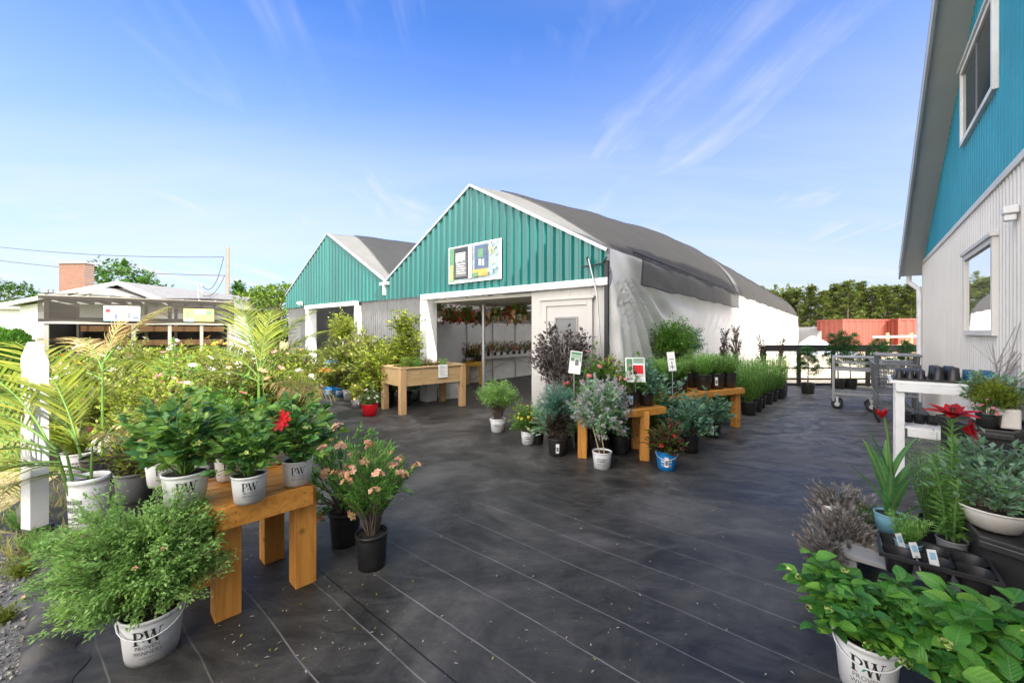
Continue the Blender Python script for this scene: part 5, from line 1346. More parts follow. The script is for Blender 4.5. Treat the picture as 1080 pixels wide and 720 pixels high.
# black moulded bench with perforated lip
def bench(poly, z, label, lip=.05):
    c = np.array(poly).mean(0); L = [tuple(np.array(p)-c) for p in poly]; n = len(L)
    o = empty('display_bench', (c[0], c[1], 0), 0, label, 'bench', 'black plastic display benches')
    sh = [(p[0]*.90, p[1]*.90) for p in L]
    b = MB(); b.prism(sh, 0, z-lip); b.build('base', M['black'], o, bevel=.006)
    b = MB(); b.prism(L, z-lip, z-.004); b.build('tray_top', M['black'], o, bevel=.008)
    b = MB()
    for i in range(n):
        a, e = np.array(L[i]), np.array(L[(i+1) % n]); t = e-a; ln = np.linalg.norm(t); t /= ln; k = np.array((t[1], -t[0]))
        if k@((a+e)/2) < 0: k = -k
        b.beam((*(a-k*.01), z+.008), (*(e-k*.01), z+.008), .022, .024)
    b.build('lip', M['black'], o, bevel=.004)
    b = MB()
    for i in range(n):
        a, e = np.array(L[i]), np.array(L[(i+1) % n]); t = e-a; ln = np.linalg.norm(t); t /= ln; k = np.array((t[1], -t[0]))
        if k@((a+e)/2) < 0: k = -k
        m_ = int(ln/.032)
        for q in range(1, m_):
            p = a+t*ln*q/m_+k*.0015
            b.add([(*(p-t*.008), z-.036), (*(p+t*.008), z-.036), (*(p+t*.008), z-.022), (*(p-t*.008), z-.022)], [(0, 1, 2, 3)])
    b.build('vent_hole', M['rubber'], o)
    return o
bench([(3.02, 2.82), (2.62, 2.24), (2.72, 2.03), (3.02, 2.02), (3.42, 2.5), (3.4, 2.82)], .44, 'black moulded bench holding the cream bowl of sage at the right edge')
bench([(3.72, 3.5), (3.50, 3.0), (3.62, 2.86), (3.96, 2.98), (4.3, 3.42), (4.2, 3.6)], .86, 'black moulded bench farther back against the shop wall, cream planter on it')
plant('bowl_planter', 'grey-green sage filling a cream bowl on the black bench', 'potted plant', (2.86, 2.36, .445), 'bowl', .165, .125, 'sage', 1.0, i=0, rz=.4)
plant('potted_lavender', 'brown dried lavender in black pot on the cloth before the plank stand', 'potted plant', (*G(868, 612), 0), 'black', .08, .13, 'brown', .7, i=1, rz=1.)
plant('potted_herb', 'low feathery herb in black pot between canna and the brown lavender', 'potted plant', (*G(915, 575), 0), 'black', .075, .13, 'featherlow', .6, rz=2.)
plant('potted_lily', 'leafy green lily without bloom in black pot behind the red one', 'potted plant', (*G(985, 560, .1), 0), 'black', .09, .2, 'feather', .75, rz=2.)
plant('potted_sage', 'grey-green sage in pale blue pot at the back of the black bench', 'potted plant', (3.08, 2.62, .445), 'cyan', .09, .13, 'sage', 1.15, i=1, rz=2.)
plant('potted_sage', 'grey-green sage in black pot at the right end of the black bench', 'potted plant', (3.16, 2.3, .445), 'black', .09, .13, 'sage', 1.1, i=0, rz=3.)
o = empty('window_box', (3.86, 3.2, .87), R(-128), 'cream planter box of bright green bedding on the farther black bench', 'planter')
b = MB(); b.prism([(-.25, -.09), (.25, -.09), (.25, .09), (-.25, .09)], 0, .15); b.build('box', M['cream'], o, bevel=.012)
for i, x in enumerate((-.15, .02, .17)): 
    f = SP['olive'][i][0]; q = link('foliage', SP['spirea'][i % 3][0], o, (x, 0, .13), i*2.); q.scale = (.42,)*3
b = MB(); b.box(-.2, .095, .08, -.15, .10, .26); b.build('tag', M['paper'], o)
plant('potted_sage', 'grey-blue plant in black pot behind the cream planter box by the wall', 'potted plant', (4.1, 3.4, .865), 'black', .08, .13, 'sage', .9, i=1)
plant('potted_bedding', 'pink-flowered bedding plant in black pot at the near end of the farther black bench', 'potted plant', (3.66, 3.06, .865), 'black', .07, .11, 'bedding', .5, i=0)
r2 = np.random.default_rng(9); b = MB()
for i in range(9):
    a = r2.uniform(0, 6.28); t = np.array((math.cos(a)*.16, math.sin(a)*.16, r2.uniform(.45, .75))); p = [np.zeros(3), t*np.array((.3, .3, .5))+r2.normal(size=3)*.02, t]
    b.tube(p, [.008, .006, .003], 5, cap=False); b.tube([p[1], p[1]+np.array((r2.normal()*.1, r2.normal()*.1, .25))], [.004, .002], 4, cap=False)
o = empty('bare_sapling', (4.32, 3.56, .865), 0, 'bare twiggy sapling in black pot against the shop wall', 'potted plant'); b.build('branches', M['twig_grey'], o, (0, 0, .1)); pot(o, 'black', .075, .12)

# white table with trays
wt = empty('table', (3.85, 4.0, 0), R(-42), 'white painted slatted table with overturned trays by the shop wall', 'table')
Lt = .70; D_ = .56; zt_ = 1.115
b = MB()
for i in range(5): b.box(-.04, .01+i*.125, zt_-.03, Lt+.04, .01+i*.125+.115, zt_)
b.build('tabletop', M['white'], wt, bevel=.004)
b = MB(); b.box(0.0, -.005, zt_-.11, Lt, .03, zt_-.032); b.box(0, D_-.03, zt_-.11, Lt, D_, zt_-.032); b.build('apron', M['white'], wt, bevel=.004)
for x, y_ in ((0, 0), (Lt-.07, 0), (0, D_-.12), (Lt-.07, D_-.12)):
    b = MB(); b.box(x, y_+.032, 0, x+.07, y_+.10, zt_-.032); b.build('leg', M['white'], wt, bevel=.004)
b = MB(); b.box(.09, .035, .56, Lt-.09, .065, .64); b.box(.09, D_-.09, .56, Lt-.09, D_-.06, .64); b.build('rail', M['white'], wt, bevel=.004)
b = MB()
for i in range(5): b.box(.02, .04+i*.11, .64, Lt-.02, .04+i*.11+.095, .66)
b.build('shelf', M['white'], wt, bevel=.003)
def wl(x, y, z):
    a = R(-42); return (3.85+x*math.cos(a)-y*math.sin(a), 4.0+x*math.sin(a)+y*math.cos(a), z)
tray('pot_tray', wl(.11, .22, zt_+.004), R(-42), .23, .38, .10, 'black moulded tray lying upside down at the left end of the white table', cells=(3, 2), inv=True, group='trays on the white table')
tray('pot_tray', wl(.35, .22, zt_+.004), R(-40), .20, .38, .14, 'taller black moulded tray, second from the left on the white table', cells=(2, 3), inv=True, group='trays on the white table')
tray('pot_tray', wl(.58, .24, zt_+.004), R(-44), .22, .38, .11, 'dark blue moulded tray at the right end of the white table', 'potblue_dark' if 'potblue_dark' in M else 'black', cells=(2, 2), inv=True, group='trays on the white table')
tray('pot_tray', wl(.55, .26, .665), R(-40), .24, .30, .14, 'black moulded tray standing on the shelf under the white table', cells=(2, 2), inv=True, group='trays on the white table')
for i in range(4):
    o = empty('empty_pot', wl(.10+i*.09, .30, .665), 0, ('first', 'second', 'third', 'fourth')[i]+' empty black pot from the left on the white table shelf', 'pot', 'empty pots under the white table'); 
    k = ('black', .05, .085)
    p = pot(o, 'black', .05, .085)
# carts
def plant_cart(x, y, rz, label):
    o = empty('plant_cart', (x, y, 0), rz, label, 'cart', 'garden carts'); L, W_ = .72, .55
    for i, z in enumerate((.30, .80)):
        b = MB()
        for q in ((0, 0, L, .03), (0, W_-.03, L, W_), (0, .03, .03, W_-.03), (L-.03, .03, L, W_-.03)): b.box(q[0], q[1], z, q[2], q[3], z+.055)
        for k in range(12): b.box(.03+k*.056, .03, z+.02, .03+k*.056+.012, W_-.03, z+.028)
        for k in range(4): b.box(.03, .1+k*.11, z+.010, L-.03, .108+k*.11, z+.018)
        b.build('shelf', M['steel'], o)
    for px_, py_ in ((0.0, 0), (L-.04, 0), (0, W_-.04), (L-.04, W_-.04)):
        b = MB(); b.box(px_-.002, py_-.002, .16, px_+.042, py_+.042, 1.08); b.build('upright', M['steel'], o)
    b = MB()
    for y_ in (.02, W_-.02): b.tube([(.02, y_, 1.08), (L-.02, y_, 1.08)], .02, 6); b.tube([(.02, y_, .96), (L-.02, y_, .96)], .012, 6)
    for x_ in (.02, L-.02): b.tube([(x_, .02, 1.08), (x_, W_-.02, 1.08)], .02, 6); b.tube([(x_, .02, .96), (x_, W_-.02, .96)], .012, 6)
    for k in range(6): b.tube([(.1+k*.1, .02, .96), (.1+k*.1, .02, 1.08)], .006, 4)
    b.build('top_rail', M['steel'], o)
    for px_, py_ in ((.08, .06), (L-.1, .06), (.08, W_-.06), (L-.1, W_-.06)):
        w_ = MB(); a = np.linspace(0, 2*math.pi, 18, endpoint=False)
        prof = [(.045, -.03), (.085, -.028), (.1, -.012), (.1, .012), (.085, .028), (.045, .03)]
        v = np.array([[(px_+r_*math.cos(t), py_+k, .1+r_*math.sin(t)) for t in a] for r_, k in prof]); n = 18
        f = [(i*n+j, i*n+(j+1) % n, (i+1)*n+(j+1) % n, (i+1)*n+j) for i in range(5) for j in range(n)]
        w_.add(v, f, 0, True); wh = w_.build('wheel', M['rubber'], o)
        h_ = MB(); h_.tube([(px_, py_-.035, .1), (px_, py_+.035, .1)], .044, 12); h_.box(px_-.02, py_-.045, .1, px_+.02, py_-.036, .24); h_.box(px_-.02, py_+.036, .1, px_+.02, py_+.045, .24); h_.box(px_-.03, py_-.045, .235, px_+.03, py_+.045, .245); h_.build('caster_fork', M['galv'], wh)
    return o
cx1, cy1 = G(881, 431)
plant_cart(cx1-.05, cy1+.02, R(-39), 'grey wire-shelf plant cart on black casters nearest the fence')
def trolley(x, y, rz, label, first=None):
    if first is not None: return dup(first, (x, y, 0), rz, label)
    o = empty('shopping_trolley', (x, y, 0), rz, label, 'shopping cart', 'nested shopping trolleys'); L, W_ = .85, .52; o.scale = (1.1, 1.1, 1.18)
    b = MB(); zb, zt__ = .42, .88
    def rim_(z, ins): return [(ins, ins*.3, z), (L-ins*.3, ins*.3, z), (L-ins*.3, W_-ins*.3, z), (ins, W_-ins*.3, z)]
    for k, z in enumerate(np.linspace(zb, zt__, 8)):
        q = rim_(z, .10*(1-(z-zb)/(zt__-zb))); 
        for i in range(4): b.tube([q[i], q[(i+1) % 4]], .009 if k in (0, 7) else .004, 4)
    qa, qb = rim_(zb, .10), rim_(zt__, 0)
    for i in range(4):
        m_ = 14 if i % 2 == 0 else 8
        for k in range(m_+1):
            t = k/m_; a = np.array(qa[i])*(1-t)+np.array(qa[(i+1) % 4])*t; c = np.array(qb[i])*(1-t)+np.array(qb[(i+1) % 4])*t; b.tube([a, c], .004, 4)
    for k in range(14): t = (k+.5)/14; b.tube([np.array(qa[0])*(1-t)+np.array(qa[1])*t, np.array(qa[3])*(1-t)+np.array(qa[2])*t], .004, 4)
    b.build('basket', M['steel'], o)
    b = MB(); 
    for y_ in (.03, W_-.03): b.tube([(L+.1, y_, 1.02), (L+.02, y_, .9), (L-.12, y_, .42), (L-.05, y_, .2), (.08, y_, .16)], .014, 6)
    b.build('frame', M['steel'], o)
    b = MB(); b.tube([(L+.1, .0, 1.02), (L+.1, W_, 1.02)], .018, 8); b.build('handle', M['potgrey'], o)
    b = MB()
    for k in range(9): b.tube([(.1, .04+k*.055, .2), (L-.1, .04+k*.055, .22)], .004, 4)
    for k in range(5): b.tube([(.1+k*.15, .03, .2), (.1+k*.15, W_-.03, .2)], .006, 4)
    b.build('lower_rack', M['steel'], o)
    for px_, py_ in ((.1, .05), (.1, W_-.05), (L-.08, .05), (L-.08, W_-.05)):
        w_ = MB(); w_.lathe([(.02, -.015), (.06, -.014), (.062, 0), (.06, .014), (.02, .015)], 16); o_ = w_.build('wheel', M['rubber'], o, (px_, py_, .063)); o_.rotation_euler = (R(90), 0, 0)
    return o
tr0 = trolley(6.98, 7.74, R(-129), 'grey wire shopping trolley in front of the nested row by the shop wall')
trolley(7.14, 7.94, R(-129), 'grey wire shopping trolley nested behind the first, near the downspout', tr0)
trolley(7.30, 8.14, R(-129), 'grey wire shopping trolley at the back of the nested row', tr0)

# ------------------------------------------------------------------ centre group
GY = lambda px, py: (*G(px, py), 0)
plant('potted_shrub', 'light-green wispy shrub in white pot, alone at the left of the centre group', 'potted plant', GY(525, 455), 'white', .125, .22, 'cinqs', 1.0, rz=1., bail=True)
plant('potted_broom', 'yellow-flowered bush in white pot left of the blue-green juniper', 'potted plant', GY(557, 468), 'white', .105, .19, 'yellowfl', .95, rz=2.)
o = plant('grafted_juniper', 'juniper with blue-green cap over a brown base in a tagged black pot', 'potted plant', GY(588, 479), 'black', .13, .22, 'junipbase', 1.0, tagc='paper'); put(o, 'juniptop', .34, .95)
plant('potted_ninebark', 'tall dark purple-leaved ninebark with pale trunks behind the juniper', 'potted plant', (.78, 6.15, 0), 'black', .17, .30, 'ninebark', 1.0, rz=.7)
o = plant('potted_lilac', 'dwarf lilac with greyish blooms and cane stakes in white printed pot', 'potted plant', GY(635, 493), 'white', .115, .20, 'lilac', 1.0, rz=1.)
b = MB(); b.tube([(-.03, -.05, .15), (-.16, -.1, .62)], .007, 6); b.tube([(.02, -.05, .15), (-.07, -.12, .66)], .007, 6); b.build('stake', M['cane'], o)
plant('potted_shrub', 'red and green leaved shrub in bright blue pot before the centre table', 'potted plant', GY(703, 494), 'blue', .12, .215, 'redleaf', 1.0, rz=0., tagc='paper', bail=True)
plant('potted_rose', 'blue-green leafy rose in black pot right of the blue pot', 'potted plant', GY(727, 476), 'black', .13, .24, 'bluerose', 1.0, i=0)
plant('potted_rose', 'blue-green leafy rose in black pot against the far table leg', 'potted plant', GY(751, 460), 'black', .13, .24, 'bluerose', .85, i=1, tagc='paper')
plant('potted_rose', 'dark leafy rose in black pot under the centre table', 'potted plant', GY(716, 462), 'black', .13, .22, 'bluerose', .7, i=2)
z2 = .645
o = plant('potted_rose', 'rose in black pot with pale blue label at the front of the centre table', 'potted plant', (1.52, 5.08, z2), 'black', .10, .20, 'rosep', .62, i=0, tagc='signblue')
plant('potted_rose', 'pale pink flowering rose in black pot at the left of the centre table', 'potted plant', (1.12, 5.25, z2), 'black', .10, .19, 'rosep', .85, i=1)
plant('potted_rose', 'pale pink rose in grey box pot in the middle of the centre table', 'potted plant', (1.32, 5.40, z2), 'grey', .10, .18, 'rosepeach', .9)
plant('potted_rose', 'bushy blue-green rose in black pot at the right of the centre table', 'potted plant', (1.76, 5.22, z2), 'black', .10, .15, 'bluerose', .80, i=2)
plant('potted_rose', 'bushy blue-green rose in black pot at the back right of the centre table', 'potted plant', (1.66, 5.46, z2), 'black', .11, .16, 'bluerose', .85, i=0)
plant('potted_rose', 'blue-green rose in black pot between the two rows of tables', 'potted plant', (2.22, 6.05, 0), 'black', .12, .22, 'bluerose', 1.3, i=1)
z3 = .635
for i, (x, y_) in enumerate(((2.46, 6.2), (2.30, 6.5), (2.72, 6.42), (2.56, 6.65))):
    plant('potted_fern', ('feathery green plant in black pot at the near front of the middle table', 'feathery green plant in black pot at the back left of the middle table', 'feathery green plant in tagged black pot at the front right of the middle table', 'feathery green plant in black pot at the back right of the middle table')[i], 'potted plant', (x, y_, z3), 'black', .115, .23, 'featherlow', 1.05, tagc='paper' if i == 2 else None)
z4 = .66
for i, (x, y_) in enumerate(((3.14, 6.52), (3.42, 6.66), (3.70, 6.80), (3.08, 6.86), (3.44, 7.02))):
    plant('potted_fern', ('feathery green plant in black pot at the left front of the far table', 'feathery green plant in tagged black pot at the middle front of the far table', 'feathery green plant in black pot at the right front of the far table', 'feathery green plant in black pot at the back left of the far table', 'feathery green plant in black pot at the back right of the far table')[i], 'potted plant', (x, y_, z4), 'black', .125, .25, 'featherlow', 1.1, tagc='paper' if i == 1 else None)
# upper shelf by the film wall
hs_ = empty('plank_shelf', (2.75, 7.2, 0), math.atan2(.77, .64), 'weathered plank shelf by the film wall under two round shrubs', 'shelf')
b = MB(); b.box(0, -.2, .95, 1.5, .2, .985); b.build('board', M['greywood'], hs_, bevel=.004)
for x in (.06, 1.4):
    for y_ in (-.15, .12):
        b = MB(); b.box(x-.03, y_-.03, 0, x+.03, y_+.03, .95); b.build('leg', M['greywood_v'], hs_)
plant('round_shrub', 'round dense green shrub in black pot on the plank shelf by the film wall', 'potted plant', (3.02, 7.5, .99), 'black', .15, .23, 'box', 1.45, i=1)
plant('round_shrub', 'smaller twiggy green shrub in grey pot at the far end of the plank shelf', 'potted plant', (3.52, 8.1, .99), 'grey', .15, .22, 'box', 1.15, i=0)
# rows of tall feathery plants on the ground
k = 0; ords = 'first second third fourth fifth sixth seventh eighth'.split()
for row, (a, c, n) in enumerate((((4.55, 7.75), (6.75, 9.95), 7), ((4.2, 8.0), (6.3, 10.3), 6), ((3.85, 8.25), (5.8, 10.4), 5))):
    for i in range(n):
        q = i/(n-1); x = a[0]+(c[0]-a[0])*q+random.uniform(-.05, .05); y_ = a[1]+(c[1]-a[1])*q+random.uniform(-.05, .05)
        plant('tall_fern', f'tall feathery green plant in black pot, {ords[i]} from the tables in the {("front", "middle", "back")[row]} row', 'potted plant', (x, y_, 0), 'black', .14, .26, 'feather', random.uniform(.95, 1.12), group='tall feathery plants in rows by the film wall')
for i, (px, Y, zt__) in enumerate(((764, 9.2, 345), (776, 9.6, 342), (803, 10.5, 351), (824, 11.2, 354), (701, 7.3, 372))):
    x = AT(px, Y)[0]; hh = ZAT(zt__, Y)-.22
    plant('young_tree', ('slim dark brown-leaved sapling, leftmost of the pair above the ferns', 'slim dark brown-leaved sapling, right one of the pair above the ferns', 'slim dark sapling rising from the middle of the fern rows', 'slim dark sapling at the far end of the fern rows', 'short purple-leaved sapling behind the centre tables')[i], 'potted plant', (x, Y, 0), 'black', .13, .25, 'spire', 1.0, fz=hh/1.0)
for i, (px, Y, fs) in enumerate(((852, 10.35, .85), (884, 11.2, 1.05), (897, 11.3, .9), (927, 10.9, 1.0), (957, 11.2, .85))):
    plant('pompom_pine', ('little tiered conifer in black pot left of the plant cart', 'broad tiered conifer behind the plant cart', 'tiered conifer behind the right end of the plant cart', 'slim tiered conifer before the first red container', 'low tiered conifer by the fence near the shop corner')[i], 'potted tree', (AT(px, Y)[0], Y, 0), 'black', .16, .28, 'pompom', fs, i=i)
# purplish twiggy shrubs by the greenhouse corner
for i, (px, Y, s_) in enumerate(((655, 6.6, 1.15), (688, 7.0, 1.2), (640, 6.2, 1.05))):
    plant('potted_shrub', ('dark twiggy purple shrub before the pleated film wall', 'dark twiggy purple shrub right of the red rose sign', 'dark twiggy purple shrub at the greenhouse corner')[i], 'potted plant', (AT(px, Y)[0], Y-.1, 0), 'black', .15, .28, 'darkleaf', s_, i=i % 2)
plant('potted_shrub', 'leafy green shrub in black pot close to the door wall of the greenhouse', 'potted plant', (1.02, 5.85, 0), 'black', .14, .26, 'rosep', 1.3, i=0)
fill = [(1.25, 5.75, 'olive', .9, 'leafy olive shrub in black pot behind the left end of the centre table'), (.62, 5.45, 'sage', 1.5, 'grey-green low shrub between the juniper and the centre table'), (.35, 5.75, 'bedding', 1.2, 'pink-flowered plant in black pot behind the yellow-flowered bush'),
        (1.15, 5.2, 'darkleaf', .55, 'dark-leaved plant in black pot in the shade under the centre table'), (1.45, 5.3, 'bluerose', .5, 'small blue-green plant in black pot under the right of the centre table'), (1.85, 5.75, 'rosepeach', 1.2, 'peach-flowered shrub in black pot behind the right end of the centre table'),
        (2.05, 6.35, 'rosep', 1.4, 'pink-flowered shrub in black pot by the end of the middle table'), (2.6, 6.35, 'olive', .6, 'small olive plant in black pot in the shade under the middle table'), (3.3, 6.75, 'bluerose', .6, 'small blue-green plant in black pot under the far table'), (3.85, 7.35, 'feather', .8, 'feathery plant in black pot behind the far end of the far table'),
        (2.7, 7.0, 'rosepeach', 1.3, 'peach-flowered shrub in black pot between the middle table and the film wall'), (1.55, 6.05, 'bigleafy', .8, 'loose leafy shrub in black pot in front of the greenhouse corner')]
for x, y_, key, s_, lab in fill: plant('potted_shrub', lab, 'potted plant', (x, y_, 0), 'black', .12, .22, key, s_)
# signs on stakes
def stake_sign(px, py0, py1, w_px, Y, tilt, rects, label, z_ground=0.0):
    x = AT(px, Y)[0]; z0, z1 = ZAT(py1, Y), ZAT(py0, Y); w_ = w_px/FPX*Y
    o = empty('plant_sign', (x, Y, z_ground), 0, label, 'sign')
    b = MB(); b.box(-w_/2, -.004, 0, w_/2, .004, z1-z0); q = b.build('card', M['paper'], o, (0, 0, z0-z_ground))
    ms = sorted(set(r_[4] for r_ in rects)); b = MB(); h = z1-z0
    for i, (a, c, d_, e, mt) in enumerate(rects): y_ = -.0055-.001*i; b.add([((a-.5)*w_, y_, c*h), ((d_-.5)*w_, y_, c*h), ((d_-.5)*w_, y_, e*h), ((a-.5)*w_, y_, e*h)], [(0, 1, 2, 3)], ms.index(mt))
    b.build('print', [M[k_] for k_ in ms], q)
    b = MB(); b.tube([(0, .008, 0), (0, .008, z0-z_ground+.05)], .006, 6); b.build('stake', M['galv'], o)
    q.rotation_euler = (R(-8), R(tilt), 0)
    return o
gl = [(.06, .48, .36, .95, 'signgreen')]+[(.40, .78+.05*k, .94, .81+.05*k, 'signgreen') for k in range(4)]
stake_sign(605.5, 370, 394, 12.5, 5.5, 8, [(.06, .55, .94, .96, 'signgreen'), (.08, .72, .92, .745, 'paper'), (.08, .80, .92, .825, 'paper'), (.40, .34, .82, .68, 'paper'), (.46, .37, .76, .65, 'inkgrey')], 'narrow green and white plant sign tilted above the lilac')
stake_sign(670.5, 377, 403, 20.5, 5.0, 0, gl+[(.34, .30, .94, .72, 'paper'), (.38, .33, .90, .69, 'signdark'), (.44, .34, .90, .68, 'signred'), (.38, .32, .56, .44, 'ink')]+[(.36, .25, .9, .265, 'inkgrey')], 'white plant sign with a picture of a red rose above the centre table', .645)
stake_sign(709.5, 371, 391, 8, 5.9, -4, [(.2, .2, .8, .24, 'inkgrey'), (.45, .1, .55, .5, 'inkgrey'), (.2, .6, .8, .64, 'inkgrey')], 'plain white plant sign right of the red rose sign')
# ------------------------------------------------------------------ raised planter and entrance group
pr_ = empty('raised_planter', (-2.13, 7.66, 0), math.atan2(.94, 1.06), 'cedar raised planter on legs with a white notice on its front', 'planter')
Lp, Wp, za, zb = 1.46, .86, .54, .88
b = MB(); b.box(.02, 0, za, Lp-.02, .035, zb); b.box(.02, Wp-.035, za, Lp-.02, Wp, zb); b.box(0.0, .036, za, .035, Wp-.036, zb); b.box(Lp-.035, .036, za, Lp, Wp-.036, zb); b.build('side_board', M['cedar'], pr_, bevel=.004)
b = MB(); b.box(-.03, -.03, zb, Lp+.03, .06, zb+.03); b.box(-.03, Wp-.06, zb, Lp+.03, Wp+.03, zb+.03); b.box(-.03, .061, zb, .06, Wp-.061, zb+.03); b.box(Lp-.06, .061, zb, Lp+.03, Wp-.061, zb+.03); b.build('rim', M['cedar'], pr_, bevel=.004)
for x, y_ in ((-.02, -.025), (Lp-.09, -.025), (-.02, Wp-.095), (Lp-.09, Wp-.095)):
    b = MB(); b.box(x, y_, 0, x+.12, y_+.12, zb-.002); b.build('leg', M['cedar_v'], pr_, bevel=.006)
b = MB(); b.box(.04, .04, zb-.09, Lp-.04, Wp-.04, zb-.05); b.build('soil', M['soil'], pr_)
b = MB(); b.box(.80, -.034, .66, 1.02, -.030, .93); q = b.build('notice', M['paper'], pr_)
b = MB()
for k, z in enumerate(np.linspace(.70, .90, 9)): b.add([(.83, -.0355, z), (1.0-.04*(k % 3), -.0355, z), (1.0-.04*(k % 3), -.0355, z+.006), (.83, -.0355, z+.006)], [(0, 1, 2, 3)])
b.build('print', M['inkgrey'], q)
for x, y_, key, s_ in ((.25, .3, 'bedding', .9), (.55, .4, 'featherlow', .7), (.85, .5, 'bedding', .7), (1.15, .35, 'featherlow', .6), (.4, .6, 'featherlow', .8), (1.2, .6, 'bedding', .7)):
    L_ = SP[key]; f, t, bl_ = L_[int(x*10) % len(L_)]
    for nm, me in (('foliage', f), ('blossoms', bl_)):
        if me is not None: o = link(nm, me, pr_, (x, y_, zb-.05), x*9); o.scale = (s_,)*3
# white buckets and a crate under and behind it
for i, (px, py) in enumerate(((436, 421), (452, 418), (475, 419))):
    x, y_ = G(px, py)
    if i == 2:
        o = empty('storage_box', (x, y_, 0), R(30), 'white plastic storage box on the ground behind the planter legs', 'box'); b = MB(); b.box(-.25, -.2, 0, .25, .2, .38); b.build('body', M['potwhite'], o, bevel=.02); b = MB(); b.box(-.27, -.22, .38, .27, .22, .42); b.build('lid', M['potwhite'], o, bevel=.01)
    else:
        plant('potted_herb', ('white pot of low greens under the left of the cedar planter', 'white pot of low greens under the middle of the cedar planter')[i], 'potted plant', (x, y_, 0), 'white', .14, .24, 'featherlow', .5)
cvx = (-2.35, 8.45)
plant('column_vine', 'tall narrow yellow-green climber standing behind the cedar planter', 'potted plant', (-2.35, 8.75, 0), 'black', .16, .28, 'colvine', 1.75, fz=1.36)
plant('potted_shrub', 'yellow-green leafy shrub leaning on the tall climber behind the cedar planter', 'potted plant', (-2.72, 8.62, 0), 'black', .16, .30, 'bigleafy', 1.35, i=0)
o = plant('ball_topiary', 'ball-headed yellow-green standard tree in the farther greenhouse entrance', 'potted tree', (-4.55, 10.7, 0), 'black', .18, .32, 'topball', 1.35, rz=0)
for k_ in KIDS(o):
    if k_.name.startswith(('foliage', 'stems')): k_.location.z += .42
b = MB(); b.tube([(0, 0, .25), (.01, .01, 1.75)], [.025, .018], 8); b.build('trunk', M['twig_grey'], o)
k = 0
ent = [(398, 420, 'bigleafy', 1.2, 'yellow-green leafy shrub left of the tall climber'), (383, 417, 'darkleaf', 1.3, 'dark purple-leaved shrub at the centre of the entrance display'), (369, 414, 'bigleafy', 1.0, 'olive leafy shrub right of the ball-headed tree'),
       (409, 422, 'darkleaf', 1.2, 'dark purple-leaved shrub beside the cedar planter'), (388, 425, 'olive', 1.3, 'bushy olive shrub low in the entrance display'), (355, 412, 'bigleafy', .8, 'short leafy shrub under the ball-headed tree'),
       (402, 428, 'spirea', 1.3, 'lime shrub just left of the cedar planter'), (376, 419, 'olive', 1.5, 'tall olive shrub behind the purple ones in the entrance display')]
for px, py, key, s_, lab in ent: plant('potted_shrub', lab, 'potted plant', GY(px, py), 'black', .17, .32, key, s_*(1.42 if px > 372 else 1.0))
eb = table([(-5.35, 10.9), (-4.55, 10.55), (-4.3, 11.1), (-5.1, 11.45)], [(-5.2, 10.95), (-4.6, 10.7), (-4.42, 11.02), (-5.05, 11.3)], .62, 'low orange-stained bench in the farther greenhouse entrance', name='table', apron=.12)
for i, (x, y_, key) in enumerate(((-5.1, 11.05, 'olive'), (-4.75, 10.9, 'ivory'))):
    plant('potted_shrub', ('pale leafy plant in blue pot at the left of the orange bench', 'pale flowering plant in blue pot at the right of the orange bench')[i], 'potted plant', (x, y_, .625), 'blue', .13, .2, key, .8)
for i, (px, py) in enumerate(((333, 414.5), (346.5, 417), (358, 418))):
    plant('potted_shrub', ('yellow-green plant in blue pot, leftmost of the three blue pots in a row', 'yellow-green plant in blue pot, middle of the three blue pots in a row', 'yellow-green plant in blue pot, rightmost of the three blue pots in a row')[i], 'potted plant', GY(px, py), 'blue', .15, .24, ('ivory', 'spirea', 'olive')[i], .85, group='three blue pots in the sun')
plant('potted_shrub', 'small shrub in white pot right of the three blue pots', 'potted plant', GY(368, 421), 'white', .14, .24, 'spirea', .7)
o = plant('flower_pot', 'bright red round pot of white and pink flowers on the sunlit cloth', 'potted plant', GY(390, 438), 'red', .155, .23, 'ivory', 1.05)
plant('potted_grass', 'spiky grass with orange blooms in terracotta pot behind the red pot', 'potted plant', GY(383, 420), 'terra', .15, .26, 'grass', 1.0)
plant('flower_pot', 'pink bedding flowers in grey pot left of the red pot', 'potted plant', GY(376, 430), 'grey', .12, .18, 'rosepeach', .7)
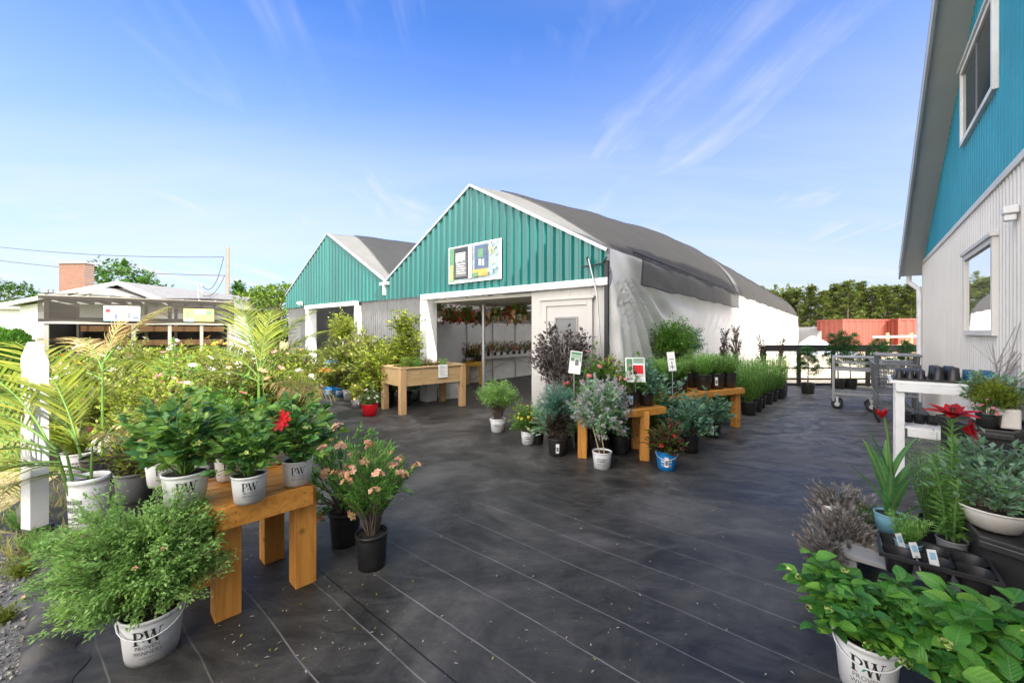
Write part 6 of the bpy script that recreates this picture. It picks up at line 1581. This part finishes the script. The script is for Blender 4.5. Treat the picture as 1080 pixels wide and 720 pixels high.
# inside the main greenhouse
bi = 0
def inner_bench(x, y, rz, L, W_, z, label):
    o = empty('greenhouse_bench', (x, y, 0), rz, label, 'bench', 'benches inside the greenhouse'); b = MB(); b.box(0, 0, z-.05, L, .03, z+.05); b.box(0, W_-.03, z-.05, L, W_, z+.05); b.box(0, .031, z-.03, L, W_-.031, z); b.build('bench_top', M['galv'], o)
    for px_, py_ in ((.1, .05), (L-.1, .05), (.1, W_-.05), (L-.1, W_-.05)):
        b = MB(); b.tube([(px_, py_, 0), (px_, py_, z-.04)], .025, 6); b.build('leg', M['galv'], o)
    b = MB(); b.tube([(.1, .05, .1), (L/2, .05, z-.08), (L-.1, .05, .1)], .015, 5); b.build('brace', M['galv'], o)
    return o
def gl_(s, t): return gw(s, t)
for (s, t, L, W_, z, lab) in ((-1.35, 2.6, 4.6, 1.0, .78, 'long bench along the grey partition'), (.9, 4.6, 2.6, 1.1, .72, 'bench in mid-greenhouse'), (2.6, 3.2, 2.2, 1.0, .76, 'bench behind the purple ninebark')):
    x, y_ = gl_(s, t); o = inner_bench(x, y_, GRZ+(R(90) if s < 0 else 0), L, W_, z, 'galvanised '+lab+' carrying bedding flowers')
    n = int(L/.33)
    for i in range(n):
        for j in range(2):
            a = GRZ+(R(90) if s < 0 else 0); u, v_ = .2+i*.33, .28+j*.45
            if s < 0: pass
            px_, py_ = x+u*math.cos(a)-v_*math.sin(a), y_+u*math.sin(a)+v_*math.cos(a)
            if s < 0: px_, py_ = x+u*math.cos(a)+0*v_, y_+u*math.sin(a); px_ += math.cos(GRZ)*(-v_+.95)*0 - math.sin(a)*v_; py_ += math.cos(a)*v_
            if j and i % 2: plant('bedding_plant', f'lime leafy plant, {ords[i % 8] if i < 8 else ("ninth","tenth","eleventh","twelfth","thirteenth")[i-8]} on the far side of the {lab}', 'potted plant', (px_, py_, z+.002), 'black', .10, .13, 'spirea', .8, group='bedding plants on greenhouse benches'); continue
            plant('bedding_plant', f'{("pink", "orange", "red")[(i+j)%3]} bedding flowers, {ords[i % 8] if i < 8 else ("ninth","tenth","eleventh","twelfth","thirteenth")[i-8]} on the {("near","far")[j]} side of the {lab.replace("of flowers ", "")}', 'potted plant', (px_, py_, z+.002), 'black', .10, .13, 'bedding', 1.55, i=(i+j) % 3, group='bedding plants on greenhouse benches')
ytx, yty = G(497, 405)
o = table([(ytx-.25, yty-.1), (ytx+.42, yty-.15), (ytx+.46, yty+.5), (ytx-.2, yty+.55)], [(ytx-.1, yty), (ytx+.3, yty), (ytx+.3, yty+.4), (ytx-.1, yty+.4)], .70, 'small yellow painted table just inside the open greenhouse', m=('yellowp', 'yellowp'), name='table', group=None, apron=.14)
for i, (dx, dy) in enumerate(((-.08, .1), (.22, .08), (.1, .35))):
    plant('bedding_plant', ('red geranium at the left of the yellow table', 'pink bedding flowers at the right of the yellow table', 'red bedding flowers at the back of the yellow table')[i], 'potted plant', (ytx+dx, yty+dy, .703), 'black', .10, .14, 'bedding', .9, i=(2, 0, 2)[i])
o = empty('cordyline', (*gl_(1.3, 3.6), 0), 0, 'dark spiky cordyline with bare stem inside the greenhouse', 'potted plant'); pot(o, 'red', .15, .25); put(o, 'grass', 1.15, .45)
b = MB(); b.tube([(0, 0, .2), (.02, 0, 1.2)], .022, 6); b.build('trunk', M['bark'], o)
# hanging baskets
def basket(s, t, z, i, label):
    x, y_ = gl_(s, t); o = empty('hanging_basket', (x, y_, z), 0, label, 'hanging basket', 'hanging baskets in the greenhouse')
    b = MB(); b.lathe([(.05, -.13), (.11, -.11), (.14, 0), (.145, .01), (.13, .005), (.10, -.10), (.001, -.115)], 18); b.build('pot', M[('terracotta', 'white', 'potgrey')[i % 3]], o)
    b = MB()
    for k in range(3): a = k*2.09; b.tube([(.13*math.cos(a), .13*math.sin(a), 0), (0, 0, .40)], .003, 4)
    b.tube([(0, 0, .40), (0, 0, 2.36-z)], .004, 4); b.build('hanger', M['black_soft'], o)
    f, t_, bl_ = SP['basket'][i % 3]
    for nm, me in (('foliage', f), ('blossoms', bl_)):
        q = link(nm, me, o, (0, 0, .0), i*1.3); q.scale = (1.0, 1.0, 1.15)
bl_lab = ['plain yellow-green hanging basket nearest the entrance post', 'white and pink hanging basket beside the first inner pole', 'red and green trailing hanging basket left of the middle', 'small pink hanging basket in the middle of the entrance', 'peach hanging basket right of the middle pole', 'large hanging basket with a red top right of the pole', 'pale hanging basket at the right side of the entrance', 'red trailing hanging basket farther inside the greenhouse', 'pink hanging basket at the far left inside', 'peach hanging basket at the back by the partition', 'red hanging basket half behind the door wall']
for i, (px, Y, py) in enumerate(((461, 11.0, 327), (474, 11.4, 332), (491, 10.8, 332), (508, 11.6, 335), (523, 11.2, 332), (538, 10.4, 326), (550, 9.6, 330), (498, 13.0, 336), (482, 13.4, 336), (516, 13.8, 338), (544, 12.0, 333))):
    x, y_ = AT(px, Y); d = np.array((x, y_))-P0; basket(float(d@ES), float(d@ET), ZAT(py, Y)-.05, (1, 0, 0, 2, 1, 0, 1, 0, 2, 1, 2)[i], bl_lab[i])
# ------------------------------------------------------------------ sunlit plants left of the aisle
rows = [(3.75, (-3.55, -2.95), 3), (4.35, (-4.75, -3.05), 5), (5.0, (-5.6, -3.15), 7), (5.7, (-6.4, -3.3), 8), (6.5, (-7.3, -3.6), 9), (7.4, (-8.3, -4.0), 10), (8.4, (-9.4, -4.5), 11), (9.5, (-10.4, -5.2), 11), (10.6, (-11.6, -6.1), 10)]
kinds = [('spirea', 'lime-leaved shrub', 'potted_shrub'), ('olive', 'olive-green shrub', 'potted_shrub'), ('rosew', 'white-flowered rose bush', 'potted_rose'), ('daylily', 'strap-leaved daylily', 'potted_daylily'), ('rosepeach', 'peach-flowered bush', 'potted_rose'),
         ('grass', 'arching ornamental grass', 'potted_grass'), ('bigleafy', 'loose leafy shrub', 'potted_shrub'), ('rosep', 'pink-flowered rose bush', 'potted_rose'), ('spirea', 'lime-leaved shrub', 'potted_shrub'), ('olive', 'olive-green shrub', 'potted_shrub')]
ordx = 'first second third fourth fifth sixth seventh eighth ninth tenth eleventh'.split()
rk = random.Random(21)
for ri, (Y, (xa, xb), n) in enumerate(rows):
    for i in range(n):
        x = xa+(xb-xa)*(i/(n-1))+rk.uniform(-.07, .07); y_ = Y+rk.uniform(-.12, .12)
        key, kn, nm = kinds[rk.randrange(len(kinds))]
        pk = rk.choice(['black', 'black', 'black', 'grey', 'terra', 'white', 'maroon'])
        fs = (1.08+.075*ri)*rk.uniform(.88, 1.2); fs *= .74 if key == 'bigleafy' else 1
        if ri < 2: fs *= .82
        plant(nm, f'{kn}, {ordx[i]} from the left in the {ordx[ri]} sunlit row', 'potted plant', (x, y_, 0), pk, .15, .28, key, fs, group='sunlit potted plants left of the aisle')
# palms
def palm(loc, label, fronds, trunk, pk='black', dry=0, seed=1, pr=.17, ph=.3, tw=.5):
    o = empty('palm', loc, 0, label, 'palm'); pot(o, pk, pr, ph); r_ = np.random.default_rng(seed)
    b = MB()
    for (dx, dy, hh) in trunk: b.tube([(dx*.3, dy*.3, .25), (dx*.5, dy*.6, hh*.45), (dx*.8, dy*.8, hh*.75), (dx, dy, hh)], np.array([.030, .024, .019, .012])*tw, 8)
    b.build('trunk', M['greenstem'], o)
    for (bx, by, bz, az, L, el, droop, isdry) in fronds:
        F_ = MB(); T_ = MB(); n = 13; P = []; p = np.array((bx, by, bz)); e = el
        for i in range(n):
            P.append(p.copy()); p = p+np.array((math.cos(az)*math.cos(e), math.sin(az)*math.cos(e), math.sin(e)))*L/(n-1); e -= droop/(n-1)*(.5+1.0*i/n)
        P = np.array(P); T_.tube(P, np.linspace(.010, .0025, n), 5, cap=False)
        m_ = 28; u = np.linspace(.22, 1, m_); idx = u*(n-1); i0 = np.minimum(idx.astype(int), n-2); q = P[i0]+(P[i0+1]-P[i0])*(idx-i0)[:, None]; tg = P[i0+1]-P[i0]; tg /= np.linalg.norm(tg, axis=1)[:, None]
        side_ = np.cross(tg, (0, 0, 1.)); side_ /= np.linalg.norm(side_, axis=1)[:, None]+1e-9; upv = np.cross(side_, tg)
        for sg in (-1, 1):
            D = side_*sg*.85+tg*.75+upv*.25+r_.normal(size=(m_, 3))*.08; ll = L*.42*np.sin(np.clip(u*1.02, 0, 1)*math.pi*.86+.32)**.8*r_.uniform(.88, 1.08, m_)
            F_.leaves(PINNA, q, D, upv, np.maximum(ll, .05), 1.0)
        fr = F_.build('frond', M['f_palmdry' if isdry else 'f_palm'], o); T_.build('rachis', M['greenstem'], fr)
x1, y1 = -3.34, 5.25
palm((x1, y1, 0), 'sunlit palm with a stout yellow-green stem and fan of long fronds beside the aisle', [
    (0, 0, 1.06, 2.6, 1.15, 1.25, .55, 0), (0, 0, 1.04, .4, 1.12, 1.18, .8, 0), (0, 0, 1.0, 2.95, 1.05, .80, 1.2, 0), (0, 0, 1.0, .15, 1.1, .72, 1.25, 0), (0, 0, .95, -.3, .95, .5, 1.4, 0), (0, 0, .95, 3.5, .90, .5, 1.4, 0), (0, 0, 1.02, 1.5, .95, 1.4, .35, 0), (0, 0, .9, -.4, 1.0, .2, 1.0, 1), (0, 0, .9, 0.1, 1.05, .15, 1.0, 1), (0, 0, .98, 0.2, 1.1, .95, .9, 0)],
    [(0, 0, 1.08)], seed=3, tw=.9)
x2, y2 = -4.32, 4.2
palm((x2, y2, 0), 'slender palm with dry brown frond tips rising in the middle of the sunlit plants', [
    (0, 0, 1.25, .55, .85, 1.1, .7, 1), (0, 0, 1.2, 2.7, .75, .85, 1.1, 1), (0, 0, 1.18, -.3, .85, .45, 1.2, 0), (0, 0, 1.1, 3.5, .7, .6, 1.4, 1), (0, 0, 1.22, 1.2, .7, 1.35, .3, 1)],
    [(0, 0, 1.28)], seed=4)
x3, y3 = -3.36, 3.16
palm((x3, y3, 0), 'palm with long arching fronds drooping across the white square post', [
    (-.1, -.18, .75, 3.25, 1.2, 1.15, 1.5, 0), (-.05, -.18, .7, 3.55, .95, .60, 1.5, 0), (-.05, -.18, .72, 3.35, 1.05, .85, 1.6, 0), (-.05, -.16, .66, 3.2, .85, .35, 1.5, 0), (-.04, -.16, .62, 3.75, .7, .2, 1.4, 0), (-.08, 0, .7, 2.7, .9, .6, 1.4, 0), (0, 0, .5, 3.9, .8, .5, 1.6, 0), (-.06, 0, .6, 2.9, 1.25, 1.25, 1.1, 0), (0, 0, .45, 3.2, .75, .2, 1.3, 0), (.05, 0, .7, .5, .7, .9, 1.5, 0), (.05, 0, .7, -.4, .5, .7, 1.6, 1)],
    [(-.08, -.17, .78), (-.05, -.12, .72), (.03, 0, .7)], pk='white', seed=6, pr=.125, ph=.46)
# white square post with a printed side and dark foot
wp = empty('square_post', (*G(37, 563), 0), R(-14), 'tall white square post with a blue printed mark, standing at the gravel edge', 'post')
b = MB(); b.add([(-.055, -.055, .06), (.055, -.055, .06), (.055, .055, .06), (-.055, .055, .06), (-.055, -.055, 1.40), (.055, -.055, 1.36), (.055, .055, 1.36), (-.055, .055, 1.40), (-.03, -.03, 1.52), (.0, -.03, 1.52), (.0, .03, 1.52), (-.03, .03, 1.52)],
    [(0,3,2,1),(0,1,5,4),(1,2,6,5),(2,3,7,6),(3,0,4,7),(4,5,9,8),(5,6,10,9),(6,7,11,10),(7,4,8,11),(8,9,10,11)]); b.build('shaft', M['white'], wp, bevel=.004)
b = MB(); b.box(-.075, -.075, 0, .075, .075, .06); b.build('foot', M['black'], wp)
b = MB(); v, f = [], []
for k in range(12): a = 2*math.pi*k/12; v.append((-.087, .045*math.cos(a), .34+.06*math.sin(a)))
b.add(v, [tuple(range(12))]); b.build('print', M['signblue'], wp)
b = MB(); b.add([(-.088, -.06, .10), (-.088, .06, .10), (-.088, .06, .18), (-.088, -.06, .22)], [(0, 1, 2, 3)]); b.build('patch', M['cream'], wp)
# hedge, trees
def tree(name, loc, h, r, fm, label, seed, n=2600, ls=.3, shape='round', trunk_r=.18, group=None, cat='tree'):
    r_ = np.random.default_rng(seed); o = empty(name, loc, 0, label, cat, group)
    T_ = MB(); T_.tube([(0, 0, 0), (.05*h*.2, 0, h*.35), (0, .02*h, h*.8)], [trunk_r, trunk_r*.75, trunk_r*.25], 8, cap=False); F_ = MB()
    nc = 46
    for i in range(nc):
        q = (i+.5)/nc; az = i*2.4
        if shape == 'cone': z = h*(.12+.86*q); rr = r*(1-q)**.8*r_.uniform(.75, 1.1)
        else: ph = math.acos(1-1.9*q); z = h*.60+h*.38*math.cos(ph)*r_.uniform(.85, 1.08); rr = r*math.sin(ph)*r_.uniform(.75, 1.1)
        c = np.array((math.cos(az)*rr, math.sin(az)*rr, z)); T_.tube([(0, 0, max(z-.25*h, h*.2)), c*.9+np.array((0, 0, z*.1))], [trunk_r*.25, trunk_r*.06], 4, cap=False)
        m_ = n//nc; d = dirs(m_, r_); cr = r*.30*r_.uniform(.7, 1.2); P = c+d*cr*r_.uniform(.3, 1, m_)[:, None]*np.array((1, 1, .75))
        F_.leaves(LEAF, P, d+dirs(m_, r_)*.7, (0, 0, 1.), ls*r_.uniform(.6, 1.2, m_), 1.5)
    F_.build('crown', M[fm], o); T_.build('trunk', M['bark'], o)
    return o
tree('leafy_tree', (*AT(126, 34), 0), ZAT(280, 34), 3.0, 'f_tree', 'round green tree rising behind the brick chimney', 31, 5200, .34)
tree('leafy_tree', (*AT(8, 60), 0), ZAT(297, 60), 3.0, 'f_tree', 'distant green tree at the left edge behind the garage roof', 32, 2400, .5)
tree('conifer', (*AT(252, 36), 0), ZAT(299, 36), 1.5, 'f_tree', 'dark pointed conifer right of the utility pole', 33, 3200, .32, 'cone')
tree('leafy_tree', (*AT(292, 30), 0), ZAT(301, 30), 2.3, 'f_brighttree', 'bright yellow-green tree left of the farther greenhouse', 34, 4600, .30)
tree('leafy_tree', (*AT(268, 34), 0), ZAT(308, 34), 1.8, 'f_brighttree', 'lower bright green tree between conifer and greenhouse', 35, 2800, .30)
for i, (px, Y, hh, rr) in enumerate(((-6, 10.5, 1.68, .9), (17, 10.8, 1.62, .6), (-40, 9.6, 1.8, 1.0))):
    r_ = np.random.default_rng(50+i); o = empty('hedge_shrub', (*AT(px, Y), 0), 0, ('bright green cedar hedge bush at the left edge of the lawn', 'bright green cedar hedge bush nearest the pergola', 'cedar hedge bush just outside the left edge')[i], 'hedge'); F_ = MB()
    n = 5200; d = dirs(n, r_); d[:, 2] = abs(d[:, 2]); P = d*np.array((rr, rr*.8, hh*.5))*r_.uniform(.75, 1.05, n)[:, None]; P[:, 2] = hh*.5+(d[:, 2]*2-1)*hh*.5*r_.uniform(.9, 1.03, n)
    F_.leaves(LEAF, P, d+np.array((0, 0, .6))+dirs(n, r_)*.5, (0, 0, 1.), .11*r_.uniform(.6, 1.2, n), .7); F_.build('foliage', M['f_hedge'], o)
    b = MB(); b.tube([(0, 0, 0), (0, 0, hh*.8)], [.06, .02], 6); b.build('trunk', M['bark'], o)
# pine wood far off at the right
def pine_mesh(seed, h):
    r_ = np.random.default_rng(seed); F_ = MB(); T_ = MB(); T_.tube([(0, 0, 0), (.1, 0, h*.5), (0, 0, h*.95)], [.22, .16, .04], 7, cap=False)
    nb = 34
    for i in range(nb):
        q = (i+r_.uniform(0, 1))/nb; z = h*(.20+.78*q); az = i*2.4+r_.normal()*.3; L = 2.5*(1-q)**.75*r_.uniform(.6, 1.15)+.4
        t = np.array((math.cos(az)*L, math.sin(az)*L, z+L*.22)); T_.tube([(0, 0, z), t], [.05, .02], 4, cap=False)
        for k in range(3):
            c = np.array((0, 0, z))*(1-(.45+.27*k))+t*(.45+.27*k); m_ = 30; d = dirs(m_, r_); F_.leaves(CARD, c+d*.55*r_.uniform(.2, 1, m_)[:, None]*np.array((1, 1, .6)), d+np.array((0, 0, .5)), (0, .2, 1.), .42*r_.uniform(.6, 1.2, m_), .45)
    return F_.mesh('crown', [M['f_pine']]), T_.mesh('trunk', [M['bark']])
PM = [pine_mesh(60+i, 12.4) for i in range(4)]
rk = random.Random(5)
pxs = list(np.linspace(790, 1300, 40))
lab_n = 'first second third fourth fifth sixth seventh eighth ninth tenth eleventh twelfth thirteenth fourteenth fifteenth sixteenth seventeenth eighteenth nineteenth twentieth'.split()
vis = 0
for i, px in enumerate(pxs):
    Y = rk.uniform(86, 94)*(1-.0004*(px-900)); i_ = rk.randrange(4)
    inview = 815 < px < 985
    lab = f'sunlit olive-green pine, {lab_n[vis]} from the greenhouse end in the front of the far pine wood' if inview else 'sunlit olive-green pine of the far wood outside the photo'
    if inview: vis += 1
    o = empty('pine_tree', (*AT(px, Y), 0), rk.uniform(0, 6.28), lab, 'tree', 'pines of the far wood'); sc = rk.uniform(.86, 1.03)
    c = link('crown', PM[i_][0], o); t = link('trunk', PM[i_][1], o)
    for q in (c, t): q.scale = (sc*1.25, sc*1.25, sc)
# deeper rows of the wood read as one mass
r_ = np.random.default_rng(70); F_ = MB()
for i in range(130):
    px = r_.uniform(770, 1320); Y = r_.uniform(97, 118); x, y_ = AT(px, Y); hh = r_.uniform(11.6, 14.0)*Y/104; m_ = 150
    z = hh*r_.uniform(.08, 1, m_); rr = 2.8*(1-(z/hh))**.7+.3; a = r_.uniform(0, 6.28, m_); P = np.stack([x+np.cos(a)*rr*r_.uniform(.3, 1, m_), y_+np.sin(a)*rr, z], -1)
    F_.leaves(CARD, P, dirs(m_, r_)+np.array((0, 0, .4)), (0, .2, 1.), .85*r_.uniform(.6, 1.2, m_), .7)
tag(F_.build('forest', M['f_pine']), 'dense far pine wood behind the containers', None, None, 'stuff')
# ------------------------------------------------------------------ loose stuff: gravel stones, weeds, litter
r_ = np.random.default_rng(80); b = MB()
OCT = (np.array([(1,0,0),(-1,0,0),(0,1,0),(0,-1,0),(0,0,1),(0,0,-1)])*.5, q4((0,2,4),(2,1,4),(1,3,4),(3,0,4),(2,0,5),(1,2,5),(3,1,5),(0,3,5)))
n = 5200; px = r_.uniform(-3.9, -1.6, n); py = r_.uniform(1.2, 3.1, n); kk = (px*.635+py*.773) < (-2.35*.635+1.93*.773)
P = np.stack([px, py, r_.uniform(-.004, .004, n)], -1)[kk]; m_ = len(P)
b.leaves(OCT, P, dirs(m_, r_), dirs(m_, r_), r_.uniform(.006, .028, m_)**1.0, 1.0, smooth=False); tag(b.build('gravel', foliage('gravel_stones', [(.05, .05, .05), (.14, .14, .138), (.24, .235, .225), (.33, .32, .30)], .9, 0)), 'loose grey gravel stones', None, None, 'stuff')
b = MB(); n = 1500; px = r_.uniform(-6.5, -3.7, n); py = r_.uniform(3.2, 5.5, n); kk = (px < -3.75-(py-3.2)*.55); P = np.stack([px, py, np.zeros(n)-.005], -1)[kk]; m_ = len(P)
P2 = np.stack([r_.normal(-3.25, .35, 500), r_.normal(2.95, .12, 500), np.zeros(500)], -1); P = np.concatenate([P, P2]); m_ = len(P)
b.leaves(BLADE, P, np.stack([r_.normal(size=m_)*.5, r_.normal(size=m_)*.5, np.ones(m_)], -1), dirs(m_, r_), r_.uniform(.05, .16, m_), 3.0); tag(b.build('grass', M['f_drygrass']), 'dry grass tufts along the gravel edge', None, None, 'stuff')
b = MB(); n = 9000; px = r_.uniform(-13, -6, n); py = r_.uniform(5, 12, n); kk = px < -5.3-(py-4)*.75; P = np.stack([px, py, np.zeros(n)-.008], -1)[kk]; m_ = len(P)
b.leaves(BLADE, P, np.stack([r_.normal(size=m_)*.4, r_.normal(size=m_)*.4, np.ones(m_)], -1), dirs(m_, r_), r_.uniform(.05, .12, m_), 4.0); tag(b.build('grass', M['f_hedge']), 'short lawn grass left of the plants', None, None, 'stuff')
for i, (px_, py_) in enumerate(((36, 583), (52, 590), (28, 560), (22, 608), (6, 655))):
    s_ = (.5, .6, .7, .25, .18)[i]; o = empty('weed', (*G(px_, py_), 0), 0, ('low green weed at the foot of the white post', 'bushy green weed beside the cloth edge', 'yellow-green weed left of the white post', 'tiny green weed in the gravel', 'tiny green weed at the left edge of the gravel')[i], 'weed'); put(o, 'featherlow' if i < 3 else 'spirea', 0, s_)
b = MB(); n = 170; px = r_.uniform(240, 860, n); py = r_.uniform(520, 716, n); P = []
for a, c in zip(px, py): P.append((*G(a, c), .006))
P += [(*G(r_.uniform(205, 420), r_.uniform(585, 700)), .006) for _ in range(90)]
m_ = len(P); d = dirs(m_, r_); d[:, 2] *= .15; b.leaves(LEAF, P, d, (0, 0, 1.), r_.uniform(.008, .030, m_), .7); tag(b.build('litter', foliage('fallen_leaves', [(.30, .26, .20), (.42, .38, .32), (.10, .08, .05), (.30, .30, .05)], .8, .1)), 'fallen leaves and petals on the black cloth', None, None, 'stuff')
